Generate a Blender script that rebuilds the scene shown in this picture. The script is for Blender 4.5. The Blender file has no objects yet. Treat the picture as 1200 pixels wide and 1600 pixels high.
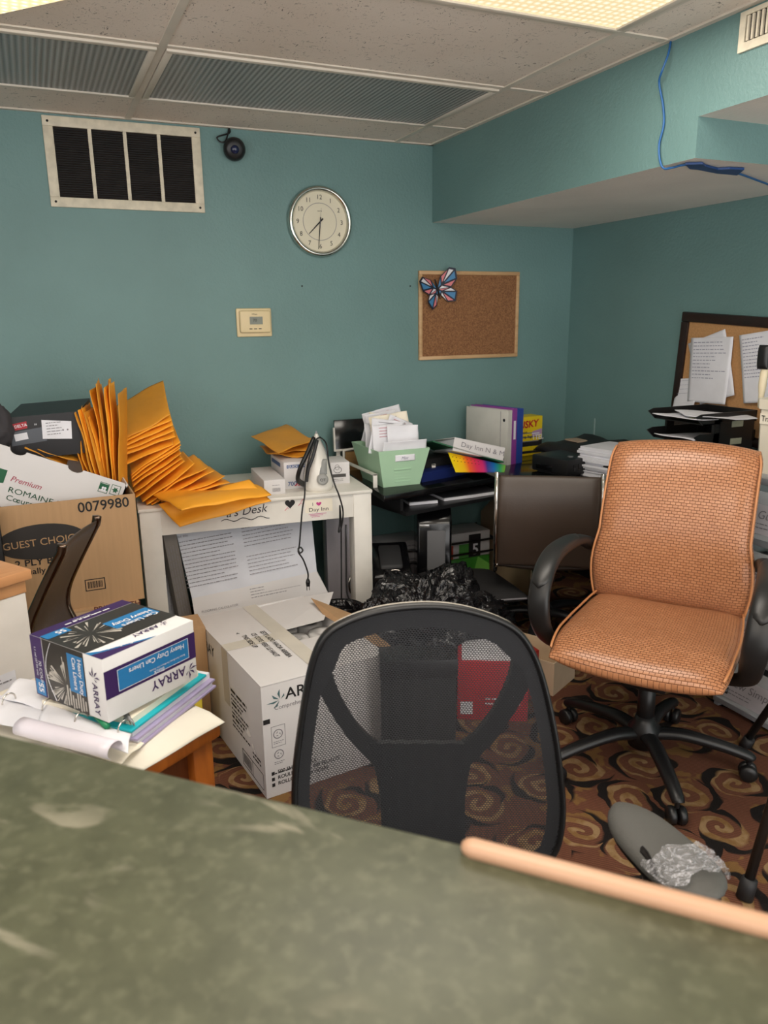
import bpy, bmesh, math, random
from mathutils import Vector, Matrix, noise
random.seed(7)
PI = math.pi
scene = bpy.context.scene
COL = scene.collection

# ------------------------------------------------------------------ camera
CAM_R = Matrix(((0.91246441, 0.11184057, -0.39357386),
                (-0.40895633, 0.21924193, -0.88582599),
                (-0.01278339, 0.96923922, 0.24578837)))
CAM_H = 1.45
cd = bpy.data.cameras.new('camera')
cam = bpy.data.objects.new('camera', cd)
COL.objects.link(cam)
cd.sensor_fit = 'HORIZONTAL'
cd.sensor_width = 36.0
cd.lens = 36.0
cd.clip_start = 0.02
cd.dof.use_dof = True
cd.dof.focus_distance = 2.3
cd.dof.aperture_fstop = 8.5
cam.matrix_world = Matrix.Translation((0, 0, CAM_H)) @ CAM_R.to_4x4()
scene.camera = cam

# ------------------------------------------------------------------ world, exposure, lamps
wd = bpy.data.worlds.new('world')
scene.world = wd
wd.use_nodes = True
wd.node_tree.nodes['Background'].inputs[0].default_value = (1.0, 0.98, 0.96, 1)
wd.node_tree.nodes['Background'].inputs[1].default_value = 2.9
scene.view_settings.view_transform = 'Standard'
scene.view_settings.look = 'None'
scene.view_settings.gamma = 1.0
scene.view_settings.use_curve_mapping = False
scene.view_settings.exposure = 0.15
scene.cycles.max_bounces = 8
scene.cycles.diffuse_bounces = 5
scene.cycles.transparent_max_bounces = 24
scene.cycles.use_denoising = True
scene.cycles.sample_clamp_indirect = 6.0
LAMP_POWER = 15.0            # each lit 2 x 4 ft troffer
LAMP_WARM = (1.0, 0.93, 0.84)
LAMP_COOL = (0.95, 0.97, 1.0)


def P(px, py, x=None, y=None, z=None):
    """the point of the room seen at a pixel of the 1200 x 1600 frame, on a plane x=, y= or z="""
    d = CAM_R @ Vector((px - 600.0, 800.0 - py, -1200.0))
    if x is not None:
        t = x / d.x
    elif y is not None:
        t = y / d.y
    else:
        t = (z - CAM_H) / d.z
    return Vector((0, 0, CAM_H)) + d * t


# ------------------------------------------------------------------ materials
def rgb(r, g, b):
    def f(c):
        c /= 255.0
        return c / 12.92 if c <= 0.04045 else ((c + 0.055) / 1.055) ** 2.4
    return (f(r), f(g), f(b), 1.0)


class NT:
    """small node-tree helper"""
    def __init__(self, name):
        self.m = bpy.data.materials.new(name)
        self.m.use_nodes = True
        self.t = self.m.node_tree
        self.b = self.t.nodes['Principled BSDF']
        self.out = self.t.nodes['Material Output']

    def n(self, kind, **props):
        nd = self.t.nodes.new(kind)
        for k, v in props.items():
            setattr(nd, k, v)
        return nd

    def l(self, a, b):
        self.t.links.new(a, b)

    def math(self, op, a, b=None, clamp=False):
        nd = self.n('ShaderNodeMath', operation=op)
        nd.use_clamp = clamp
        for i, v in enumerate((a, b)):
            if v is None:
                continue
            if isinstance(v, (int, float)):
                nd.inputs[i].default_value = v
            else:
                self.l(v, nd.inputs[i])
        return nd.outputs[0]

    def mix(self, fac, a, b):
        nd = self.n('ShaderNodeMix', data_type='RGBA')
        for s, v in ((nd.inputs[0], fac), (nd.inputs[6], a), (nd.inputs[7], b)):
            if isinstance(v, (int, float)):
                s.default_value = v
            elif isinstance(v, tuple):
                s.default_value = v
            else:
                self.l(v, s)
        return nd.outputs[2]

    def coord(self, which='Object', scale=None):
        tc = self.n('ShaderNodeTexCoord')
        o = tc.outputs[which]
        if scale is not None:
            mp = self.n('ShaderNodeMapping')
            mp.inputs['Scale'].default_value = scale
            self.l(o, mp.inputs['Vector'])
            o = mp.outputs[0]
        return o

    def noise(self, vec, scale, detail=3.0, rough=0.5, dist=0.0):
        nd = self.n('ShaderNodeTexNoise')
        nd.inputs['Scale'].default_value = scale
        nd.inputs['Detail'].default_value = detail
        nd.inputs['Roughness'].default_value = rough
        nd.inputs['Distortion'].default_value = dist
        self.l(vec, nd.inputs['Vector'])
        return nd.outputs[0]

    def ramp(self, v, lo, hi):
        nd = self.n('ShaderNodeMapRange')
        nd.inputs[1].default_value = lo
        nd.inputs[2].default_value = hi
        self.l(v, nd.inputs[0])
        return nd.outputs[0]

    def bump(self, h, strength, dist=0.002):
        nd = self.n('ShaderNodeBump')
        nd.inputs['Strength'].default_value = strength
        nd.inputs['Distance'].default_value = dist
        self.l(h, nd.inputs['Height'])
        self.l(nd.outputs[0], self.b.inputs['Normal'])


MATS = {}


def M(name, c=(200, 200, 200), rough=0.6, metal=0.0, var=0.06, vscale=9.0, bump=0.0, bscale=60.0,
      coat=0.0, trans=0.0, spec=0.5, stretch=None, bdist=0.002):
    """plain procedural material: colour with a little noise variation and a noise bump"""
    if name in MATS:
        return MATS[name]
    t = NT(name)
    col = rgb(*c)
    co = t.coord('Object', stretch or (1, 1, 1))
    if var:
        nz = t.noise(co, vscale, 4.0)
        a = tuple(max(0, x * (1 - var)) for x in col[:3]) + (1,)
        b = tuple(min(1, x * (1 + var)) for x in col[:3]) + (1,)
        t.l(t.mix(t.ramp(nz, 0.3, 0.7), a, b), t.b.inputs['Base Color'])
    else:
        t.b.inputs['Base Color'].default_value = col
    t.b.inputs['Roughness'].default_value = rough
    t.b.inputs['Metallic'].default_value = metal
    t.b.inputs['Coat Weight'].default_value = coat
    t.b.inputs['Transmission Weight'].default_value = trans
    t.b.inputs['Specular IOR Level'].default_value = spec
    if bump:
        t.bump(t.noise(co, bscale, 3.0), bump, bdist)
    MATS[name] = t.m
    return t.m


def make_wall(name, c):
    t = NT(name)
    co = t.coord('Object')
    col = rgb(*c)
    a = tuple(x * 0.93 for x in col[:3]) + (1,)
    b = tuple(x * 1.07 for x in col[:3]) + (1,)
    t.l(t.mix(t.ramp(t.noise(co, 2.2, 4.0), 0.3, 0.7), a, b), t.b.inputs['Base Color'])
    t.b.inputs['Roughness'].default_value = 0.5
    h = t.math('ADD', t.noise(co, 85.0, 2.0), t.math('MULTIPLY', t.noise(co, 200.0, 2.0), 0.35))
    t.bump(h, 0.4, 0.004)
    MATS[name] = t.m
    return t.m


def make_tile():
    t = NT('ceiling_tile')
    co = t.coord('Object')
    f1 = t.noise(t.coord('Object', (45, 105, 60)), 1.0, 2.0, 0.5, 1.2)
    f2 = t.noise(t.coord('Object', (110, 48, 60)), 1.0, 2.0, 0.5, 1.0)
    k = t.math('MAXIMUM', t.ramp(f1, 0.66, 0.69), t.ramp(f2, 0.66, 0.69))
    v = t.n('ShaderNodeTexVoronoi')
    v.inputs['Scale'].default_value = 70.0
    t.l(co, v.inputs['Vector'])
    k = t.math('MAXIMUM', k, t.ramp(v.outputs['Distance'], 0.13, 0.08))
    k = t.math('MULTIPLY', k, t.ramp(t.noise(co, 12.0, 2.0), 0.35, 0.6))
    base = t.mix(t.ramp(t.noise(co, 1.6, 3.0), 0.35, 0.65), rgb(222, 208, 194), rgb(234, 222, 210))
    t.l(t.mix(t.math('MULTIPLY', k, 0.8), base, rgb(92, 80, 70)), t.b.inputs['Base Color'])
    t.b.inputs['Roughness'].default_value = 0.9
    t.bump(t.math('SUBTRACT', t.noise(co, 120.0, 2.0), t.math('MULTIPLY', k, 2.0)), 0.35, 0.003)
    return t.m


def make_carpet():
    t = NT('carpet')
    co = t.coord('Object', (4.9, 4.9, 4.9))
    wob = t.n('ShaderNodeTexNoise')
    wob.inputs['Scale'].default_value = 1.6
    wob.inputs['Detail'].default_value = 2.0
    t.l(co, wob.inputs['Vector'])
    va = t.n('ShaderNodeVectorMath', operation='MULTIPLY_ADD')
    va.inputs[1].default_value = (0.35, 0.35, 0.0)
    t.l(wob.outputs['Color'], va.inputs[0])
    t.l(co, va.inputs[2])
    p = va.outputs[0]
    v = t.n('ShaderNodeTexVoronoi', voronoi_dimensions='2D')
    v.inputs['Scale'].default_value = 1.0
    v.inputs['Randomness'].default_value = 0.55
    t.l(p, v.inputs['Vector'])
    sub = t.n('ShaderNodeVectorMath', operation='SUBTRACT')
    t.l(p, sub.inputs[0])
    t.l(v.outputs['Position'], sub.inputs[1])
    sep = t.n('ShaderNodeSeparateXYZ')
    t.l(sub.outputs[0], sep.inputs[0])
    sc = t.n('ShaderNodeSeparateColor')
    t.l(v.outputs['Color'], sc.inputs[0])
    flip = t.math('SUBTRACT', t.math('MULTIPLY', t.math('GREATER_THAN', sc.outputs[0], 0.5), 2.0), 1.0)
    ang = t.math('MULTIPLY', t.math('ARCTAN2', sep.outputs[1], sep.outputs[0]), flip)
    ph = t.math('MULTIPLY', sc.outputs[1], 6.28)
    r = v.outputs['Distance']
    sp = t.math('SINE', t.math('ADD', t.math('ADD', ang, t.math('MULTIPLY', r, 27.0)), ph))
    inside = t.ramp(r, 0.40, 0.37)
    tan_m = t.math('MULTIPLY', t.ramp(sp, -0.1, 0.2), inside)
    leaf = t.math('SINE', t.math('ADD', t.math('ADD', t.math('MULTIPLY', ang, 2.0), t.math('MULTIPLY', r, 14.0)), ph))
    ring = t.math('MULTIPLY', t.ramp(r, 0.31, 0.35), t.ramp(r, 0.54, 0.50))
    black = t.math('MULTIPLY', t.ramp(leaf, 0.2, 0.35), ring)
    gold = t.math('MULTIPLY', t.ramp(t.noise(p, 2.6, 2.0), 0.57, 0.60), t.ramp(r, 0.36, 0.42))
    cw = t.n('ShaderNodeTexWave', wave_type='BANDS', bands_direction='DIAGONAL')
    cw.inputs['Scale'].default_value = 55.0
    cw.inputs['Distortion'].default_value = 1.0
    t.l(t.coord('Object'), cw.inputs['Vector'])
    base = t.mix(cw.outputs['Fac'], rgb(126, 80, 62), rgb(102, 68, 52))
    tanc = t.mix(t.ramp(t.noise(p, 5.0, 2.0), 0.4, 0.6), rgb(164, 134, 98), rgb(140, 106, 66))
    c = t.mix(gold, base, rgb(136, 102, 62))
    c = t.mix(tan_m, c, tanc)
    c = t.mix(black, c, rgb(34, 30, 29))
    fine = t.noise(t.coord('Object'), 420.0, 2.0)
    c2 = t.n('ShaderNodeMix', data_type='RGBA', blend_type='MULTIPLY')
    c2.inputs[0].default_value = 0.45
    t.l(c, c2.inputs[6])
    t.l(fine, c2.inputs[7])
    t.l(c2.outputs[2], t.b.inputs['Base Color'])
    t.b.inputs['Roughness'].default_value = 0.95
    t.b.inputs['Specular IOR Level'].default_value = 0.15
    t.bump(fine, 0.6, 0.004)
    return t.m


def make_weave():
    """tan leather embossed like basket weave, uv in metres"""
    t = NT('tan_woven_leather')
    br = t.n('ShaderNodeTexBrick')
    t.l(t.coord('UV'), br.inputs['Vector'])
    br.inputs['Scale'].default_value = 1.0
    br.inputs['Brick Width'].default_value = 0.0185
    br.inputs['Row Height'].default_value = 0.0098
    br.inputs['Mortar Size'].default_value = 0.0009
    br.inputs['Mortar Smooth'].default_value = 0.8
    br.inputs['Color1'].default_value = rgb(188, 131, 93)
    br.inputs['Color2'].default_value = rgb(176, 119, 82)
    br.inputs['Mortar'].default_value = rgb(126, 78, 50)
    t.l(br.outputs['Color'], t.b.inputs['Base Color'])
    t.b.inputs['Roughness'].default_value = 0.29
    inv = t.math('SUBTRACT', 1.0, br.outputs['Fac'])
    t.bump(inv, 1.0, 0.003)
    return t.m


def make_mesh_fabric():
    """black chair netting with open holes, uv in metres"""
    t = NT('black_chair_mesh')
    br = t.n('ShaderNodeTexBrick')
    t.l(t.coord('UV'), br.inputs['Vector'])
    br.inputs['Scale'].default_value = 1.0
    br.inputs['Brick Width'].default_value = 0.0050
    br.inputs['Row Height'].default_value = 0.0034
    br.inputs['Mortar Size'].default_value = 0.00088
    br.inputs['Mortar Smooth'].default_value = 0.15
    t.b.inputs['Base Color'].default_value = rgb(42, 43, 47)
    t.b.inputs['Roughness'].default_value = 0.55
    tr = t.n('ShaderNodeBsdfTransparent')
    mx = t.n('ShaderNodeMixShader')
    t.l(br.outputs['Fac'], mx.inputs[0])
    t.l(tr.outputs[0], mx.inputs[1])
    t.l(t.b.outputs[0], mx.inputs[2])
    t.l(mx.outputs[0], t.out.inputs[0])
    return t.m


def make_counter():
    t = NT('green_counter_laminate')
    co = t.coord('Object')
    a = t.mix(t.ramp(t.noise(co, 26.0, 5.0, 0.65), 0.32, 0.68), rgb(62, 64, 47), rgb(76, 78, 59))
    a = t.mix(t.ramp(t.noise(co, 90.0, 3.0), 0.5, 0.8), a, rgb(90, 91, 72))
    sc = t.noise(t.coord('Object', (9, 22, 9)), 1.0, 3.0, 0.5, 1.5)
    sm = t.math('MULTIPLY', t.ramp(sc, 0.55, 0.64), t.ramp(t.noise(co, 4.0, 2.0), 0.48, 0.6))
    a = t.mix(t.math('MULTIPLY', sm, 0.5), a, rgb(148, 142, 124))
    t.l(a, t.b.inputs['Base Color'])
    t.l(t.math('ADD', t.math('MULTIPLY', sm, 0.2), 0.42), t.b.inputs['Roughness'])
    t.bump(t.noise(co, 60.0, 3.0), 0.06, 0.002)
    return t.m


def make_wood(name, c1, c2, scale=(2, 18, 18), rough=0.4):
    t = NT(name)
    nz = t.noise(t.coord('Object', scale), 2.0, 5.0, 0.6, 0.7)
    t.l(t.mix(t.ramp(nz, 0.3, 0.7), rgb(*c1), rgb(*c2)), t.b.inputs['Base Color'])
    t.b.inputs['Roughness'].default_value = rough
    t.bump(nz, 0.12, 0.001)
    MATS[name] = t.m
    return t.m


def make_cork():
    t = NT('cork')
    co = t.coord('Object')
    nz = t.noise(co, 160.0, 3.0)
    a = t.mix(t.ramp(nz, 0.35, 0.65), rgb(122, 82, 52), rgb(158, 112, 74))
    a = t.mix(t.ramp(t.noise(co, 420.0, 1.0), 0.62, 0.68), a, rgb(82, 52, 32))
    t.l(a, t.b.inputs['Base Color'])
    t.b.inputs['Roughness'].default_value = 0.9
    t.bump(nz, 0.2, 0.001)
    return t.m


def make_lens(name, emit=None):
    """prismatic acrylic troffer lens"""
    t = NT(name)
    w = t.n('ShaderNodeTexWave', wave_type='BANDS', bands_direction='X')
    w.inputs['Scale'].default_value = 17.0
    t.l(t.coord('Object'), w.inputs['Vector'])
    w2 = t.n('ShaderNodeTexWave', wave_type='BANDS', bands_direction='Y')
    w2.inputs['Scale'].default_value = 30.0
    t.l(t.coord('Object'), w2.inputs['Vector'])
    h = t.math('ADD', w.outputs['Fac'], t.math('MULTIPLY', w2.outputs['Fac'], 0.4))
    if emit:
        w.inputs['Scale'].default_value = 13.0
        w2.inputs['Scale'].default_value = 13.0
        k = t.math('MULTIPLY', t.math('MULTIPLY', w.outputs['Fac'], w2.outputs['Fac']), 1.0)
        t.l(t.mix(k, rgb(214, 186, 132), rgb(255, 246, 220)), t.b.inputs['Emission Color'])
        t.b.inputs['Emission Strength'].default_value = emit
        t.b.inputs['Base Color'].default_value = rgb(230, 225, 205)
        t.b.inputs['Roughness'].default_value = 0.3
    else:
        c = t.mix(t.math('MULTIPLY', w.outputs['Fac'], 0.8), rgb(112, 113, 112), rgb(176, 177, 174))
        t.l(c, t.b.inputs['Base Color'])
        t.b.inputs['Roughness'].default_value = 0.24
        t.bump(h, 0.5, 0.004)
    return t.m


def make_bag(name, c, rough=0.22):
    t = NT(name)
    co = t.coord('Object')
    t.b.inputs['Base Color'].default_value = rgb(*c)
    t.b.inputs['Roughness'].default_value = rough
    h = t.math('ADD', t.noise(co, 9.0, 2.0, 0.5, 2.5), t.math('MULTIPLY', t.noise(co, 28.0, 2.0, 0.5, 1.5), 0.25))
    t.bump(h, 0.8, 0.03)
    MATS[name] = t.m
    return t.m


def make_clear(name, c=(235, 240, 242), rough=0.18, alpha=0.45):
    """frosted clear plastic"""
    t = NT(name)
    t.b.inputs['Base Color'].default_value = rgb(*c)
    t.b.inputs['Roughness'].default_value = rough
    t.b.inputs['Alpha'].default_value = alpha
    t.bump(t.noise(t.coord('Object'), 25.0, 3.0), 0.1, 0.004)
    MATS[name] = t.m
    return t.m


def make_tape():
    """crinkled clear tape: mostly see-through with glossy creases"""
    t = NT('clear_tape')
    co = t.coord('Object')
    nz = t.noise(t.coord('Object', (1.0, 1.7, 1.0)), 34.0, 3.0, 0.55, 2.5)
    crease = t.ramp(t.math('ABSOLUTE', t.math('SUBTRACT', nz, 0.5)), 0.05, 0.0)
    t.b.inputs['Base Color'].default_value = rgb(236, 236, 242)
    t.b.inputs['Roughness'].default_value = 0.08
    t.bump(nz, 1.0, 0.02)
    tr = t.n('ShaderNodeBsdfTransparent')
    mx = t.n('ShaderNodeMixShader')
    t.l(t.math('ADD', t.math('MULTIPLY', crease, 0.35), 0.12, True), mx.inputs[0])
    t.l(tr.outputs[0], mx.inputs[1])
    t.l(t.b.outputs[0], mx.inputs[2])
    t.l(mx.outputs[0], t.out.inputs[0])
    return t.m


def make_rainbow():
    t = NT('rainbow_print')
    sep = t.n('ShaderNodeSeparateXYZ')
    t.l(t.coord('UV'), sep.inputs[0])
    cr = t.n('ShaderNodeValToRGB')
    cr.color_ramp.interpolation = 'LINEAR'
    stops = [(0.0, (240, 214, 20)), (0.2, (246, 190, 20)), (0.3, (240, 100, 40)), (0.45, (224, 50, 90)),
             (0.58, (214, 48, 120)), (0.66, (70, 60, 150)), (0.78, (30, 110, 190)), (0.9, (50, 160, 110)), (1.0, (120, 180, 50))]
    els = cr.color_ramp.elements
    els[0].position, els[0].color = 0.0, rgb(*stops[0][1])
    els[1].position, els[1].color = 1.0, rgb(*stops[-1][1])
    for p_, c in stops[1:-1]:
        e = els.new(p_)
        e.color = rgb(*c)
    t.l(sep.outputs[0], cr.inputs[0])
    t.l(cr.outputs[0], t.b.inputs['Base Color'])
    t.b.inputs['Roughness'].default_value = 0.3
    return t.m


MAT_WALL = make_wall('teal_wall_paint', (107, 140, 138))
MAT_PLAIN_WALL = make_wall('cream_wall_paint', (205, 198, 184))
MAT_SOFFIT = make_wall('beige_soffit_paint', (236, 228, 219))
MAT_TILE = make_tile()
MAT_CARPET = make_carpet()
MAT_WEAVE = make_weave()
MAT_MESH = make_mesh_fabric()
MAT_COUNTER = make_counter()
MAT_CORK = make_cork()
MAT_LENS = make_lens('lens_off')
MAT_LENS_LIT = make_lens('lens_lit', 0.9)
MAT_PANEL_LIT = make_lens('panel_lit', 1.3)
MAT_RAINBOW = make_rainbow()
MAT_MAPLE = make_wood('pale_maple', (214, 178, 134), (190, 150, 106))
MAT_OAK = make_wood('orange_oak', (186, 104, 38), (146, 76, 26), (18, 18, 2), 0.35)
MAT_OAK_DARK = make_wood('dark_oak_panel', (112, 58, 26), (88, 44, 20), (18, 18, 2), 0.4)
MAT_BEECH = make_wood('beech_laminate', (214, 160, 112), (196, 138, 92), (2, 14, 14), 0.4)
MAT_DARKFRAME = make_wood('dark_brown_frame', (44, 26, 22), (30, 20, 18), (3, 14, 14), 0.35)
MAT_BAG = make_bag('black_bag_plastic', (24, 23, 25), 0.16)
MAT_CLEAR = make_clear('frosted_clear_plastic')
MAT_TAPE = make_tape()
WHITE = M('white_paint', (224, 220, 212), 0.4, bump=0.05)
GRID = M('ceiling_grid_white', (214, 204, 190), 0.5)
PAPER = M('white_paper', (226, 226, 232), 0.8)
PAPER2 = M('warm_paper', (236, 228, 210), 0.85)
CARD_W = M('white_cardboard', (214, 211, 211), 0.75, var=0.03, vscale=4)
KRAFT = M('kraft_cardboard', (178, 142, 104), 0.85, var=0.05, stretch=(40, 40, 2), vscale=2)
INK = M('black_ink', (26, 25, 27), 0.7, var=0)
GREYINK = M('grey_ink', (132, 129, 134), 0.8, var=0)
BLUEINK = M('blue_grey_ink', (142, 143, 162), 0.8, var=0)
BLACK = M('black_plastic', (22, 22, 24), 0.4, bump=0.05, bscale=200)
BLACK_G = M('gloss_black', (12, 12, 14), 0.15)
BLACK_M = M('matt_black', (20, 20, 21), 0.75)
RUBBER = M('dark_rubber', (34, 34, 36), 0.6)
CHROME = M('chrome', (214, 208, 200), 0.16, metal=1.0, var=0)
STEEL = M('brushed_steel', (150, 150, 152), 0.4, metal=0.8)
ENV = M('yellow_mailer', (244, 168, 44), 0.55, var=0.05, vscale=12, bump=0.25, bscale=45)
ENV2 = M('amber_mailer', (218, 150, 44), 0.55, var=0.05, vscale=12, bump=0.25, bscale=45)
BROWN_L = M('brown_leather', (64, 52, 44), 0.42, bump=0.15, bscale=160)
RED = M('red_print', (196, 30, 44), 0.5)
GREEN_D = M('dark_green_print', (22, 88, 56), 0.6)
PURPLE = M('dark_purple_print', (58, 34, 88), 0.4)
BLUE = M('blue_print', (40, 120, 178), 0.4)
TEAL_P = M('teal_plastic', (24, 170, 184), 0.35)
NAVY = M('navy_plastic', (26, 40, 96), 0.35)
MAGENTA = M('magenta_ink', (190, 60, 130), 0.6, var=0)
PINK = M('pink_ink', (214, 110, 130), 0.6, var=0)


# ------------------------------------------------------------------ mesh building
TM = {}


class MB:
    def __init__(self):
        self.v, self.f, self.uv = [], [], {}

    def add(self, verts, faces, uvs=None):
        o = len(self.v)
        self.v += [Vector(p) for p in verts]
        for i, f in enumerate(faces):
            self.f.append(tuple(o + k for k in f))
            if uvs:
                self.uv[len(self.f) - 1] = [uvs[k] for k in f]
        return self

    def box(self, a, b):
        (x0, y0, z0), (x1, y1, z1) = a, b
        x0, x1 = min(x0, x1), max(x0, x1)
        y0, y1 = min(y0, y1), max(y0, y1)
        z0, z1 = min(z0, z1), max(z0, z1)
        v = [(x0, y0, z0), (x1, y0, z0), (x1, y1, z0), (x0, y1, z0), (x0, y0, z1), (x1, y0, z1), (x1, y1, z1), (x0, y1, z1)]
        return self.add(v, [(0, 3, 2, 1), (4, 5, 6, 7), (0, 1, 5, 4), (1, 2, 6, 5), (2, 3, 7, 6), (3, 0, 4, 7)])

    def hexa(self, front, back):
        """front: bl, br, tr, tl seen from the front; back the same four behind them"""
        v = list(front) + list(back)
        return self.add(v, [(0, 1, 2, 3), (5, 4, 7, 6), (4, 0, 3, 7), (1, 5, 6, 2), (3, 2, 6, 7), (4, 5, 1, 0)])

    def slabq(self, quad, d):
        """quad of four points thickened by vector d"""
        d = Vector(d)
        return self.hexa([Vector(p) for p in quad], [Vector(p) + d for p in quad])

    def prism(self, outline, d):
        n = len(outline)
        d = Vector(d)
        v = [Vector(p) for p in outline] + [Vector(p) + d for p in outline]
        f = [tuple(range(n)), tuple(range(2 * n - 1, n - 1, -1))]
        f += [(i, n + i, n + (i + 1) % n, (i + 1) % n) for i in range(n)]
        return self.add(v, f)

    def tube(self, pts, r, n=8, cap=True, ry=None, up=None):
        pts = [Vector(p) for p in pts]
        rs = r if isinstance(r, (list, tuple)) else [r] * len(pts)
        rys = ry if isinstance(ry, (list, tuple)) else [ry] * len(pts)
        o = len(self.v)
        prev = None
        for i, p in enumerate(pts):
            a = pts[max(i - 1, 0)]
            b = pts[min(i + 1, len(pts) - 1)]
            tg = (b - a)
            tg = tg.normalized() if tg.length > 1e-9 else Vector((0, 0, 1))
            if up is not None:
                e1 = Vector(up) - tg * Vector(up).dot(tg)
            elif prev is None:
                h = Vector((0, 0, 1)) if abs(tg.z) < 0.9 else Vector((1, 0, 0))
                e1 = h - tg * h.dot(tg)
            else:
                e1 = prev - tg * prev.dot(tg)
            e1.normalize()
            prev = e1
            e2 = tg.cross(e1)
            for k in range(n):
                t = 2 * PI * k / n
                r2 = rs[i] if rys[i] is None else rys[i]
                self.v.append(p + e1 * (math.cos(t) * rs[i]) + e2 * (math.sin(t) * r2))
        for i in range(len(pts) - 1):
            for k in range(n):
                a = o + i * n + k
                b = o + i * n + (k + 1) % n
                self.f.append((a, b, b + n, a + n))
        if cap:
            self.f.append(tuple(o + k for k in range(n - 1, -1, -1)))
            e = o + (len(pts) - 1) * n
            self.f.append(tuple(e + k for k in range(n)))
        return self

    def lathe(self, prof, o, ax=(0, 0, 1), n=24):
        """prof: (radius, height) pairs along axis ax from o"""
        ax = Vector(ax).normalized()
        h = Vector((0, 0, 1)) if abs(ax.z) < 0.9 else Vector((1, 0, 0))
        e1 = (h - ax * h.dot(ax)).normalized()
        e2 = ax.cross(e1)
        o = Vector(o)
        s = len(self.v)
        for (r, z) in prof:
            for k in range(n):
                t = 2 * PI * k / n
                self.v.append(o + ax * z + e1 * (math.cos(t) * r) + e2 * (math.sin(t) * r))
        for i in range(len(prof) - 1):
            for k in range(n):
                a = s + i * n + k
                b = s + i * n + (k + 1) % n
                self.f.append((a, b, b + n, a + n))
        self.f.append(tuple(s + k for k in range(n - 1, -1, -1)))
        e = s + (len(prof) - 1) * n
        self.f.append(tuple(e + k for k in range(n)))
        return self

    def pillow(self, fn, T, nu=16, nv=16, p=6.0, size=(1, 1), both=True, keep=0.06):
        """closed soft slab: fn(U,V in -1..1) is the middle surface, T the full thickness"""
        g = [[None] * (nv + 1) for _ in range(nu + 1)]

        def warp(k, n):
            t = -1 + 2 * k / n
            return math.copysign(1 - (1 - abs(t)) ** 1.6, t)
        us = [warp(i, nu) for i in range(nu + 1)]
        vs = [warp(j, nv) for j in range(nv + 1)]
        for i, u in enumerate(us):
            for j, v in enumerate(vs):
                g[i][j] = Vector(fn(u, v))
        top, bot, uv = [], [], []
        for i, u in enumerate(us):
            for j, v in enumerate(vs):
                a = g[min(i + 1, nu)][j] - g[max(i - 1, 0)][j]
                b = g[i][min(j + 1, nv)] - g[i][max(j - 1, 0)]
                nn = a.cross(b)
                nn = nn.normalized() if nn.length > 1e-12 else Vector((0, 0, 1))
                h = T * 0.5 * max(keep, math.sqrt(max(0, 1 - abs(u) ** p)) * math.sqrt(max(0, 1 - abs(v) ** p)))
                top.append(g[i][j] + nn * h)
                bot.append(g[i][j] - nn * h)
                uv.append((u * size[0] * 0.5, v * size[1] * 0.5))
        m = nv + 1
        N = (nu + 1) * m
        fs = []
        for i in range(nu):
            for j in range(nv):
                a = i * m + j
                fs.append((a, a + m, a + m + 1, a + 1))
                fs.append((N + a, N + a + 1, N + a + m + 1, N + a + m))
        for i in range(nu):
            a, b = i * m, (i + 1) * m
            fs.append((a, N + a, N + b, b))
            a, b = i * m + nv, (i + 1) * m + nv
            fs.append((a, b, N + b, N + a))
        for j in range(nv):
            a, b = j, j + 1
            fs.append((a, b, N + b, N + a))
            a, b = nu * m + j, nu * m + j + 1
            fs.append((a, N + a, N + b, b))
        return self.add(top + bot, fs, uv + uv)

    def sheet(self, fn, nu, nv, size=(1, 1)):
        v, uv, f = [], [], []
        for i in range(nu + 1):
            for j in range(nv + 1):
                a, b = i / nu, j / nv
                v.append(fn(a, b))
                uv.append((a * size[0], b * size[1]))
        m = nv + 1
        for i in range(nu):
            for j in range(nv):
                a = i * m + j
                f.append((a, a + m, a + m + 1, a + 1))
        return self.add(v, f, uv)

    def paper(self, fn, nu=8, nv=8, t=0.0012):
        """thin curved sheet with real thickness"""
        self.pillow(lambda u, v: fn((u + 1) / 2, (v + 1) / 2), t, nu, nv, p=60, keep=0.9)
        return self

    def build(self, name, mat, parent=None, smooth=False, bevel=0.0, seg=2, world=True, solid=0.0, auto=None):
        verts = self.v
        base = None
        if parent is not None:
            if world:
                inv = TM[parent.name].inverted()
                verts = [inv @ p for p in verts]
        else:
            xs, ys, zs = [p.x for p in verts], [p.y for p in verts], [p.z for p in verts]
            base = Vector(((min(xs) + max(xs)) / 2, (min(ys) + max(ys)) / 2, min(zs)))
            verts = [p - base for p in verts]
        me = bpy.data.meshes.new(name)
        me.from_pydata([tuple(p) for p in verts], [], self.f)
        if self.uv:
            ul = me.uv_layers.new(name='UVMap')
            for poly in me.polygons:
                us = self.uv.get(poly.index)
                if us:
                    for li, q in zip(poly.loop_indices, us):
                        ul.data[li].uv = q
        bm = bmesh.new()
        bm.from_mesh(me)
        bmesh.ops.recalc_face_normals(bm, faces=bm.faces)
        if bevel:
            es = [e for e in bm.edges if len(e.link_faces) == 2 and e.calc_face_angle(0) > 0.6]
            bmesh.ops.bevel(bm, geom=es, offset=bevel, segments=seg, profile=0.5, affect='EDGES', clamp_overlap=True)
        bm.to_mesh(me)
        bm.free()
        if smooth or bevel:
            for poly in me.polygons:
                poly.use_smooth = True
        ob = bpy.data.objects.new(name, me)
        COL.objects.link(ob)
        if mat:
            me.materials.append(mat)
        if (bevel or auto) and not smooth:
            try:
                me.set_sharp_from_angle(angle=0.6 if not auto else auto)
            except Exception:
                pass
        if parent is not None:
            ob.parent = parent
            TM[ob.name] = TM[parent.name]
        else:
            ob.location = base
            TM[ob.name] = Matrix.Translation(base)
        if solid:
            md = ob.modifiers.new('solid', 'SOLIDIFY')
            md.thickness = solid
            md.offset = 0
        return ob


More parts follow.
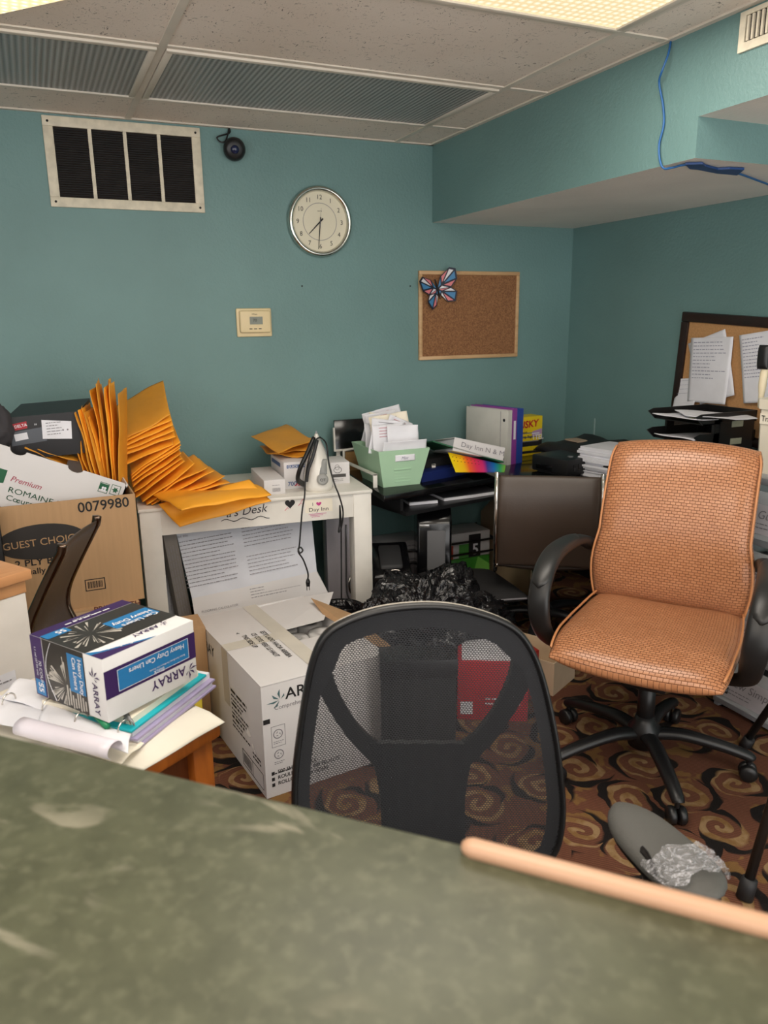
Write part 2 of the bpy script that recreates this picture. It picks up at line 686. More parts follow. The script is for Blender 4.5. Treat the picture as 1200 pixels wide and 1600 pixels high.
def thing(name, label, cat, loc=(0, 0, 0), rz=0.0, group=None):
    o = bpy.data.objects.new(name, None)
    COL.objects.link(o)
    o.empty_display_size = 0.05
    o.location = loc
    o.rotation_euler = (0, 0, rz)
    TM[o.name] = Matrix.Translation(Vector(loc)) @ Matrix.Rotation(rz, 4, 'Z')
    return tag(o, label, cat, group)


def tag(o, label, cat, group=None):
    o['label'] = label
    o['category'] = cat
    if group:
        o['group'] = group
    return o


def struct(o):
    o['kind'] = 'structure'
    return o


def tw(t, p):
    """a point of a thing's own frame, in the room"""
    return TM[t.name] @ Vector(p)


class Fr:
    """a flat frame on a face for printing: u along ex, v along ey"""
    def __init__(self, o, ex, ey, off=0.0006):
        self.o, self.ex, self.ey = Vector(o), Vector(ex).normalized(), Vector(ey).normalized()
        self.n = self.ex.cross(self.ey).normalized()
        self.off = off

    def p(self, u, v, k=1.0):
        return self.o + self.ex * u + self.ey * v + self.n * (self.off * k)


def quad(mb, fr, u, v, w, h, k=1.0):
    return mb.add([fr.p(u, v, k), fr.p(u + w, v, k), fr.p(u + w, v + h, k), fr.p(u, v + h, k)], [(0, 1, 2, 3)])


def poly(mb, fr, pts, k=1.0):
    return mb.add([fr.p(a, b, k) for a, b in pts], [tuple(range(len(pts)))])


def ellipse(mb, fr, u, v, a, b, k=1.0, n=40):
    return poly(mb, fr, [(u + a * math.cos(2 * PI * i / n), v + b * math.sin(2 * PI * i / n)) for i in range(n)], k)


def ring(mb, fr, u, v, a, b, w, k=1.0, n=36):
    vs, fs = [], []
    for i in range(n):
        c, s = math.cos(2 * PI * i / n), math.sin(2 * PI * i / n)
        vs += [fr.p(u + a * c, v + b * s, k), fr.p(u + (a - w) * c, v + (b - w) * s, k)]
    for i in range(n):
        j = (i + 1) % n
        fs.append((2 * i, 2 * j, 2 * j + 1, 2 * i + 1))
    return mb.add(vs, fs)


TXT = {}


def text(mb, fr, s, u, v, size, rot=0.0, k=2.0, align='LEFT', sx=1.0, shear=0.0, bold=0.0):
    """letters as flat mesh; size is the height of a capital"""
    key = (s, align, shear, bold)
    if key not in TXT:
        cu = bpy.data.curves.new('text', 'FONT')
        cu.body = s
        cu.size = 1.0
        cu.align_x = align
        cu.shear = shear
        cu.offset = bold
        cu.resolution_u = 3
        ob = bpy.data.objects.new('text', cu)
        me = bpy.data.meshes.new_from_object(ob)
        TXT[key] = ([tuple(p.co) for p in me.vertices], [tuple(p.vertices) for p in me.polygons])
        bpy.data.objects.remove(ob)
        bpy.data.curves.remove(cu)
        bpy.data.meshes.remove(me)
    vs, fs = TXT[key]
    c, sn = math.cos(rot), math.sin(rot)
    sz = size / 0.70
    out = []
    for x, y, _ in vs:
        x, y = x * sz * sx, y * sz
        out.append(fr.p(u + x * c - y * sn, v + x * sn + y * c, k))
    return mb.add(out, fs)


def lines(mb, fr, u, v, w, n, pitch, h=0.0022, k=1.5, seed=1, rot=0.0, ragged=0.35, words=True):
    """rows of unreadable small print running down from (u, v)"""
    rnd = random.Random(seed)
    c, s = math.cos(rot), math.sin(rot)
    for i in range(n):
        x = 0.0
        end = w * (1 - ragged * rnd.random() ** 2)
        if rnd.random() < 0.08:
            continue
        while x < end:
            ww = h * rnd.uniform(1.5, 6.0)
            ww = min(ww, end - x)
            if ww <= 0:
                break
            pts = []
            for (a, b) in ((x, -i * pitch), (x + ww, -i * pitch), (x + ww, -i * pitch + h), (x, -i * pitch + h)):
                pts.append((u + a * c - b * s, v + a * s + b * c))
            poly(mb, fr, pts, k)
            x += ww + (h * 0.9 if words else 0)
    return mb


def box_frames(t, sx, sy, sz):
    """printing frames on a box standing in t's own frame with its near-left-bottom corner at 0"""
    R = TM[t.name].to_3x3()
    ex, ey, ez = R @ Vector((1, 0, 0)), R @ Vector((0, 1, 0)), R @ Vector((0, 0, 1))
    return {'front': Fr(tw(t, (0, 0, 0)), ex, ez), 'left': Fr(tw(t, (0, sy, 0)), -ey, ez),
            'top': Fr(tw(t, (0, 0, sz)), ex, ey), 'right': Fr(tw(t, (sx, 0, 0)), ey, ez)}


def lbox(t, name, mat, a, b, bevel=0.0, parent=None):
    """box given in t's own frame, as a part of t (or of parent)"""
    return MB().box(a, b).build(name, mat, parent or t, bevel=bevel, world=False)


def arc(c, r, a0, a1, n, ex, ey):
    c, ex, ey = Vector(c), Vector(ex), Vector(ey)
    return [c + ex * (r * math.cos(a0 + (a1 - a0) * i / n)) + ey * (r * math.sin(a0 + (a1 - a0) * i / n)) for i in range(n + 1)]


def smooth_path(pts, n=6):
    """Catmull-Rom through pts"""
    pts = [Vector(p) for p in pts]
    out = []
    for i in range(len(pts) - 1):
        p0, p1, p2, p3 = pts[max(i - 1, 0)], pts[i], pts[i + 1], pts[min(i + 2, len(pts) - 1)]
        for k in range(n):
            t = k / n
            out.append(0.5 * ((2 * p1) + (p2 - p0) * t + (2 * p0 - 5 * p1 + 4 * p2 - p3) * t * t + (3 * p1 - p0 - 3 * p2 + p3) * t ** 3))
    out.append(pts[-1])
    return out


ORD = ['first', 'second', 'third', 'fourth', 'fifth', 'sixth', 'seventh', 'eighth', 'ninth', 'tenth', 'eleventh', 'twelfth',
       'thirteenth', 'fourteenth', 'fifteenth', 'sixteenth', 'seventeenth', 'eighteenth', 'nineteenth', 'twentieth']

# ================================================================== the room
YB, XR, ZC, XS = 3.595, 2.74, 2.258, 1.88
XL, YF = -2.2, -2.2
struct(MB().box((XL, -0.9, -0.06), (XR, YB, 0)).build('floor', MAT_CARPET))
struct(MB().box((XL - 0.1, YB, -0.06), (XR + 0.1, YB + 0.1, ZC + 0.1)).build('wall_back', MAT_WALL))
struct(MB().box((XR, YF, -0.06), (XR + 0.1, YB, ZC + 0.1)).build('wall_right', MAT_WALL))
struct(MB().box((XL - 0.1, 0.9, -0.06), (XL, YB, ZC + 0.1)).build('wall_left', MAT_WALL))
struct(MB().box((XL, YF, ZC), (XR, YB, ZC + 0.08)).build('ceiling', MAT_TILE))
# the boxed-in soffit along the right wall: teal sides, beige underside; its nearer half hangs less low
YS = 1.895
so = struct(MB().box((XS, YS, 1.902), (XR - 0.001, YB - 0.001, ZC)).build('soffit_duct', MAT_WALL))
so2 = struct(MB().box((XS, YF + 0.001, 2.016), (XR - 0.001, YS, ZC)).build('soffit_upper', MAT_WALL))
for o_, z_ in ((so, 1.902), (so2, 2.016)):
    o_.data.materials.append(MAT_SOFFIT)
    for p_ in o_.data.polygons:
        if p_.normal.z < -0.9:
            p_.material_index = 1
# ceiling grid
xs = [-1.979, -0.759, 0.461, 1.681]
ys = [3.255, 2.645, 2.035, 1.425, 0.815, 0.205, -0.405, -1.015, -1.625]
g = MB()
for x in xs:
    g.box((x - 0.012, YF, ZC - 0.005), (x + 0.012, YB, ZC + 0.001))
for y in ys:
    g.box((XL, y - 0.012, ZC - 0.0045), (XS, y + 0.012, ZC + 0.001))
struct(g.build('trim_1', GRID))
g = MB()
g.box((XL, YB - 0.02, ZC - 0.006), (XS, YB, ZC))
g.box((XS - 0.02, YF, ZC - 0.006), (XS, YB, ZC))
struct(g.build('trim_2', GRID))
struct(MB().box((XL, YB - 0.012, 0), (XR, YB, 0.1)).build('baseboard_back', BLACK_M))
struct(MB().box((XR - 0.012, YF, 0), (XR, YB - 0.012, 0.1)).build('baseboard_right', BLACK_M))


# ------------------------------------------------------------------ ceiling lights
def troffer(x0, y0, label, lit=None, power=0.0):
    t = thing('ceiling_light', label, 'ceiling light', (x0 + 0.61, y0 + 0.305, ZC), 0, 'ceiling troffers')
    a, b = 0.596, 0.293
    fr = MB()
    w = 0.022
    for (p0, p1) in (((-a, -b), (a, -b + w)), ((-a, b - w), (a, b)), ((-a, -b + w), (-a + w, b - w)), ((a - w, -b + w), (a, b - w))):
        fr.box((p0[0], p0[1], -0.012), (p1[0], p1[1], 0.0))
    fr.build('frame', GRID, t, world=False, bevel=0.003)
    MB().box((-a + w, -b + w, -0.006), (a - w, b - w, -0.002)).build('diffuser', lit or MAT_LENS, t, world=False)
    if power:
        ld = bpy.data.lights.new('lamp', 'AREA')
        ld.shape = 'RECTANGLE'
        ld.size, ld.size_y = 1.12, 0.52
        ld.energy = power
        ld.color = LAMP_WARM
        lo = bpy.data.objects.new('lamp', ld)
        COL.objects.link(lo)
        lo.parent = t
        lo.location = (0, 0, -0.014)
    return t


troffer(-0.759, 2.645, 'unlit grey ribbed ceiling light at upper left above the wall grille')
troffer(0.461, 2.645, 'unlit prismatic ceiling light in front of the clock wall, beside the grid bar')
troffer(0.461, 1.425, 'lit warm white ceiling light at the top right edge', MAT_LENS_LIT, LAMP_POWER)
troffer(-0.759, 0.205, 'lit ceiling light over the counter, left of the camera', MAT_LENS_LIT, LAMP_POWER)
troffer(0.461, -1.015, 'unseen lit ceiling light added behind the camera as fill', MAT_LENS_LIT, LAMP_POWER)  # unseen fixture, added as extra light from the lobby side
# emissive panel added for the bright patch at the very corner of the picture
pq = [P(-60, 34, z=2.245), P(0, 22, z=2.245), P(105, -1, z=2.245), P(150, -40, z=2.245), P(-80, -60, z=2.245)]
t = thing('bright_corner_panel', 'bright white glowing panel added under the ceiling at the top left corner', 'lamp', pq[1])
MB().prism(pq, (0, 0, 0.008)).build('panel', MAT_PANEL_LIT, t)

# ------------------------------------------------------------------ the reception counter in the foreground
t = thing('reception_counter', 'worn olive green laminate counter top blurred across the foreground', 'counter', (0.1, 0.3, 0), -PI / 4)
R = TM[t.name].inverted()
e0, e1 = P(0, 1146, z=1.07), P(716, 1316, z=1.07)
d = (e1 - e0).normalized()
nrm = Vector((-d.y, d.x, 0)) * -1 if Vector((-d.y, d.x, 0)).y > 0 else Vector((-d.y, d.x, 0))
A_, B_ = e0 - d * 0.50, e1 + d * 0.75
TH = 0.04
MB().prism([A_, B_, B_ + nrm * 0.42, A_ + nrm * 0.42], (0, 0, -TH)).build('counter_top', MAT_COUNTER, t, bevel=0.004)
Z = Vector((0, 0, 1))
q = [A_ + nrm * 0.10, B_ + nrm * 0.10, B_ + nrm * 0.22, A_ + nrm * 0.22]
MB().prism([Vector((p.x, p.y, 0)) for p in q], (0, 0, 1.07 - TH)).build('counter_wall', MAT_PLAIN_WALL, t)
k0, k1 = P(722, 1321, z=1.074), P(1200, 1448, z=1.074)
kd = (k1 - k0).normalized()
kn = Vector((-kd.y, kd.x, 0))
pts = [k0 + kd * s for s in (0, 0.003, 0.008, 0.1, 0.2, 0.4, 0.7)]
MB().tube(pts, [0.003, 0.006, 0.0075, 0.0075, 0.0075, 0.0075, 0.0075], 12).build('edge_trim', M('maple_trim', (178, 140, 112), 0.4, var=0.04), t, smooth=True)

# ------------------------------------------------------------------ on the back wall
YW = YB


def wall_frame(px, py, off=0.0):
    return Fr(P(px, py, y=YW - off), (1, 0, 0), (0, 0, 1))


# return air grille
a, b = P(62, 178, y=YW), P(320, 333, y=YW)
x0, x1, z0, z1 = a.x + 0.004, b.x, b.z, a.z - 0.004
t = thing('return_air_grille', 'white framed return air grille with black louvers below the ceiling', 'vent', ((x0 + x1) / 2, YW, z0))
bw = 0.038
m = MB()
for p0, p1 in (((x0, z0), (x1, z0 + bw)), ((x0, z1 - bw), (x1, z1)), ((x0, z0 + bw), (x0 + bw, z1 - bw)), ((x1 - bw, z0 + bw), (x1, z1 - bw))):
    m.box((p0[0], YW - 0.010, p0[1]), (p1[0], YW, p1[1]))
m.build('frame', M('dusty_white_metal', (216, 206, 184), 0.55, var=0.12, vscale=30), t, bevel=0.002)
MB().box((x0 + bw, YW - 0.002, z0 + bw), (x1 - bw, YW, z1 - bw)).build('backing', BLACK_M, t)
iw = (x1 - x0 - 2 * bw)
for k in (1, 2, 3):
    xx = x0 + bw + iw * k / 4
    MB().box((xx - 0.007, YW - 0.011, z0 + bw), (xx + 0.007, YW - 0.001, z1 - bw)).build('mullion', MATS['dusty_white_metal'], t)
lv = MB()
n = 30
for k in range(n):
    zz = z0 + bw + (z1 - z0 - 2 * bw) * (k + 0.5) / n
    lv.add([(x0 + bw, YW - 0.009, zz - 0.002), (x1 - bw, YW - 0.009, zz - 0.002), (x1 - bw, YW - 0.003, zz + 0.0035), (x0 + bw, YW - 0.003, zz + 0.0035)], [(0, 1, 2, 3)])
lv.build('louvers', M('sooty_louver', (44, 38, 36), 0.6, var=0.3, vscale=20), t, solid=0.0008)
sc = MB()
for (u, v) in ((0.02, 0.02), (0.02, z1 - z0 - 0.02), (x1 - x0 - 0.02, 0.02), (x1 - x0 - 0.02, z1 - z0 - 0.02)):
    sc.lathe([(0.005, 0), (0.003, 0.003)], (x0 + u, YW - 0.010, z0 + v), (0, -1, 0), 10)
sc.build('screws', BLACK_M, t)

# security camera
c = P(366, 233, y=YW - 0.035)
t = thing('security_camera', 'small round black camera with looped cable on wall beside the grille', 'camera', (c.x, YW, c.z - 0.05))
MB().lathe([(0.001, -0.03), (0.03, -0.026), (0.046, -0.008), (0.048, 0.006), (0.04, 0.022), (0.03, 0.028), (0.001, 0.028)], c, (-0.15, -1, -0.25)).build('housing', BLACK, t, smooth=True)
cc = c + Vector((-0.15, -1, -0.25)).normalized() * 0.0285
MB().lathe([(0.018, 0), (0.016, 0.004), (0.001, 0.0045)], cc, (-0.15, -1, -0.25)).build('lens', M('lens_blue', (26, 34, 66), 0.1), t, smooth=True)
MB().lathe([(0.03, 0), (0.03, 0.02)], (c.x, YW - 0.016, c.z), (0, 1, 0)).build('mount', BLACK, t)
pth = smooth_path([P(357, 197, y=YW - 0.012), P(359, 207, y=YW - 0.012), P(348, 211, y=YW - 0.02), P(339, 215, y=YW - 0.02), P(345, 222, y=YW - 0.03), P(353, 219, y=YW - 0.03), P(358, 200, y=YW - 0.012)])
MB().tube(pth, 0.0035, 6).build('cable', BLACK, t, smooth=True)

# clock
c = P(498.5, 347, y=YW)
R0 = 0.158
t = thing('wall_clock', 'round chrome rimmed wall clock with cream dial on teal wall', 'clock', (c.x, YW, c.z - R0))
MB().lathe([(R0 - 0.005, 0), (R0, 0.012), (R0 - 0.004, 0.026), (R0 - 0.012, 0.034), (R0 - 0.020, 0.030), (R0 - 0.026, 0.022), (R0 - 0.026, 0.010), (R0 - 0.03, 0.006)], (c.x, YW, c.z), (0, -1, 0), 64).build('bezel', M('aged_chrome', (206, 206, 198), 0.18, metal=1.0, var=0), t, smooth=True)
MB().lathe([(R0 - 0.024, 0), (R0 - 0.024, 0.012)], (c.x, YW, c.z), (0, -1, 0), 64).build('dial', M('cream_dial', (222, 214, 190), 0.5, var=0.02), t)
fr = Fr((c.x, YW - 0.0125, c.z), (1, 0, 0), (0, 0, 1))
m = MB()
for h in range(1, 13):
    an = PI / 2 - h * PI / 6
    text(m, fr, str(h), 0.108 * math.cos(an), 0.108 * math.sin(an) - 0.010, 0.020, align='CENTER', k=1)
text(m, fr, 'quartz', 0, 0.045, 0.006, align='CENTER', k=1)
m.build('numerals', INK, t)
m = MB()
ring(m, fr, 0, 0, 0.083, 0.083, 0.0022, k=0.8)
m.build('dial_ring', GREYINK, t)


def hand(an, L, w, k):
    m = MB()
    dx, dy = math.cos(an), math.sin(an)
    pts = [(-dx * 0.02 - dy * w, -dy * 0.02 + dx * w), (-dx * 0.02 + dy * w, -dy * 0.02 - dx * w), (dx * L + dy * w * 0.4, dy * L - dx * w * 0.4), (dx * L - dy * w * 0.4, dy * L + dx * w * 0.4)]
    m.prism([fr.p(a_, b_, k) for a_, b_ in pts], (0, -0.001, 0))
    return m


hand(PI / 2 - 7.52 * PI / 6, 0.078, 0.0036, 6).build('hour_hand', INK, t)
hand(PI / 2 - 31 * PI / 30, 0.122, 0.0026, 9).build('minute_hand', INK, t)
hand(PI / 2 - 2 * PI / 60, 0.06, 0.0008, 11).build('second_hand', GREYINK, t)

# thermostat
c = P(396.5, 504, y=YW)
t = thing('thermostat', 'beige thermostat with small grey display on teal wall below the clock', 'thermostat', (c.x, YW, c.z - 0.06))
hw, hh = 0.083, 0.064
MB().box((c.x - hw, YW - 0.012, c.z - hh), (c.x + hw, YW, c.z + hh)).build('wall_plate', M('beige_plastic', (226, 206, 162), 0.45), t, bevel=0.006, seg=3)
MB().box((c.x - hw + 0.012, YW - 0.03, c.z - hh + 0.018), (c.x + hw - 0.008, YW - 0.012, c.z + hh - 0.010)).build('case', MATS['beige_plastic'], t, bevel=0.008, seg=3)
fr = Fr((c.x, YW - 0.0302, c.z), (1, 0, 0), (0, 0, 1))
MB().box((c.x - 0.026, YW - 0.032, c.z - 0.008), (c.x + 0.034, YW - 0.0305, c.z + 0.026)).build('display', M('lcd_grey', (120, 124, 110), 0.25), t)
m = MB()
f2 = Fr((c.x, YW - 0.0322, c.z), (1, 0, 0), (0, 0, 1))
text(m, f2, '70', -0.012, 0.004, 0.013, k=1)
text(m, fr, 'White', -0.016, 0.034, 0.007, k=1)
for q_ in range(3):
    quad(m, fr, -0.03 + q_ * 0.022, -0.03, 0.014, 0.004)
m.build('lettering', INK, t)

# cork board with butterfly
a, b = P(653, 423, y=YW), P(806, 557, y=YW)
x0, x1, z0, z1 = a.x, P(810, 423, y=YW).x, b.z, a.z
t = thing('cork_board', 'small cork board in a pale wood frame on the back wall', 'notice board', ((x0 + x1) / 2, YW, z0))
MB().box((x0 + 0.01, YW - 0.010, z0 + 0.01), (x1 - 0.01, YW, z1 - 0.01)).build('cork_panel', MAT_CORK, t)
for nme, p0, p1 in (('frame_rail', (x0, z0), (x1, z0 + 0.018)), ('frame_rail', (x0, z1 - 0.018), (x1, z1)), ('frame_stile', (x0, z0 + 0.018), (x0 + 0.018, z1 - 0.018)), ('frame_stile', (x1 - 0.018, z0 + 0.018), (x1, z1 - 0.018))):
    MB().box((p0[0], YW - 0.016, p0[1]), (p1[0], YW, p1[1])).build(nme, MAT_MAPLE, t, bevel=0.002)
c = P(683, 452, y=YW - 0.02)
t = thing('paper_butterfly', 'blue and pink paper butterfly pinned to the small cork board', 'decoration', c)
fr = Fr(c, (0.95, 0, 0.3), (-0.3, 0, 0.95))
wing = [[(0, 0), (0.03, 0.055), (0.085, 0.085), (0.115, 0.07), (0.11, 0.02), (0.07, -0.012)], [(0, 0), (0.07, -0.012), (0.095, -0.04), (0.075, -0.085), (0.035, -0.075), (0.008, -0.03)]]
for sgn in (1, -1):
    for w_i, wpts in enumerate(wing):
        sh = 1.0 if sgn > 0 else 0.85
        pts = [(sgn * x_ * sh, y_) for x_, y_ in wpts]
        m = MB()
        m.prism([fr.p(x_, y_) + fr.n * (abs(x_) * 0.25) for x_, y_ in pts], fr.n * 0.0015)
        w_o = m.build('wing', M('butterfly_black', (30, 34, 52), 0.6), t)
        cx_ = sum(p_[0] for p_ in pts) / len(pts)
        cy_ = sum(p_[1] for p_ in pts) / len(pts)
        nn = len(pts)
        for j in range(nn):
            tri = [pts[j], pts[(j + 1) % nn], (cx_ * 0.35, cy_ * 0.35)]
            mx_, my_ = sum(p_[0] for p_ in tri) / 3, sum(p_[1] for p_ in tri) / 3
            tri = [(mx_ + (x_ - mx_) * 0.68, my_ + (y_ - my_) * 0.68) for x_, y_ in tri]
            mm = MB()
            mm.add([fr.p(x_, y_) + fr.n * (abs(x_) * 0.25 + 0.0022) for x_, y_ in tri], [(0, 1, 2)])
            mm.build('wing_patch', [M('sky_patch', (70, 130, 176), 0.6), M('pink_patch', (214, 124, 128), 0.6), M('white_patch', (222, 220, 224), 0.6)][(j + w_i) % 3], w_o)
MB().tube([fr.p(0, -0.05) + fr.n * 0.004, fr.p(0, 0.0) + fr.n * 0.006, fr.p(0, 0.05) + fr.n * 0.004], [0.002, 0.006, 0.003], 8).build('body', BLACK_M, t, smooth=True)
# nail holes in the wall
for nx, ny in ((472, 447), (641, 447)):
    p_ = P(nx, ny, y=YW)
    tag(MB().lathe([(0.004, 0), (0.003, 0.003)], p_, (0, -1, 0), 10).build('nail', BLACK_M), 'tiny dark nail in the teal wall ' + ('right below the clock' if nx < 500 else 'left of the small cork board'), 'nail')

# ------------------------------------------------------------------ on the soffit
xf = XS
pth = [P(1048, 64, x=xf - 0.004), P(1044, 85, x=xf - 0.02), P(1034, 112, x=xf - 0.03), P(1030, 130, x=xf - 0.015), P(1036, 165, x=xf - 0.006), P(1037, 195, x=xf - 0.006), P(1030, 225, x=xf - 0.008), P(1031, 250, x=xf - 0.012), P(1037, 263, z=1.892), P(1050, 262, z=1.894), P(1075, 257, z=1.897), P(1110, 262, z=1.898), P(1150, 270, z=1.897), P(1200, 288, z=1.896), P(1300, 325, z=1.896)]
cab = tag(MB().tube(smooth_path(pth, 5), 0.0034, 8).build('network_cable', M('blue_cable', (34, 92, 150), 0.4), smooth=True), 'blue network cable running from the ceiling down under the soffit', 'cable')
tp = [P(1071, 254, z=1.900), P(1098, 253, z=1.900), P(1103, 257, z=1.900), P(1122, 262, z=1.900), P(1140, 261, z=1.900), P(1163, 262, z=1.900), P(1152, 271, z=1.900), P(1120, 268, z=1.900), P(1090, 262, z=1.900), P(1078, 261, z=1.900)]
tag(MB().prism(tp, (0, 0, -0.0065)).build('masking_tape', M('blue_tape', (30, 66, 122), 0.5)), 'blue masking tape holding the cable under the soffit edge', 'tape')
t = thing('supply_register', 'dirty white supply air register on the soffit at top right', 'vent', (XS, 1.70, 2.12))
y1r, zt, zb = 1.763, 2.245, 2.145
m = MB()
m.box((XS - 0.008, 1.40, zb), (XS, y1r, zb + 0.022)).box((XS - 0.008, 1.40, zt - 0.012), (XS, y1r, zt)).box((XS - 0.008, y1r - 0.02, zb + 0.022), (XS, y1r, zt - 0.012)).box((XS - 0.008, 1.40, zb + 0.022), (XS, 1.42, zt - 0.012))
m.build('frame', MATS['dusty_white_metal'], t)
MB().box((XS - 0.002, 1.42, zb + 0.02), (XS, y1r - 0.02, zt - 0.01)).build('backing', BLACK_M, t)
for k in range(20):
    yy = 1.735 - k * 0.0155
    MB().box((XS - 0.009, yy - 0.004, zb + 0.024), (XS - 0.002, yy + 0.002, zt - 0.014)).build('fin', MATS['dusty_white_metal'], t)

# ------------------------------------------------------------------ black framed board hanging askew on the right wall
XW = XR
p0 = P(1068, 487, x=XW - 0.02)
tilt = math.radians(-3.4)
ey_ = Vector((0, math.sin(tilt), math.cos(tilt)))
ex_ = Vector((0, -math.cos(tilt), math.sin(tilt)))
Hb, Wb = 0.53, 0.80
o = p0 - ey_ * Hb
fr = Fr(o, ex_, ey_)
t = thing('framed_cork_board', 'cork board in a dark wood frame hanging askew on right wall', 'notice board', (XW, o.y - 0.4, o.z))
nx = Vector((-1, 0, 0))


def fbox(mb, fr, u, v, w, h, d0, d1):
    q_ = [fr.p(u, v), fr.p(u + w, v), fr.p(u + w, v + h), fr.p(u, v + h)]
    n_ = fr.n
    return mb.hexa([p_ + n_ * d1 for p_ in q_], [p_ + n_ * d0 for p_ in q_])


fbox(MB(), fr, 0.03, 0.03, Wb - 0.06, Hb - 0.06, -0.018, -0.004).build('cork_panel', M('pale_cork', (186, 140, 92), 0.9, var=0.12, vscale=120, bump=0.2, bscale=150), t)
for nm_, u, v, w, h in (('frame_rail', 0, 0, Wb, 0.042), ('frame_rail', 0, Hb - 0.042, Wb, 0.042), ('frame_stile', 0, 0.042, 0.042, Hb - 0.084), ('frame_stile', Wb - 0.042, 0.042, 0.042, Hb - 0.084)):
    fbox(MB(), fr, u, v, w, h, -0.019, 0.008).build(nm_, MAT_DARKFRAME, t, bevel=0.005)


def note(pxs, off, label, seed, nl, group='papers pinned to the framed board', rows=None, bulge=0.012):
    """paper pinned to the right-hand board: four corner pixels bl br tr tl"""
    c4 = [P(px_, py_, x=XW - 0.02 - off) for px_, py_ in pxs]

    def fn(a_, b_):
        p_ = (c4[0] * (1 - a_) + c4[1] * a_) * (1 - b_) + (c4[3] * (1 - a_) + c4[2] * a_) * b_
        return p_ + Vector((-bulge * (1 - b_) ** 2 * (0.4 + a_), 0, 0))
    t_ = thing('pinned_paper', label, 'paper', c4[0], 0, group)
    MB().paper(fn, 6, 10, 0.0008).build('sheet', PAPER, t_, smooth=True)
    m_ = MB()
    rnd = random.Random(seed)
    for i in range(nl):
        b_ = 0.92 - i * (0.6 / max(nl, 1))
        a0 = 0.08
        end = rnd.uniform(0.5, 0.92)
        while a0 < end:
            w_ = rnd.uniform(0.03, 0.09)
            qs = [fn(a0, b_), fn(min(a0 + w_, end), b_), fn(min(a0 + w_, end), b_ + 0.012), fn(a0, b_ + 0.012)]
            m_.add([p_ + nx * 0.0012 for p_ in qs], [(0, 1, 2, 3)])
            a0 += w_ + 0.02
    m_.build('handwriting', BLUEINK, t_)
    return t_


note([(1095, 632), (1152, 617), (1133, 514), (1075, 537)], 0.003, 'white sheet tilted behind the handwritten page on the framed board', 3, 3)
note([(1075, 627), (1137, 632), (1146, 526), (1080, 528)], 0.010, 'handwritten white page at the middle of the framed board', 5, 11)
note([(1052, 636), (1088, 634), (1092, 590), (1060, 592)], 0.006, 'small scribbled note at the left edge of the framed board', 8, 4)
note([(1163, 630), (1215, 628), (1210, 515), (1155, 524)], 0.008, 'printed white page at the right of the framed board', 9, 12)
# faint plug mark on right wall
p_ = P(929, 668, x=XW)
tag(MB().box((XW - 0.004, p_.y - 0.004, p_.z - 0.05), (XW, p_.y + 0.003, p_.z + 0.05)).build('wall_clip', M('pale_clip', (150, 172, 170), 0.5)), 'thin pale strip on the right wall above the cable loop', 'clip')

# ================================================================== white table
TZ = 0.75
tl, tr = P(215, 797, z=TZ), P(582, 765, z=TZ)
TW = (tr - tl).length
tyaw = math.atan2(tr.y - tl.y, tr.x - tl.x)
TD = 0.56
t = table = thing('white_table', 'white wooden side table with drawings on its apron against the back wall', 'table', (tl.x, tl.y, 0), tyaw)
lbox(t, 'tabletop', WHITE, (0, 0, TZ - 0.014), (TW, TD, TZ), 0.003)
L_ = 0.078
for (lx, ly) in ((0.004, 0.006), (TW - L_ - 0.004, 0.006), (0.004, TD - L_ - 0.01), (TW - L_ - 0.004, TD - L_ - 0.01)):
    lbox(t, 'leg', WHITE, (lx, ly, 0), (lx + L_, ly + L_, TZ - 0.014), 0.002)
lbox(t, 'apron', WHITE, (L_, 0.010, TZ - 0.112), (TW - L_, 0.028, TZ - 0.014))
lbox(t, 'apron', WHITE, (L_, TD - 0.04, TZ - 0.112), (TW - L_, TD - 0.022, TZ - 0.022))
lbox(t, 'apron', WHITE, (0.02, L_, TZ - 0.112), (0.04, TD - L_, TZ - 0.022))
lbox(t, 'apron', WHITE, (TW - 0.04, L_, TZ - 0.112), (TW - 0.02, TD - L_, TZ - 0.022))
Rr = TM[t.name].to_3x3()
fr = Fr(tw(t, (0, 0.010, 0)), Rr @ Vector((1, 0, 0)), (0, 0, 1))


def hx(px, py):
    """a pixel on the apron as (u, v) of its frame"""
    n_ = fr.n
    d_ = CAM_R @ Vector((px - 600.0, 800.0 - py, -1200.0))
    c_ = Vector((0, 0, CAM_H))
    k_ = (fr.o - c_).dot(n_) / d_.dot(n_)
    q_ = c_ + d_ * k_ - fr.o
    return q_.dot(fr.ex), q_.dot(fr.ey)


m = MB()
u, v = hx(400, 799)
text(m, fr, "a's Desk", u - 0.12, v - 0.014, 0.034, shear=0.3, rot=0.06)
u, v = hx(385, 806)
m.tube([fr.p(u + 0.012 * i - 0.1, v - 0.012 + 0.006 * math.sin(i * 1.1), 2) for i in range(17)], 0.0016, 5)
m.build('lettering', M('marker_black', (40, 36, 44), 0.6, var=0), t)
u, v = hx(453, 787)
hp = []
for i in range(40):
    a_ = 2 * PI * i / 40
    hp.append((u + 0.0013 * 16 * math.sin(a_) ** 3, v + 0.0013 * (13 * math.cos(a_) - 5 * math.cos(2 * a_) - 2 * math.cos(3 * a_) - math.cos(4 * a_))))
poly(MB(), fr, hp, 2).build('drawn_heart', INK, t)
m = MB()
for i, (px, py) in enumerate(((466, 790), (470, 784), (445, 798))):
    u, v = hx(px, py)
    m.tube([fr.p(u, v, 2), fr.p(u + 0.012, v + 0.012, 2), fr.p(u + 0.016, v + 0.006, 2)], 0.0012, 5)
m.build('pink_scribble', PINK, t)
u0, v0 = hx(477, 802)
u1, v1 = hx(519, 778)
m = MB()
poly(m, fr, [(u0, v0), (u1, v0), (u1, v1), (u0, v1)], 1)
sg = m.build('paper_sign', PAPER2, t)
m = MB()
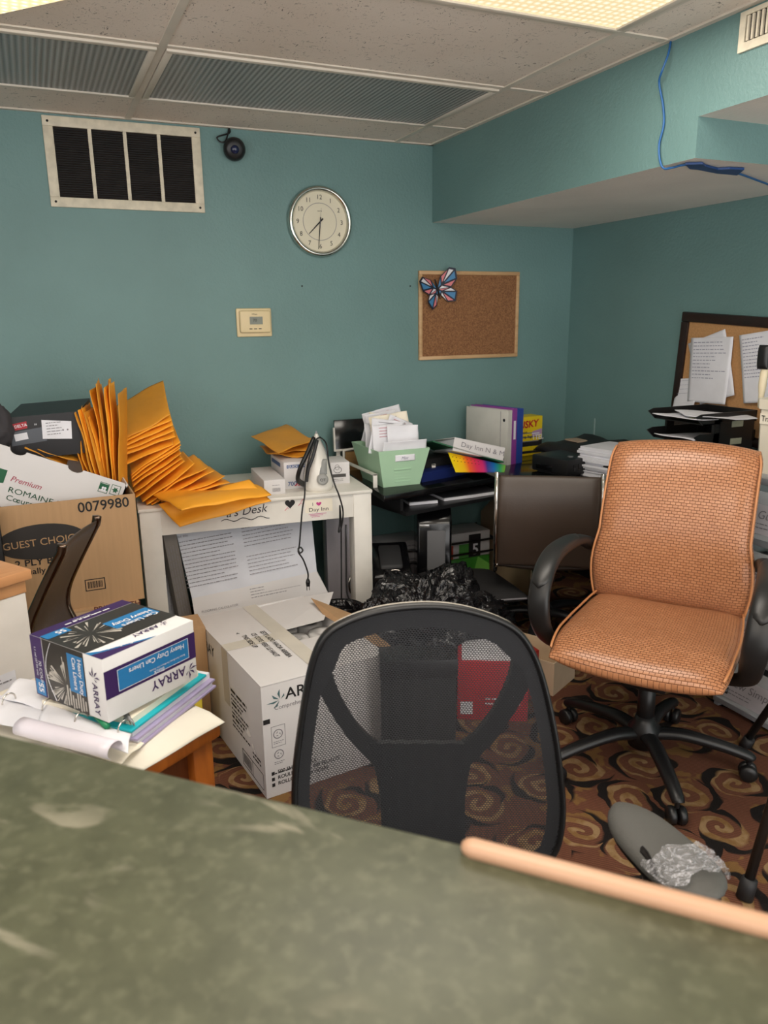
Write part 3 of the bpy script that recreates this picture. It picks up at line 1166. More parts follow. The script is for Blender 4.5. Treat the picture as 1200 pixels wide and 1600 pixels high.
text(m, fr, 'I', u0 + 0.03, v1 - 0.026, 0.014, k=3)
text(m, fr, 'Day Inn', u0 + 0.014, v1 - 0.050, 0.016, k=3, sx=1.2)
m.build('lettering', MATS['marker_black'], sg)
m = MB()
poly(m, fr, [(u0 + 0.058 + 0.0007 * 16 * math.sin(a_ * PI / 15) ** 3, v1 - 0.019 + 0.0006 * (13 * math.cos(a_ * PI / 15) - 5 * math.cos(2 * a_ * PI / 15) - 2 * math.cos(3 * a_ * PI / 15))) for a_ in range(30)], 3)
for k in range(3):
    quad(m, fr, u0 + 0.014 + k * 0.006, v1 - 0.062 - 0.006 * k, 0.075 - k * 0.02, 0.002, 3)
m.build('pink_marks', MAGENTA, sg)

# ---- printed white carton leaning under the table
yA = 3.03
F = [P(305, 968, y=yA - 0.06), P(512, 925, y=yA - 0.06), P(495, 893, y=yA - 0.03), P(300, 935, y=yA - 0.03)]
U = [P(300, 935, y=yA - 0.03), P(495, 893, y=yA - 0.03), P(486, 800, y=yA + 0.07), P(271, 815, y=yA + 0.07)]
Fb = [P(330, 1130, y=yA - 0.10), P(540, 1090, y=yA - 0.10)]
for p_ in Fb:
    p_.z = 0.0
t = thing('instruction_carton', 'white carton printed with fine instructions leaning under the white table', 'box', (Fb[0].x, Fb[0].y, 0))
MB().slabq([Fb[0], Fb[1], F[1], F[0]], (0.02, 0.12, 0)).build('lower_panel', CARD_W, t)
MB().slabq(F, (0.02, 0.10, 0)).build('middle_panel', CARD_W, t)
MB().slabq(U, (0.01, 0.06, 0)).build('printed_panel', M('cool_white_card', (206, 208, 216), 0.7), t)


def qframe(q_):
    ex = (q_[1] - q_[0]).normalized()
    up = q_[3] - q_[0]
    ey = (up - ex * up.dot(ex)).normalized()
    return Fr(q_[0], ex, ey, 0.001)


fq = qframe(U)
wU, hU = (U[1] - U[0]).length, (U[3] - U[0]).length
m = MB()
text(m, fq, 'About this', -0.03, hU - 0.07, 0.010, k=2)
text(m, fq, 'How to assemble', 0.24, hU - 0.045, 0.011, k=2)
lines(m, fq, -0.01, hU - 0.09, 0.22, 14, 0.0155, 0.0028, 2, 4)
lines(m, fq, 0.25, hU - 0.065, 0.22, 15, 0.0150, 0.0028, 2, 6)
m.build('printed_text', GREYINK, t)
fq = qframe(F)
m = MB()
lines(m, fq, 0.24, 0.075, 0.22, 4, 0.012, 0.003, 2, 9)
text(m, fq, 'FLOORING CALCULATOR', 0.03, 0.02, 0.009, k=2)
m.build('printed_text', GREYINK, t)
# grey printed boards standing at its left
for (xa, xb, tx, lab, mt, sd, yy) in ((253, 279, 246, 'pale grey printed board standing behind the left leg of the white table', 'board_grey', 1, 3.10), (279, 300, 252, 'darker printed board wedged beside the instruction carton under the table', 'board_dark', 2, 3.05)):
    q_ = [P(xa, 960, y=yy), P(xb, 962, y=yy), P(tx + (xb - xa), 822, y=yy), P(tx, 822, y=yy)]
    for k in (0, 1):
        dd = (q_[3 - k] - q_[k])
        q_[k] = q_[k] - dd * (q_[k].z / dd.z)
    t = thing('printed_board', lab, 'board', (q_[0].x, q_[0].y, 0))
    MB().slabq(q_, (-0.012, 0.03, 0)).build('board', M(mt, (168, 168, 172) if sd == 1 else (120, 114, 108), 0.7), t)
    fq = qframe(q_)
    m = MB()
    for k in range(4):
        for j in range(9):
            b0 = 0.42 + j * 0.05 + 0.008 * ((k * 7 + j * 3) % 3)
            m.add([(q_[0] * (1 - a_) + q_[1] * a_) * (1 - b_) + (q_[3] * (1 - a_) + q_[2] * a_) * b_ + Vector((0.0004, -0.002, 0)) for a_, b_ in ((0.15 + k * 0.2, b0), (0.19 + k * 0.2, b0), (0.19 + k * 0.2, b0 + 0.04), (0.15 + k * 0.2, b0 + 0.04))], [(0, 1, 2, 3)])
    m.build('printed_text', GREYINK, t)
# white panel with a handle under the right of the table
q_ = [P(512, 930, y=3.32), P(556, 925, y=3.32), P(553, 795, y=3.32), P(509, 795, y=3.32)]
for k in (0, 1):
    q_[k] = Vector((q_[3 - k].x, q_[3 - k].y, 0.0))
t = thing('tall_board', 'tall white board leaning behind the right leg of white table', 'board', (q_[0].x, q_[0].y, 0))
MB().slabq(q_, (0.0, 0.03, 0)).build('board', M('pale_lilac_white', (206, 200, 206), 0.4), t)
MB().tube(smooth_path([P(541, 820, y=3.31), P(541, 900, y=3.31), P(543, 930, y=3.305), P(552, 945, y=3.305)], 4), 0.004, 6).build('edge_rail', STEEL, t, smooth=True)
MB().tube(smooth_path([P(548, 900, y=3.30), P(545, 912, y=3.29), P(548, 926, y=3.29), P(553, 924, y=3.29)], 4), 0.005, 8).build('latch', CHROME, t, smooth=True)


# ================================================================== cardboard boxes at the left
def open_carton(t, sx, sy, sz, mat, th=0.005, lid=False):
    m = MB()
    m.box((0, 0, 0), (sx, th, sz)).box((0, sy - th, 0), (sx, sy, sz)).box((0, th, 0), (th, sy - th, sz)).box((sx - th, th, 0), (sx, sy - th, sz))
    m.box((th, th, 0), (sx - th, sy - th, th))
    if lid:
        m.box((th, th, sz - th), (sx - th, sy - th, sz))
    return m.build('carton', mat, t, world=False)


gz = 0.49
yG = 2.70
gr_ = P(211, 772, y=yG)
GX = 0.48
t = thing('paper_goods_carton', 'brown carton marked 0079980 with a black oval, under the lettuce box', 'box', (gr_.x - GX, yG, gz), math.radians(0.8))
gh = gr_.z - gz
open_carton(t, GX, 0.46, gh, KRAFT)
ff = box_frames(t, GX, 0.46, gh)['front']


def onf(f_, px, py):
    d_ = CAM_R @ Vector((px - 600.0, 800.0 - py, -1200.0))
    c_ = Vector((0, 0, CAM_H))
    k_ = (f_.o - c_).dot(f_.n) / d_.dot(f_.n)
    q_ = c_ + d_ * k_ - f_.o
    return q_.dot(f_.ex), q_.dot(f_.ey)


m = MB()
u, v = onf(ff, 122, 801)
text(m, ff, '0079980', u, v, 0.034, rot=0.02, bold=0.012, sx=0.98)
u, v = onf(ff, 24, 887)
text(m, ff, '2 PLY BATH', u, v, 0.022, bold=0.015, sx=1.15)
text(m, ff, 'Individually W', u - 0.05, v - 0.03, 0.020, bold=0.01, sx=1.1)
m.build('lettering', INK, t)
u, v = onf(ff, 66, 846)
eo = ellipse(MB(), ff, u, v, 0.138, 0.060, 1.5).build('oval_logo', M('faded_black', (44, 40, 38), 0.7), t)
m = MB()
text(m, ff, 'GUEST CHOICE', u, v - 0.012, 0.024, k=3, align='CENTER', rot=0.03, sx=1.0)
m.build('lettering', KRAFT, eo)
m = MB()
u, v = onf(ff, 149, 913)
ring(m, ff, u, v, 0.001, 0.001, 0.0005)
for w_, h_ in ((0.066, 0.0025), ):
    quad(m, ff, u - 0.033, v - 0.021, 0.066, 0.003)
    quad(m, ff, u - 0.033, v + 0.018, 0.066, 0.003)
    quad(m, ff, u - 0.033, v - 0.021, 0.003, 0.04)
    quad(m, ff, u + 0.030, v - 0.021, 0.003, 0.04)
for k in range(16):
    quad(m, ff, u - 0.024 + k * 0.003, v - 0.012, 0.0012 + 0.001 * (k % 3 == 0), 0.024)
m.build('barcode', INK, t)

# bath tissue carton under it
t = thing('bath_tissue_carton', 'lower brown carton with taped top directly under the 0079980 carton', 'box', (gr_.x - 0.46, yG - 0.02, 0), math.radians(0.8))
lbox(t, 'carton', KRAFT, (0, 0, 0), (0.44, 0.46, gz), 0.006)
ff = box_frames(t, 0.44, 0.46, gz)['front']
m = MB()
u, v = onf(ff, 147, 957)
text(m, ff, 'PRIME BATH', u, v, 0.020, bold=0.012)
m.build('lettering', M('brown_ink', (92, 40, 34), 0.7, var=0), t)
m = MB()
quad(m, ff, 0.10, gz - 0.030, 0.30, 0.022, 2)
m.build('packing_tape', M('clear_brown_tape', (206, 176, 140), 0.15), t)
u, v = onf(ff, 115, 968)
m = MB()
quad(m, ff, u - 0.012, v - 0.02, 0.024, 0.04, 1)
m.build('label_patch', PAPER, t)

# white lettuce box, tilted in the carton
yR = 2.80
q_ = [P(-60, 860, y=yR), P(178, 905, y=yR), P(200, 757, y=yR), P(-70, 672, y=yR)]
q_[0] = q_[3] + (q_[1] - q_[2])
ex = (q_[2] - q_[3]).normalized()
ey = (q_[3] - q_[0] - ex * (q_[3] - q_[0]).dot(ex)).normalized()
W_, H_ = (q_[2] - q_[3]).length, 0.20
q_[0], q_[1] = q_[3] - ey * H_, q_[2] - ey * H_
dv = Vector((0.0, 0.30, 0.0))
t = thing('lettuce_box', 'white romaine lettuce box tilted in brown carton, holding yellow mailers', 'box', q_[0])
fq = Fr(q_[0], ex, ey)
# front wall with two finger notches in its top edge
outline = [(0, 0), (W_, 0), (W_, H_ - 0.012), (W_ - 0.012, H_)]


def notch(cx_, w_, d_):
    return [(cx_ + w_, H_)] + [(cx_ + w_ * math.cos(a_), H_ - d_ * math.sin(a_)) for a_ in [PI * i / 8 for i in range(1, 8)]] + [(cx_ - w_, H_)]


u1, _v = onf(fq, 118, 733)
u2, _v = onf(fq, 28, 706)
outline += notch(u1, 0.026, 0.016) + notch(u2, 0.026, 0.018) + [(0, H_)]
MB().prism([fq.p(a_, b_, 0) for a_, b_ in outline], (0, 0.006, 0)).build('front_wall', CARD_W, t)
m = MB()
m.slabq([q_[3] + dv, q_[2] + dv, q_[1] + dv, q_[0] + dv], (0, -0.006, 0))
m.hexa([q_[1], q_[1] + dv, q_[2] + dv, q_[2]], [p_ - ex * 0.006 for p_ in (q_[1], q_[1] + dv, q_[2] + dv, q_[2])])
m.hexa([q_[0], q_[0] + dv, q_[3] + dv, q_[3]], [p_ + ex * 0.006 for p_ in (q_[0], q_[0] + dv, q_[3] + dv, q_[3])])
m.hexa([q_[0], q_[1], q_[1] + dv, q_[0] + dv], [p_ + ey * 0.006 for p_ in (q_[0], q_[1], q_[1] + dv, q_[0] + dv)])
m.build('box_body', CARD_W, t)
m = MB()
u, v = onf(fq, 15, 751)
text(m, fq, 'Premium', u, v, 0.019, shear=0.25, bold=0.002)
m.build('red_lettering', M('maroon_ink', (164, 60, 84), 0.7, var=0), t)
m = MB()
u, v = onf(fq, 11, 768)
text(m, fq, 'ROMAINE HEARTS', u, v, 0.019, bold=0.0, sx=1.22)
u, v = onf(fq, 8, 780)
text(m, fq, 'C\u0153urs de romaine', u, v, 0.018, bold=0.0, sx=1.18)
m.build('lettering', M('green_ink', (20, 74, 48), 0.7, var=0), t)
m = MB()
u, v = onf(fq, 12, 735)
poly(m, fq, [(u - 0.11, v), (u, v), (u + 0.0, v - 0.045), (u - 0.11, v - 0.07)])
for (px, py) in ((162, 762), (180, 766)):
    u, v = onf(fq, px, py)
    for (a_, b_, w_, h_) in ((-0.016, -0.018, 0.032, 0.002), (-0.016, 0.016, 0.032, 0.002), (-0.016, -0.018, 0.002, 0.036), (0.014, -0.018, 0.002, 0.036)):
        quad(m, fq, u + a_, v + b_, w_, h_)
    if px < 170:
        quad(m, fq, u - 0.014, v - 0.008, 0.028, 0.022)
    else:
        pts = []
        for i in range(12):
            rr = 0.012 if i % 2 == 0 else 0.006
            pts.append((u + rr * math.cos(PI * i / 6), v + rr * math.sin(PI * i / 6)))
        poly(m, fq, pts)
m.build('logo', GREEN_D, t)
m = MB()
u, v = onf(fq, 162, 764)
for dx, dy in ((-0.004, 0.004), (0.004, 0.004), (-0.004, -0.004), (0.004, -0.004)):
    ellipse(m, fq, u + dx, v + dy, 0.0042, 0.0042, 2, 12)
m.build('clover_mark', PAPER, t)


# ---- padded mailers
def mailer(L, Rr_, dep, T, label, group, mat=ENV, seed=0, sag=0.0, name='padded_mailer'):
    """one padded mailer with its near edge from L to Rr_, going back along dep"""
    L, Rr_, dep = Vector(L), Vector(Rr_), Vector(dep)
    nn = (Rr_ - L).cross(dep).normalized()

    def fn(u, v):
        a_, b_ = (u + 1) / 2, (v + 1) / 2
        p_ = L * (1 - a_) + Rr_ * a_ + dep * b_
        w_ = noise.noise(Vector((a_ * 2.3 + seed * 7.1, b_ * 2.0, seed * 1.3))) * T * 0.9
        w_ += math.sin(a_ * PI) * sag
        return p_ + nn * w_
    me = MB()
    me.pillow(fn, T, 12, 10, p=2.6, keep=0.12)
    o_ = me.build(name, mat, smooth=True)
    return tag(o_, label, 'padded envelope', group)


fan = [((185.5, 694), (266, 648)), ((185.5, 697.5), (267, 655)), ((185, 703), (271, 665)), ((185, 710), (272, 673)), ((185, 716), (274, 681)),
       ((186, 730), (272, 695)), ((205, 742), (282, 691)), ((205, 747), (283, 696)), ((206, 752), (283, 702)), ((207, 760), (284, 709)),
       ((210, 769), (285, 716)), ((212, 778), (290, 722)), ((222, 784), (304, 724)), ((228, 786), (322, 728)), ((236, 787), (334, 735)),
       ((246, 786), (352, 746)), ((252, 785), (360, 756))]
for i, (a_, b_) in enumerate(fan):
    k = i / (len(fan) - 1)
    yy = 3.06 - 0.05 * k
    L, Rr_ = P(*a_, y=yy), P(*b_, y=yy - 0.01)
    dep = Vector((0.02 - 0.03 * k, 0.26, 0.115 * (1 - k) ** 1.5 + 0.0))
    T = 0.011 if i < 6 else 0.010 if i < 12 else 0.016
    pos = 'topmost' if i == 0 else 'lowest' if i == len(fan) - 1 else ORD[i] + ' from the top'
    mailer(L, Rr_, dep, T, 'yellow padded mailer in the fanned pile on white table, ' + pos, 'mailers fanned on the white table', ENV2 if i < 1 else ENV, i)
# two puffy mailers lying flat at the table front
za = 0.80
mailer(P(284, 797, z=za), P(424, 775, z=0.79), P(232, 782, z=0.785) - P(284, 797, z=za) + Vector((0.02, 0.10, 0)), 0.034, 'puffy yellow mailer lying flat at the front of the white table, upper one', 'mailers fanned on the white table', ENV, 31)
mailer(P(281, 824, y=2.86), P(424, 783, z=0.768), P(250, 792, z=0.768) - P(281, 824, y=2.86) + Vector((0.0, 0.04, 0.0)), 0.022, 'yellow mailer drooping over the front edge of the white table, lowest one', 'mailers fanned on the white table', ENV, 33)
# standing ones in the lettuce box
stand = [((150, 752), (117, 645)), ((155, 752), (122, 641)), ((158, 753), (128, 638)), ((162, 755), (133, 645)), ((166, 757), (139, 652)), ((170, 757), (142, 610)),
         ((174, 758), (150, 600)), ((178, 760), (162, 606)), ((182, 762), (172, 600)), ((186, 764), (183, 616)), ((142, 748), (124, 690)), ((134, 745), (117, 700))]
for i, (b_, t_) in enumerate(stand):
    yy = 2.90 + 0.012 * (i % 3)
    B = P(b_[0], b_[1] + 14, y=yy)
    Tt = P(t_[0], t_[1], y=yy + 0.02)
    dep = Vector((0.05 if i % 2 else 0.02, 0.16, 0.01))
    lab = 'upright yellow padded mailer in the lettuce box, ' + (('%s from the left' % ORD[i]) if i < 10 else ('short one at front' if i == 10 else 'short one under the black faucet box'))
    mailer(B, Tt, dep, 0.012, lab, 'mailers standing in the lettuce box', ENV if i % 3 else ENV2, 40 + i)
# flattened ones under the black box
for i, (a_, b_) in enumerate((((38, 700), (104, 728)), ((58, 703), (122, 722)))):
    mailer(P(*a_, y=2.93), P(*b_, y=2.95), (0.02, 0.15, 0.02), 0.010, 'crumpled yellow mailer lying under the black faucet box, ' + ('left one' if i == 0 else 'right one'), 'mailers standing in the lettuce box', ENV2, 60 + i)

# black faucet box
yD = 2.94
q_ = [P(20, 699, y=yD), P(106, 690, y=yD), P(104, 637, y=yD), P(9, 653, y=yD)]
ex = (q_[1] - q_[0]).normalized()
ey = (q_[3] - q_[0] - ex * (q_[3] - q_[0]).dot(ex)).normalized()
W_, H_ = 0.236, 0.150
o = q_[3] - ey * H_
dv = Vector((0.05, 0.16, 0.03))
t = thing('faucet_box', 'black faucet box with white stickers tilted on top of the lettuce box', 'box', o)
c4 = [o, o + ex * W_, o + ex * W_ + ey * H_, o + ey * H_]
MB().slabq(c4, dv).build('carton', M('black_card', (30, 29, 32), 0.35), t)
fq = Fr(o, ex, ey)
m = MB()
poly(m, fq, [(0.012, H_ - 0.048), (0.062, H_ - 0.042), (0.062, H_ - 0.018), (0.012, H_ - 0.024)], 1)
m.build('red_panel', M('brand_red', (164, 30, 44), 0.5), t)
m = MB()
text(m, fq, 'DELTA', 0.022, H_ - 0.039, 0.010, rot=0.12, k=2, bold=0.012, sx=0.95)
poly(m, fq, [(0.013, H_ - 0.042), (0.020, H_ - 0.041), (0.0165, H_ - 0.031)], 2)
text(m, fq, 'ss', 0.085, H_ - 0.034, 0.008, k=2)
m.build('lettering', PAPER, t)
m = MB()
poly(m, fq, [(0.004, 0.05), (0.118, 0.058), (0.118, 0.108), (0.010, 0.098)], 0.5)
m.build('grey_panel', M('slate_card', (84, 88, 96), 0.4), t)
m = MB()
poly(m, fq, [(0.018, 0.066), (0.060, 0.071), (0.058, 0.094), (0.016, 0.090)], 2)
m.build('small_sticker', PAPER, t)
m = MB()
poly(m, fq, [(0.105, 0.066), (0.200, 0.056), (0.206, 0.118), (0.110, 0.132)], 3)
lab_ = m.build('large_sticker', PAPER, t)
m = MB()
lines(m, fq, 0.122, 0.118, 0.05, 5, 0.010, 0.0025, 5, 4)
ellipse(m, fq, 0.175, 0.09, 0.003, 0.003, 5)
ellipse(m, fq, 0.19, 0.09, 0.003, 0.003, 5)
m.build('printed_text', GREYINK, lab_)


def blob(name, c_, rad, label, cat, mat, seed=1, amp=0.18, freq=3.0, n=40, flat=None, sharp=0.0):
    m_ = MB()
    vs, fs = [], []
    nu, nv = n, n // 2
    for i in range(nv + 1):
        th = PI * i / nv
        for j in range(nu):
            ph = 2 * PI * j / nu
            d_ = Vector((math.sin(th) * math.cos(ph), math.sin(th) * math.sin(ph), math.cos(th)))
            q1 = noise.noise(d_ * freq + Vector((seed * 3.7, 0, 0)))
            q2 = abs(noise.noise(d_ * freq * 2.6 + Vector((0, seed * 2.1, 0))))
            rr = 1 + amp * q1 - sharp * q2 - 0.4 * sharp * abs(noise.noise(d_ * freq * 6.5 + Vector((seed, 5.0, 0))))
            p_ = Vector(c_) + Vector((d_.x * rad[0], d_.y * rad[1], d_.z * rad[2])) * rr
            if flat is not None and p_.z < flat:
                p_.z = flat
            vs.append(p_)
    for i in range(nv):
        for j in range(nu):
            a_, b_ = i * nu + j, i * nu + (j + 1) % nu
            fs.append((a_, b_, b_ + nu, a_ + nu))
    m_.add(vs, fs)
    o_ = m_.build(name, mat, smooth=True)
    return tag(o_, label, cat)


blob('cloth_bag', P(-8, 668, y=2.95), (0.06, 0.09, 0.09), 'dark grey cloth bag at far left beside the black faucet box', 'bag', M('dark_grey_cloth', (62, 60, 64), 0.9, bump=0.3, bscale=60), 3)

# ================================================================== boxes and the iron on the white table
q_ = [P(416, 772, z=TZ), P(442, 768, z=TZ)]
# long narrow white box
a_, b_, c_ = P(417, 774, z=TZ), P(446, 771, z=TZ), P(361, 748, z=TZ)
ux = (b_ - a_).normalized()
uy = Vector((-ux.y, ux.x, 0))
t = thing('narrow_box', 'long narrow white box beside the fanned yellow mailers on white table', 'box', a_, math.atan2(ux.y, ux.x) + math.radians(-4))
lbox(t, 'carton', CARD_W, (-0.01, 0, 0), (0.078, 0.30, 0.062), 0.002)
f_ = box_frames(t, 0.078, 0.30, 0.062)['front']
m = MB()
for k in range(14):
    quad(m, f_, 0.024 + k * 0.0024, 0.012, 0.001 + 0.0006 * (k % 2), 0.016)
lines(m, f_, 0.024, 0.038, 0.035, 2, 0.006, 0.002, 1, 5)
m.build('barcode', GREYINK, t)
# printed glove box carrying mailers
zb = TZ
a_ = P(445, 765, z=zb)
t = thing('glove_box', 'white printed glove box under loose yellow mailers behind the iron', 'box', a_, math.radians(-3))
bw_, bd_, bh_ = 0.20, 0.24, 0.115
lbox(t, 'carton', CARD_W, (0, 0, 0), (bw_, bd_, bh_), 0.002)
fb = box_frames(t, bw_, bd_, bh_)
m = MB()
quad(m, fb['front'], 0.012, bh_ - 0.026, 0.12, 0.014)
quad(m, fb['left'], 0.02, bh_ - 0.03, 0.16, 0.018)
text(m, fb['front'], '700', 0.014, 0.014, 0.018, bold=0.02)
m.build('blue_print', M('slate_blue_print', (74, 96, 140), 0.5), t)
m = MB()
text(m, fb['front'], 'QUICK SUPER', 0.016, bh_ - 0.024, 0.010, k=3, bold=0.01)
m.build('lettering', PAPER, t)
m = MB()
poly(m, fb['front'], [(0.042, 0.012), (0.060, 0.030), (0.066, 0.028), (0.050, 0.012)], 2)
poly(m, fb['front'], [(0.056, 0.012), (0.070, 0.026), (0.076, 0.024), (0.066, 0.012)], 2)
m.build('red_print', RED, t)
ztop = TZ + bh_
mo = [((398, 691), (478, 705), (462, 661), 0.0), ((403, 697), (482, 712), (0, 0), -0.0), ((440, 705), (508, 712), (0, 0), 0)]
mailer(P(420, 712, z=ztop + 0.012), P(492, 712, z=ztop + 0.012), (0.02, 0.22, 0.004), 0.016, 'yellow mailer lying flat directly on the glove box, lowest of three', 'mailers on the glove box', ENV2, 71)
mailer(P(437, 704, z=ztop + 0.034), P(505, 700, z=ztop + 0.030), (0.05, 0.20, 0.01), 0.018, 'yellow mailer between two others on the glove box, right end behind the iron', 'mailers on the glove box', ENV2, 72)
mailer(P(435, 707, z=ztop + 0.046), P(492, 688, z=ztop + 0.062), P(398, 690, z=ztop + 0.056) - P(435, 707, z=ztop + 0.046) + Vector((0.0, 0.06, 0.02)), 0.014, 'yellow mailer with one corner pointing left atop the glove box', 'mailers on the glove box', ENV2, 73)
# second small box at the right
a_ = P(517, 757, z=TZ)
t = thing('appliance_box', 'small white printed box at the right end behind the iron', 'box', a_, math.radians(-8))
lbox(t, 'carton', CARD_W, (0, 0, 0), (0.085, 0.16, 0.095), 0.002)
f_ = box_frames(t, 0.085, 0.16, 0.095)['front']
m = MB()
quad(m, f_, 0.006, 0.030, 0.062, 0.014)
ring(m, f_, 0.032, 0.062, 0.018, 0.014, 0.002)
ring(m, f_, 0.03, 0.074, 0.010, 0.012, 0.0015)
lines(m, f_, 0.006, 0.02, 0.05, 2, 0.007, 0.002, 1, 3)
m.build('printed_text', M('dark_grey_ink', (70, 68, 66), 0.7), t)

# clothes iron standing on its heel
ib = P(497, 767, z=TZ)
IH = 0.245
t = thing('clothes_iron', 'white and black clothes iron standing on its heel at the table front', 'iron', ib, math.radians(-20))
m = MB()
# stand-up body: sections (height, half width, depth to the handle side)
secs = [(0.0, 0.060, 0.075), (0.02, 0.062, 0.085), (0.06, 0.058, 0.085), (0.11, 0.048, 0.075), (0.16, 0.034, 0.060), (0.20, 0.020, 0.045), (0.235, 0.006, 0.030)]
vs, fs = [], []
N_ = 14
for (h_, w_, d_) in secs:
    for k in range(N_):
        a0 = PI * k / (N_ - 1)
        vs.append((w_ * math.cos(a0), -d_ * abs(math.sin(a0)) ** 0.8 + 0.05, h_))
for i in range(len(secs) - 1):
    for k in range(N_):
        k2 = (k + 1) % N_
        fs.append((i * N_ + k, i * N_ + k2, (i + 1) * N_ + k2, (i + 1) * N_ + k))
fs.append(tuple(range(N_ - 1, -1, -1)))
fs.append(tuple((len(secs) - 1) * N_ + k for k in range(N_)))
m.add(vs, fs)
m.build('body', M('iron_white', (234, 230, 222), 0.3), t, smooth=True, world=False)
pl = MB()
pl.prism([(-0.064, 0.055, 0.002), (0.064, 0.055, 0.002), (0.060, 0.055, 0.07), (0.038, 0.055, 0.16), (0.0, 0.055, IH), (-0.038, 0.055, 0.16), (-0.060, 0.055, 0.07)], (0, 0.008, 0))
pl.build('soleplate', STEEL, t, world=False)
hd = smooth_path([(-0.058, 0.0, 0.03), (-0.080, -0.045, 0.06), (-0.068, -0.062, 0.11), (-0.040, -0.052, 0.165), (-0.010, -0.012, 0.225)], 5)
MB().tube(hd, 0.012, 10, ry=0.009).build('handle', BLACK, t, smooth=True, world=False)
hd = smooth_path([(-0.045, -0.04, 0.05), (-0.036, -0.045, 0.10), (-0.016, -0.04, 0.15), (0.004, -0.012, 0.215)], 5)
MB().tube(hd, 0.007, 8).build('grip_band', M('charcoal_grip', (50, 50, 52), 0.5), t, smooth=True, world=False)
MB().lathe([(0.024, 0), (0.024, 0.008), (0.018, 0.012), (0.001, 0.012)], (0.020, -0.030, 0.055), (0.15, -1, 0.1), 20).build('dial', M('iron_grey', (150, 150, 146), 0.4), t, world=False)
MB().pillow(lambda u, v: (0.024 + u * 0.016, -0.031 + 0.012 * (v + 1), 0.105 + v * 0.03), 0.008, 8, 8, p=3).build('display', M('iron_grey2', (128, 130, 128), 0.3), t, smooth=True, world=False)
m = MB()
fi = Fr(tw(t, (0.020, -0.043, 0.055)), TM[t.name].to_3x3() @ Vector((1, 0, 0)), (0, 0, 1))
text(m, fi, 'OT', -0.010, -0.006, 0.012, k=2)
m.build('lettering', INK, t)
w0 = P(500, 683, y=ib.y + 0.02)
cp = [w0, P(492, 690, y=ib.y - 0.09), P(482, 720, y=ib.y - 0.10), P(477, 752, y=ib.y - 0.09), P(476, 775, y=2.85), P(472, 800, y=2.85), P(468, 850, y=2.85), P(466, 858, y=2.85), P(469, 864, y=2.84), P(473, 860, y=2.845), P(469, 855, y=2.85), P(466, 862, y=2.85), P(474, 875, y=2.85), P(481, 895, y=2.85), P(481, 905, y=2.85)]
m = MB()
m.tube(smooth_path(cp, 5), 0.0034, 7)
cp = [w0, P(510, 694, y=ib.y - 0.07), P(514, 725, y=ib.y - 0.08), P(523, 757, y=2.85), P(530, 775, y=2.84), P(536, 800, y=2.85), P(533, 825, y=2.86), P(529, 831, y=2.86), P(531, 815, y=2.86), P(531, 790, y=2.85), P(533, 830, y=2.9), P(533.5, 940, y=2.9)]
m.tube(smooth_path(cp, 5), 0.0034, 7)
m.build('cord', BLACK, t, smooth=True)
pp = P(481, 905, y=2.85)
m = MB()
m.tube([pp, pp + Vector((0, 0, -0.012)), pp + Vector((0, 0, -0.03))], [0.006, 0.010, 0.008], 8)
m.box((pp.x - 0.006, pp.y - 0.001, pp.z - 0.048), (pp.x - 0.004, pp.y + 0.003, pp.z - 0.03)).box((pp.x + 0.004, pp.y - 0.001, pp.z - 0.048), (pp.x + 0.006, pp.y + 0.003, pp.z - 0.03))
m.build('plug', BLACK, t)

# ================================================================== black corner desk
DZ = 0.72
fl, frr = P(600, 775, z=DZ), P(782, 744, z=DZ)
t = desk = thing('corner_desk', 'black corner desk with keyboard shelf loaded with binders and a green bin', 'desk', (1.30, 2.9, 0))
out = [(fl.x, fl.y, DZ - 0.028), (frr.x, frr.y, DZ - 0.028), (2.20, 2.78, DZ - 0.028), (2.20, 2.20, DZ - 0.028), (2.715, 2.20, DZ - 0.028), (2.715, 3.575, DZ - 0.028), (1.345, 3.575, DZ - 0.028)]
MB().prism(out, (0, 0, 0.028)).build('desk_top', BLACK_G, t, bevel=0.003)
ed = (frr - fl).normalized()
en = Vector((-ed.y, ed.x, 0))
kz = DZ - 0.10
k0 = fl + ed * 0.10 - en * 0.02
k0.z = kz
k1 = fl + ed * 0.72 - en * 0.02
k1.z = kz
MB().prism([k0, k1, k1 + en * 0.30, k0 + en * 0.30], (0, 0, 0.016)).build('keyboard_shelf', BLACK, t)
for kk in (k0 + en * 0.04, k1 + en * 0.04 - ed * 0.02):
    MB().prism([kk, kk + ed * 0.015, kk + ed * 0.015 + en * 0.24, kk + en * 0.24], (0, 0, 0.075)).build('shelf_bracket', BLACK, t)
MB().prism([(2.17, 3.07, 0), (2.17, 3.56, 0), (2.17, 3.56, 0.40), (2.17, 3.32, 0.60), (2.17, 3.07, DZ - 0.028)], (0.02, 0, 0)).build('side_panel', M('beige_panel', (166, 140, 112), 0.6), t)
MB().box((2.66, 2.22, 0), (2.70, 2.30, DZ - 0.028)).build('leg', BLACK, t)
MB().box((2.22, 2.22, 0), (2.26, 2.26, DZ - 0.028)).build('leg', BLACK, t)
MB().box((1.37, 3.50, 0), (1.41, 3.54, DZ - 0.028)).build('leg', BLACK, t)

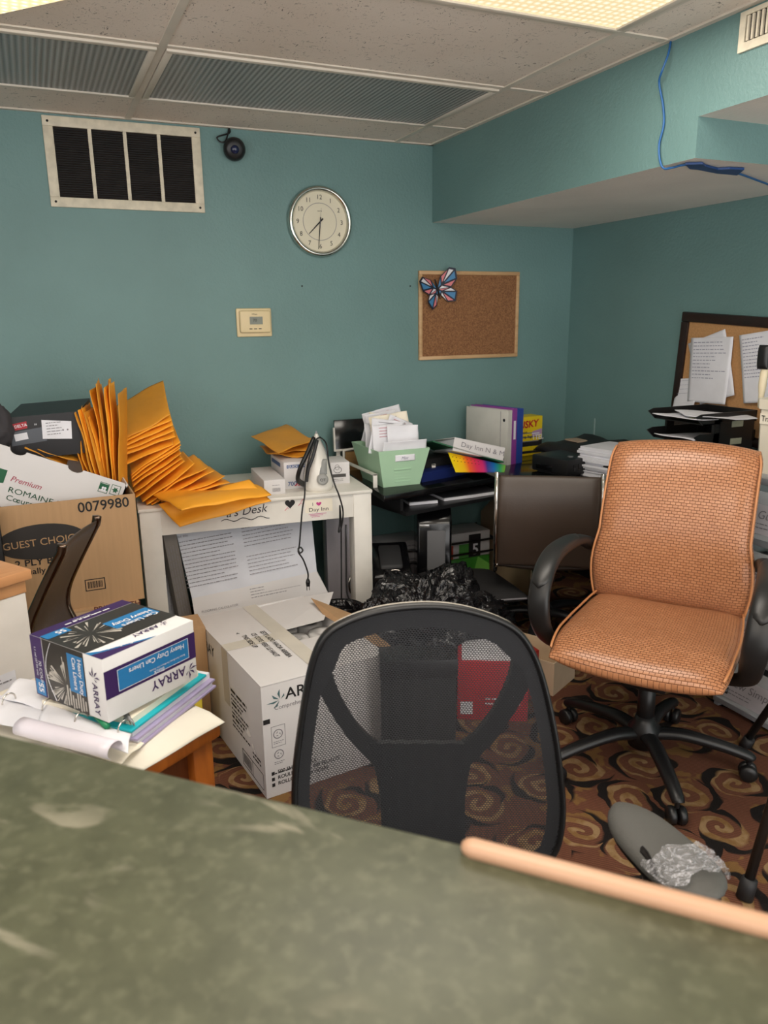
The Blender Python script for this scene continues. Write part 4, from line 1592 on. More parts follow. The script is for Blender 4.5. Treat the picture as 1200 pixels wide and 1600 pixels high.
# pads of paper on the keyboard shelf
for i, (a_, b_, dd, lab) in enumerate((((640, 790), (684, 786), 0.10, 'grey covered pad at the left end of the keyboard shelf'), ((694, 783), (735, 778), 0.16, 'grey covered pad in the middle of the keyboard shelf'), ((736, 778), (782, 771), 0.16, 'grey covered pad at right of the keyboard shelf beside the brown chair'))):
    L, R2 = P(*a_, z=kz + 0.017), P(*b_, z=kz + 0.017)
    e_ = (R2 - L).normalized()
    n_ = Vector((-e_.y, e_.x, 0))
    L, R2 = L + n_ * 0.0, R2 + n_ * 0.0
    t = thing('paper_pad', lab, 'paper pad', L, 0, 'pads on the keyboard shelf')
    MB().prism([L, R2, R2 + n_ * 0.2, L + n_ * 0.2], (0, 0, 0.012)).build('pages', PAPER, t)
    MB().prism([L + n_ * 0.006 + Z * 0.012, R2 + n_ * 0.006 + Z * 0.012, R2 + n_ * 0.2 + Z * 0.012, L + n_ * 0.2 + Z * 0.012], (0, 0, 0.003)).build('cover', M('grey_cover', (70, 70, 74), 0.35), t)

# green bin full of paper
zb = DZ
b_ = [P(599, 762, z=zb), P(656, 756, z=zb)]
ex = (b_[1] - b_[0]).normalized()
ny = Vector((-ex.y, ex.x, 0))
wb = (b_[1] - b_[0]).length
yf = b_[0].y - 0.02
hT = P(594, 706, y=yf).z - zb
t = bin_ = thing('green_bin', 'mint green plastic bin overflowing with papers on the black desk', 'bin', b_[0], math.atan2(ex.y, ex.x))
fw, dp = 0.035, 0.27
lo = [(0, 0, 0), (wb, 0, 0), (wb, dp - 0.02, 0), (0, dp - 0.02, 0)]
hi = [(-0.03, -fw * 0.6, hT), (wb + 0.04, -fw * 0.6, hT), (wb + 0.04, dp + fw, hT), (-0.03, dp + fw, hT)]
m = MB()
inn = 0.004
lo2 = [(x_ + (inn if x_ < wb / 2 else -inn), y_ + (inn if y_ < dp / 2 else -inn), 0.004) for x_, y_, _ in lo]
hi2 = [(x_ + (inn if x_ < wb / 2 else -inn), y_ + (inn if y_ < dp / 2 else -inn), hT) for x_, y_, _ in hi]
m.add(lo + hi + lo2 + hi2, [(0, 3, 2, 1), (0, 1, 5, 4), (1, 2, 6, 5), (2, 3, 7, 6), (3, 0, 4, 7), (8, 9, 10, 11), (8, 12, 13, 9), (9, 13, 14, 10), (10, 14, 15, 11), (11, 15, 12, 8),
                           (4, 5, 13, 12), (5, 6, 14, 13), (6, 7, 15, 14), (7, 4, 12, 15)])
mint = M('mint_plastic', (170, 205, 173), 0.35, var=0.02)
m.build('bin_body', mint, t, world=False)
m = MB()
for k in range(5):
    m.box((0.055 - k * 0.002, -0.003 - 0.0105 * 0.6 * (0.3 + k * 0.12), 0.02 + k * 0.014), (wb - 0.05, 0.004 - 0.0045 * k, 0.024 + k * 0.014))
m.build('ribs', mint, t, world=False)
zz = hT * 0.78
MB().pillow(lambda u, v: (wb * 0.55 + u * 0.048, -fw * 0.6 * 0.78 - 0.002, zz + v * 0.014), 0.003, 10, 6, p=4).build('label_sticker', PAPER, t, smooth=True, world=False)
m = MB()
ft = Fr(tw(t, (wb * 0.55 - 0.02, -fw * 0.6 * 0.78 - 0.0045, zz - 0.006)), TM[t.name].to_3x3() @ Vector((1, 0, 0)), (0, 0, 1))
text(m, ft, 'Misc', 0, 0, 0.013, k=1, shear=0.3)
m.build('lettering', BLUEINK, t)
rnd = random.Random(11)
for k in range(13):
    lab = 'white paper heaped in the mint green bin, ' + ('front sheet folded over the rim' if k == 0 else 'the one with red print at the back' if k == 12 else ORD[k - 1] + ' behind the front sheet')
    wx = 0.21 if k == 0 else rnd.uniform(0.12, 0.19)
    hh_ = 0.085 if k == 0 else rnd.uniform(0.10, 0.17)
    cx_ = wb / 2 + (0.01 if k == 0 else rnd.uniform(-0.05, 0.03))
    yy = 0.0 + k * 0.019
    roll = 0.0 if k == 0 else rnd.uniform(-0.45, 0.45)
    zz0 = hT - (0.045 if k == 0 else 0.045) + 0.004 * min(k, 8)
    sd = k

    def fn(a_, b_, cx_=cx_, yy=yy, wx=wx, hh_=hh_, roll=roll, zz0=zz0, sd=sd):
        x_ = (a_ - 0.5) * wx
        z_ = b_ * hh_
        xr = x_ * math.cos(roll) - (z_ - hh_ * 0.3) * math.sin(roll)
        zr = x_ * math.sin(roll) + (z_ - hh_ * 0.3) * math.cos(roll) + hh_ * 0.3
        w_ = noise.noise(Vector((a_ * 3, b_ * 3, sd * 4.2))) * 0.016
        lean = b_ * (-0.02 if sd == 0 else 0.03)
        return tw(bin_, (cx_ + xr, yy + lean + w_ * (0.3 if sd == 0 else 1), zz0 + max(zr, -0.03)))
    t_ = thing('loose_paper', lab, 'paper', fn(0.5, 0), 0, 'papers in the green bin')
    MB().paper(fn, 9, 9, 0.0014).build('sheet', PAPER2 if k in (5, 9) else PAPER, t_, smooth=True)
    m = MB()
    if k == 12:
        for (a0, a1, mt_) in ((0.40, 0.54, 'r'), (0.70, 0.77, 'r'), (0.56, 0.68, 'g'), (0.80, 0.95, 'g')):
            mm = MB()
            mm.add([fn(a_, b_2) + Vector((0, -0.002, 0)) for a_, b_2 in ((a0, 0.60), (a1, 0.60), (a1, 0.92), (a0, 0.92))], [(0, 1, 2, 3)])
            mm.build('print_patch', M('pale_red', (206, 96, 98), 0.6) if mt_ == 'r' else GREYINK, t_)
    elif k > 1:
        for i in range(4):
            b2 = 0.9 - i * 0.09
            m.add([fn(a_, b_3) + Vector((0, -0.0022, 0)) for a_, b_3 in ((0.2, b2), (0.7, b2), (0.7, b2 + 0.018), (0.2, b2 + 0.018))], [(0, 1, 2, 3)])
        m.build('print_lines', GREYINK if k % 2 else M('faint_red_ink', (190, 130, 140), 0.7), t_)

# white metal stand with wood shelf behind the bin
t = thing('metal_stand', 'white metal stand with wood shelf behind and around the green bin', 'stand', P(590, 760, z=DZ))
a_ = P(588, 763, z=DZ + 0.003)
m = MB()


def bar(p0, p1, w=0.012, h=0.006):
    return MB().tube([p0, p1], w, 4, ry=h)


zt_ = DZ + 0.055
A1, A2 = P(588, 762, z=DZ), P(679, 745, z=DZ)
for q0 in (A1, A2):
    MB().box((q0.x - 0.014, q0.y, DZ), (q0.x + 0.006, q0.y + 0.006, zt_ + 0.006)).build('foot', WHITE, t, bevel=0.001)
    MB().box((q0.x - 0.014, q0.y, zt_), (q0.x + 0.006, min(q0.y + 0.46, 3.52), zt_ + 0.006)).build('side_bar', WHITE, t)
    MB().box((q0.x - 0.014, 3.50, DZ), (q0.x + 0.006, 3.506, DZ + 0.15)).build('foot', WHITE, t)
wq = [P(540, 737, y=3.46), P(592, 737, y=3.46), P(592, 703, y=3.46), P(540, 706, y=3.46)]
MB().slabq(wq, (0, 0.014, 0)).build('wood_board', make_wood('stand_wood', (164, 128, 82), (138, 104, 62), (3, 18, 18)), t)
MB().tube(smooth_path([P(538, 735, y=3.45), P(537, 708, y=3.45), P(541, 703, y=3.45), P(575, 699, y=3.45), P(600, 698, y=3.45)], 4), 0.006, 6).build('wire_frame', WHITE, t, smooth=True)

# dark screen leaning on the wall
q_ = [P(524, 703, y=3.48), P(596, 697, y=3.48), P(594, 652, y=3.52), P(522, 657, y=3.52)]
t = thing('flat_screen', 'small flat black screen with white edge leaning on back wall behind the green bin', 'screen', (q_[0].x, q_[0].y, DZ))
MB().slabq(q_, (0, 0.012, 0)).build('panel', BLACK_G, t, bevel=0.002)
MB().slabq([q_[0] + Vector((-0.006, -0.002, -0.008)), q_[1] + Vector((0.006, -0.002, -0.008)), q_[1] + Vector((0, -0.002, 0.002)), q_[0] + Vector((0, -0.002, 0.002))], (0, 0.012, 0)).build('bottom_edge', WHITE, t)
MB().slabq([q_[0] + Vector((-0.006, -0.002, -0.006)), q_[0] + Vector((0.001, -0.002, 0)), q_[0] + (q_[3] - q_[0]) * 0.75 + Vector((0.001, -0.002, 0)), q_[0] + (q_[3] - q_[0]) * 0.75 + Vector((-0.006, -0.002, 0))], (0, 0.012, 0)).build('left_edge', WHITE, t)
MB().box((q_[0].x + 0.05, 3.49, DZ), (q_[1].x - 0.05, 3.53, q_[0].z)).build('stand_foot', BLACK, t)


# ---- ring binders
def binder(name, o, ex, ey, ez, w, th, h, mat, label, pages=True, open_side=True):
    """o near spine bottom corner; w along ex, thickness along ey, h along ez; spine at o (ex = away from the spine)"""
    t_ = thing(name, label, 'binder', o)
    o, ex, ey, ez = Vector(o), Vector(ex), Vector(ey), Vector(ez)

    def bx(a_, b_):
        c_ = []
        for (i, j) in ((0, 0), (1, 0), (1, 1), (0, 1)):
            c_.append((i, j))
        f0 = [o + ex * (b_[0] if i else a_[0]) + ey * a_[1] + ez * (b_[2] if j else a_[2]) for i, j in c_]
        f1 = [o + ex * (b_[0] if i else a_[0]) + ey * b_[1] + ez * (b_[2] if j else a_[2]) for i, j in c_]
        return f0, f1
    c = 0.004
    MB().hexa(*bx((0, 0, 0), (w, c, h))).build('cover', mat, t_, bevel=0.001)
    MB().hexa(*bx((0, th - c, 0), (w, th, h))).build('cover', mat, t_, bevel=0.001)
    MB().hexa(*bx((0, c, 0), (c, th - c, h))).build('spine', mat, t_)
    if pages:
        MB().hexa(*bx((0.012, c + 0.002, 0.008), (w - 0.012, th - c - 0.002, h - 0.010))).build('pages', PAPER, t_)
    return t_


X_, Y_ = Vector((1, 0, 0)), Vector((0, 1, 0))
# blue binder lying flat under the rainbow folder
zb = DZ
a0, a1 = P(662, 757, z=zb), P(745, 741, z=zb)
e_ = (a1 - a0).normalized()
n_ = Vector((-e_.y, e_.x, 0))
binder('blue_binder', a0 + n_ * 0.035 + e_ * 0.02, n_, Z, e_, 0.26, 0.045, 0.30, NAVY, 'navy blue binder lying flat right of the mint green bin')
# black binder between
o2 = a0 + n_ * 0.10 + e_ * 0.04 + Z * 0.0455
binder('black_binder', o2, n_, Z, e_, 0.22, 0.04, 0.27, BLACK_M, 'black binder stacked on the navy blue binder')
# rainbow folder
q_ = [P(712, 738, y=2.98), P(788, 738, y=2.96), P(790, 727, y=3.00), P(700, 707, y=3.08)]
back = [p_ + Vector((0.05, 0.22, 0.01)) for p_ in (q_[3], q_[2])]
t = thing('rainbow_folder', 'glossy rainbow striped folder hanging under the white binder', 'folder', q_[0])
m = MB()


def rfn(u, v):
    p_ = (q_[0] * (1 - u) + q_[1] * u) * (1 - v) + (q_[3] * (1 - u) + q_[2] * u) * v
    return p_


m.sheet(rfn, 10, 4, (1, 1))
m.build('front_cover', MAT_RAINBOW, t, solid=0.003)
m = MB()
for i in range(8):
    for j in range(2):
        c_ = rfn(0.05 + i * 0.065, 0.6 + j * 0.2) + Vector((0, -0.003, 0))
        m.lathe([(0.003, 0), (0.003, 0.0006)], c_, (0, -1, 0.2), 8)
m.build('dots', M('brown_dots', (120, 70, 30), 0.5), t)
# white binder lying tilted, its labelled spine towards us
s = [P(707, 704, y=3.03), P(786, 720, y=2.99), P(790, 698, y=3.0), P(712, 681, y=3.04)]
ex = (s[1] - s[0]).normalized()
ez = (s[3] - s[0] - ex * (s[3] - s[0]).dot(ex)).normalized()
dpv = ez.cross(ex) * -1
if dpv.y < 0:
    dpv = -dpv
H_, T_ = (s[1] - s[0]).length, 0.062
wbn = binder('labelled_binder', s[0], dpv, ez, ex, 0.26, T_, H_, CARD_W, 'white binder with handwritten spine lying tilted on the green folder')
m = MB()
fs_ = Fr(s[0], ex, ez, 0.001)
text(m, fs_, 'Day Inn N & M', 0.035, 0.026, 0.022, k=2, sx=1.15, rot=-0.02)
m.build('handwriting', GREYINK, wbn)
g0 = s[0] - ez * 0.009
tag(MB().hexa([g0 - ex * 0.10 + ez * 0.030, g0 + ex * (H_ + 0.005), g0 + ex * (H_ + 0.005) + ez * 0.006, g0 - ex * 0.10 + ez * 0.036],
              [p_ + dpv * 0.27 for p_ in (g0 - ex * 0.10 + ez * 0.030, g0 + ex * (H_ + 0.005), g0 + ex * (H_ + 0.005) + ez * 0.006, g0 - ex * 0.10 + ez * 0.036)]).build('green_folder', GREEN_D), 'dark green folder under the tilted white binder', 'folder')
# upright binders
yv = 3.22
o = P(792, 728, y=yv)
o.z = DZ
tz_ = P(790, 642, y=yv).z
hB = tz_ - DZ
cov = P(737, 636, y=3.44) - P(789, 642, y=yv)
cov.z = 0
cdir = cov.normalized()
sd_ = Vector((-cdir.y, cdir.x, 0))
if sd_.x < 0:
    sd_ = -sd_
wB = 0.29
vb = binder('white_binder', o, cdir, sd_, Z, wB, 0.030, hB, M('white_vinyl', (206, 204, 196), 0.35), 'white binder standing upright in front of the purple one')
ff = Fr(o + cdir * wB, -cdir, Z, 0.001)
m = MB()
ellipse(m, ff, wB - 0.025, hB - 0.05, 0.008, 0.008, 2, 16)
ellipse(m, ff, wB - 0.025, 0.03, 0.006, 0.006, 2, 16)
m.build('ring_hole', BLACK, vb)
m = MB()
quad(m, ff, wB - 0.05, 0.004, 0.003, hB - 0.01, 1)
m.build('hinge_line', GREYINK, vb)
o_p = o + sd_ * 0.033
pb = binder('purple_binder', o_p, cdir, sd_, Z, wB, 0.034, hB + 0.006, M('purple_vinyl', (142, 66, 150), 0.35), 'purple binder standing between white and blue binders')
fsn = Fr(o_p, sd_, Z, 0.001)
fsn = Fr(o_p + sd_ * 0.0, sd_, Z, 0.001)
m = MB()
quad(m, fsn, 0.009, hB * 0.46, 0.016, hB * 0.34, 1)
m.build('spine_label', PAPER, pb)
o_b = o + sd_ * 0.070
binder('blue_binder', o_b, cdir, sd_, Z, wB - 0.01, 0.045, hB + 0.002, M('royal_blue_vinyl', (46, 74, 156), 0.35), 'royal blue binder standing right of the purple binder')

# yellow trash bag box
o = P(813, 720, y=3.40)
o.z = DZ
xw = P(847, 720, y=3.40).x - o.x
hh_ = P(846, 650, y=3.40).z - DZ
t = thing('bag_box', 'yellow and black trash bag box standing right of the blue binder', 'box', o, math.radians(4))
lbox(t, 'carton', M('box_yellow', (236, 206, 30), 0.5, var=0.03), (-0.02, 0, 0), (xw, 0.10, hh_), 0.001)
fb = box_frames(t, xw, 0.10, hh_)['front']
m = MB()
text(m, fb, 'HUSKY', -0.052, hh_ * 0.70, 0.036, bold=0.03, shear=0.15, sx=1.0, rot=0.06)
m.build('red_lettering', RED, t)
m = MB()
poly(m, fb, [(-0.018, 0.05), (xw, 0.05), (xw, hh_ * 0.40), (xw * 0.6, hh_ * 0.36), (-0.018, hh_ * 0.36)], 1)
quad(m, fb, -0.018, 0.012, xw + 0.017, 0.014)
text(m, fb, 'Trash', 0.0, hh_ * 0.575, 0.012, bold=0.03)
text(m, fb, 'Wrap Bags', -0.008, hh_ * 0.46, 0.013, bold=0.03)
m.build('black_print', INK, t)
m = MB()
for k in range(3):
    quad(m, fb, -0.01, 0.075 + k * 0.022, xw * 0.9, 0.005, 2)
m.build('grey_print', GREYINK, t)
m = MB()
text(m, fb, '1TEL', xw * 0.52, 0.085, 0.026, k=3, bold=0.02)
quad(m, fb, xw * 0.5, 0.115, 0.05, 0.006, 3)
m.build('white_print', PAPER, t)
m = MB()
poly(m, fb, [(xw * 0.52, hh_ * 0.48), (xw * 0.98, hh_ * 0.54), (xw * 0.98, hh_ * 0.68), (xw * 0.52, hh_ * 0.62)], 2)
m.build('lilac_flash', M('lilac_print', (186, 150, 190), 0.5), t)

# black device on the desk and the bag behind it
a_, b_ = P(830, 736, z=DZ), P(886, 748, z=DZ)
e_ = (b_ - a_).normalized()
n_ = Vector((-e_.y, e_.x, 0))
h_ = 0.085
t = thing('black_projector', 'flat black boxy device on the desk beside the paper stack', 'projector', a_, math.atan2(e_.y, e_.x))
L2 = (b_ - a_).length
lbox(t, 'case', BLACK, (0, 0, 0.008), (L2, 0.27, h_), 0.008)
lbox(t, 'front_slot', BLACK_G, (0.03, -0.002, 0.02), (L2 * 0.6, 0.01, 0.045), 0.001)
for k in range(6):
    lbox(t, 'vent_slot', BLACK_G, (L2 - 0.002, 0.04 + k * 0.03, 0.03), (L2 + 0.002, 0.055 + k * 0.03, 0.06))
lbox(t, 'foot', RUBBER, (0.02, 0.02, 0), (L2 - 0.02, 0.25, 0.008))
m = MB()
c_ = tw(t, (L2 * 0.75, 0.08, h_))
m.lathe([(0.014, 0), (0.014, 0.004), (0.001, 0.006)], c_, (0, 0, 1), 14)
m.build('button', STEEL, t)
t = thing('equipment_bag', 'black soft bag with a cable loop against right wall behind the projector', 'bag', P(900, 712, z=DZ))
p0 = P(918, 716, z=DZ)
MB().pillow(lambda u, v: Vector((2.50, 2.98, DZ + 0.055)) + Vector((0.19 * u, 0.30 * v, 0.03 * noise.noise(Vector((u * 2, v * 2, 4))) + 0.02 * (1 - u * u))), 0.10, 14, 14, p=4).build('bag_body', M('black_nylon', (22, 23, 25), 0.6, bump=0.4, bscale=40), t, smooth=True)
MB().box((2.40, 3.04, DZ + 0.118), (2.47, 3.14, DZ + 0.124)).build('tag', M('tag_beige', (170, 150, 128), 0.6), t)
lp = smooth_path([P(908, 708, x=2.62), P(910, 692, x=2.66), P(918, 687, x=2.69), P(935, 688, x=2.69), P(945, 697, x=2.68), P(948, 712, x=2.62)], 5)
MB().tube(lp, 0.006, 8).build('cable_loop', BLACK, t, smooth=True)

# stack of paper
o = P(922, 760, z=DZ)
sx0 = P(915, 745, y=2.62)
t = thing('paper_stack', 'tall uneven stack of white paper on the black desk behind the tan chair', 'paper stack', (2.33, 2.60, DZ), math.radians(12))
t['kind'] = 'stuff'
hs = P(942, 719, x=2.30).z - DZ
rnd = random.Random(5)
m = MB()
z_ = 0.0
while z_ < 0.125:
    th_ = rnd.uniform(0.005, 0.013)
    dx, dy = rnd.uniform(-0.012, 0.012), rnd.uniform(-0.014, 0.014)
    m.box((dx, dy, z_), (0.216 + dx, 0.279 + dy, z_ + th_ - 0.0007))
    z_ += th_
m.build('sheets', PAPER, t, world=False)

# letter trays
t = thing('letter_tray', 'black three tier letter tray full of papers below the framed board', 'letter tray', (2.30, 2.20, DZ))
x0, x1, y0, y1 = 2.33, 2.66, 2.235, 2.50
BLT = M('tray_black', (15, 15, 17), 0.4)
for k, z_ in enumerate((0.865, 0.945, 1.025)):
    m = MB()
    prof = [(x0, z_ + 0.022), (x0 + 0.02, z_ + 0.004), (x0 + 0.05, z_), (x1, z_)]
    m.box((x0 + 0.04, y0, z_ - 0.004), (x1, y1, z_))
    m.prism([(x0 + 0.0, y1, z_ + 0.030), (x0 + 0.03, y1, z_ + 0.040), (x1, y1, z_ + 0.040), (x1, y1, z_ - 0.004), (x0 + 0.04, y1, z_ - 0.004)], (0, -0.005, 0))
    m.prism([(x0 + 0.0, y0, z_ + 0.030), (x0 + 0.03, y0, z_ + 0.040), (x1, y0, z_ + 0.040), (x1, y0, z_ - 0.004), (x0 + 0.04, y0, z_ - 0.004)], (0, 0.005, 0))
    m.box((x1 - 0.005, y0, z_), (x1, y1, z_ + 0.04))
    m.build('tray', BLT, t)
m = MB()
for (xx, yy) in ((x0 + 0.10, y0), (x1 - 0.05, y0), (x0 + 0.10, y1 - 0.012), (x1 - 0.05, y1 - 0.012)):
    m.box((xx, yy, DZ), (xx + 0.04, yy + 0.012, 1.04))
m.build('support_post', BLT, t)
MB().box((x0 + 0.13, y0 - 0.004, DZ), (x1 - 0.02, y0, 1.03)).build('end_panel', BLT, t)
m = MB()
for z_ in (0.965, 1.035):
    m.box((x0 + 0.19, y0 - 0.006, z_ - 0.03), (x0 + 0.25, y0 - 0.004, z_ - 0.006))
m.build('tray_label', M('pale_label', (170, 172, 150), 0.6), t)
shs = [((0.03, 0.02, 1.030), 0.25, 0.21, 'yellowish sheet in top tier of the letter tray', M('pale_yellow_paper', (222, 218, 176), 0.8), 0.0, 1),
       ((-0.03, 0.0, 1.040), 0.29, 0.21, 'white sheet curling out of the top tier of the letter tray', PAPER, 0.10, 2),
       ((0.02, -0.05, 1.048), 0.26, 0.20, 'white sheet sliding over the near side of the letter tray', PAPER, -0.5, 3),
       ((0.01, 0.02, 0.950), 0.27, 0.21, 'white sheet in the middle tier of the letter tray', PAPER, 0.03, 4)]
for (off, w_, d_, lab, mt_, rz_, sd) in shs:
    def fn(a_, b_, off=off, w_=w_, d_=d_, rz_=rz_, sd=sd):
        u_, v_ = (a_ - 0.5) * w_, (b_ - 0.5) * d_
        return Vector((x0 + off[0] + w_ / 2 + u_ * math.cos(rz_) - v_ * math.sin(rz_), y0 + off[1] + d_ / 2 + u_ * math.sin(rz_) + v_ * math.cos(rz_),
                       off[2] + 0.010 * noise.noise(Vector((a_ * 2, b_ * 2, sd * 3.3))) + (0.012 * (1 - a_) ** 2)))
    t_ = thing('tray_paper', lab, 'paper', fn(0.5, 0.5), 0, 'papers in the letter tray')
    MB().paper(fn, 8, 8, 0.003).build('sheet', mt_, t_, smooth=True)

# ================================================================== plastic drawer tower and what is on it
tx0, tx1, ty0, ty1 = 2.22, 2.62, 1.50, 1.93
t = tower = thing('drawer_tower', 'tall clear plastic drawer tower with paper labels at the right edge behind the tan chair', 'drawers', ((tx0 + tx1) / 2, (ty0 + ty1) / 2, 0))
PW = M('translucent_white', (206, 208, 210), 0.35)
GREYP = M('grey_plastic_shelf', (150, 152, 156), 0.4)
n_d = 4
HT = 0.92
m = MB()
dh = (HT - 0.06) / n_d
for k in range(n_d + 1):
    zz = 0.03 + k * dh
    MB().box((tx0, ty0, zz - 0.012), (tx1, ty1, zz + 0.012)).build('shelf', GREYP, t, bevel=0.004)
m = MB()
for (xx, yy) in ((tx0 + 0.01, ty0), (tx1 - 0.03, ty0), (tx0 + 0.01, ty1 - 0.02), (tx1 - 0.03, ty1 - 0.02)):
    m.box((xx, yy, 0), (xx + 0.02, yy + 0.02, HT - 0.03))
m.build('posts', GREYP, t)
names = ['New Simple', 'Recipes', 'Forms', 'By Guest']
for k in range(n_d):
    z0_, z1_ = 0.03 + k * dh + 0.016, 0.03 + (k + 1) * dh - 0.03
    m = MB()
    m.box((tx0 - 0.012, ty0 + 0.025, z0_), (tx0 - 0.007, ty1 - 0.025, z1_))
    m.box((tx0 - 0.007, ty0 + 0.025, z0_), (tx1 - 0.04, ty0 + 0.03, z1_)).box((tx0 - 0.007, ty1 - 0.03, z0_), (tx1 - 0.04, ty1 - 0.025, z1_)).box((tx0 - 0.007, ty0 + 0.03, z0_), (tx1 - 0.04, ty1 - 0.03, z0_ + 0.004))
    dr = m.build('drawer', MAT_CLEAR, t)
    MB().box((tx0 + 0.02, ty0 + 0.05, z0_ + 0.006), (tx1 - 0.08, ty1 - 0.05, z1_ - 0.04 - 0.02 * (k % 2))).build('contents', [M('drawer_grey', (120, 118, 120), 0.7), M('drawer_dark', (70, 68, 72), 0.7)][k % 2], dr)
    fl_ = Fr((tx0 - 0.0125, ty1 - 0.02, z0_), (0, -1, 0), (0, 0, 1), 0.001)
    m = MB()
    quad(m, fl_, 0.03, 0.02, 0.20, 0.105, 1)
    lb = m.build('paper_label', M('label_paper', (196, 192, 196), 0.75), dr)
    m = MB()
    text(m, fl_, names[k], 0.045, 0.075, 0.030, k=2.5, shear=0.3)
    lines(m, fl_, 0.045, 0.055, 0.15, 2, 0.014, 0.0035, 2.5, k)
    m.build('lettering', GREYINK, lb)
# white container labelled trash bags
a_ = P(1178, 660, x=tx0 + 0.06)
by = a_.y - 0.10
t = thing('white_container', 'white container labelled Trash Bags at the right edge on the drawer tower', 'container', (tx0 + 0.16, by, HT - 0.02))
zt0 = P(1180, 622, x=tx0 + 0.06).z
m = MB()
cz = HT - 0.018
def rr_(w_, z_):
    return [Vector((tx0 + 0.16 + sx_ * w_, by + sy_ * w_, z_)) for sx_, sy_ in ((-1, -0.75), (-0.75, -1), (0.75, -1), (1, -0.75), (1, 0.75), (0.75, 1), (-0.75, 1), (-1, 0.75))]
rings = [rr_(0.092, cz), rr_(0.100, zt0 - 0.035), rr_(0.106, zt0 - 0.034), rr_(0.108, zt0), rr_(0.102, zt0), rr_(0.096, zt0 - 0.03), rr_(0.088, cz + 0.01)]
vs = [p_ for r_ in rings for p_ in r_]
fs = []
for i in range(len(rings) - 1):
    for k in range(8):
        fs.append((i * 8 + k, i * 8 + (k + 1) % 8, (i + 1) * 8 + (k + 1) % 8, (i + 1) * 8 + k))
fs.append(tuple(range(7, -1, -1)))
fs.append(tuple((len(rings) - 1) * 8 + k for k in range(8)))
m.add(vs, fs)
m.build('container_body', M('ivory_plastic', (226, 218, 200), 0.4), t)
fl_ = Fr((tx0 + 0.16 - 0.1005, by + 0.075, zt0 - 0.085), (0, -1, 0), (0, 0, 1), 0.002)
m = MB()
quad(m, fl_, 0.0, 0, 0.15, 0.036, 1)
lb = m.build('label_strip', PAPER2, t)
m = MB()
text(m, fl_, 'Trash Bags', 0.008, 0.010, 0.020, k=2.5, sx=0.9)
m.build('lettering', INK, lb)
# rolls of dark bags inside it, and the spray handle standing in it
blob('bag_roll', (tx0 + 0.16, by, zt0 - 0.05), (0.075, 0.075, 0.065), 'black bag bundle filling the white Trash Bags container', 'bag', MAT_BAG, 6, 0.1)
hp_ = P(1196, 560, x=tx0 + 0.13)
t = thing('hand_tool', 'black and cream handle sticking up at right edge above the white container', 'tool', (hp_.x, hp_.y, zt0 - 0.02))
MB().tube(smooth_path([(hp_.x, hp_.y, zt0 - 0.04), (hp_.x, hp_.y, zt0 + 0.06), (hp_.x, hp_.y - 0.01, hp_.z + 0.0), (hp_.x, hp_.y - 0.03, P(1199, 530, x=tx0 + 0.13).z)], 4), [0.010] * 3 + [0.014] * 10, 10).build('shaft', M('cream_plastic', (226, 212, 180), 0.4), t, smooth=True)
MB().pillow(lambda u, v: Vector((hp_.x - 0.014, hp_.y - 0.004 + 0.022 * u, hp_.z + 0.005 + 0.042 * v)), 0.028, 8, 10, p=3.5).build('grip', BLACK, t, smooth=True)

# ================================================================== below the black desk
# tower appliance
yv = 3.0
a_, b_ = P(652, 905, y=yv), P(699, 905, y=yv)
zt_ = P(660, 803, y=yv).z
wt = b_.x - a_.x
t = thing('computer_tower', 'black upright tower case with grey front panel under the black desk', 'computer tower', (a_.x, yv, 0), math.radians(-24))
prof = [(0, 0), (0, zt_ - 0.05), (0.015, zt_ - 0.02), (0.05, zt_ + 0.015), (0.12, zt_ + 0.035), (0.34, zt_ + 0.02), (0.38, zt_ - 0.01), (0.38, 0)]
MB().prism([(0, y_, z_) for y_, z_ in prof], (wt, 0, 0)).build('case', BLACK_G, t, bevel=0.012, seg=3, world=False)
lbox(t, 'front_panel', M('dark_grey_panel', (92, 92, 94), 0.5), (0.045, -0.006, 0.03), (wt - 0.03, 0.004, zt_ - 0.075), 0.002)
lbox(t, 'handle_bar', M('silver_bar', (190, 190, 188), 0.3, metal=0.8), (0.01, -0.012, zt_ - 0.058), (wt * 0.35, 0.0, zt_ - 0.044), 0.002)
m = MB()
for k in range(6):
    m.tube([(0.03 + k * 0.022, 0.06, zt_ + 0.021), (0.03 + k * 0.022, 0.12, zt_ + 0.037), (0.03 + k * 0.022, 0.2, zt_ + 0.033)], 0.003, 5)
m.build('vent_ribs', RUBBER, t, world=False)

# wire rack with paper packs
yr = 3.36
t = rack = thing('wire_rack', 'black wire rack under the desk holding paper packs', 'rack', (1.80, yr, 0))
m = MB()
za_, zb_ = P(640, 868, y=yr).z, P(640, 888, y=yr).z
ra, rb = P(592, 872, y=yr), P(778, 848, y=yr)
xl_, xr_ = 1.48, 2.14
for z_ in (0.30, 0.235, 0.02):
    m.tube([(xl_, yr, z_), (xr_, yr, z_)], 0.006, 8).tube([(xl_, yr + 0.2, z_), (xr_, yr + 0.2, z_)], 0.006, 8)
for xx in (xl_, xr_):
    for yy in (yr, yr + 0.2):
        m.tube([(xx, yy, 0), (xx, yy, 0.34)], 0.007, 8)
    m.tube([(xx, yr, 0.30), (xx, yr + 0.2, 0.30)], 0.006, 8)
m.build('wire_frame', BLACK, t, smooth=True)
yp = yr + 0.02


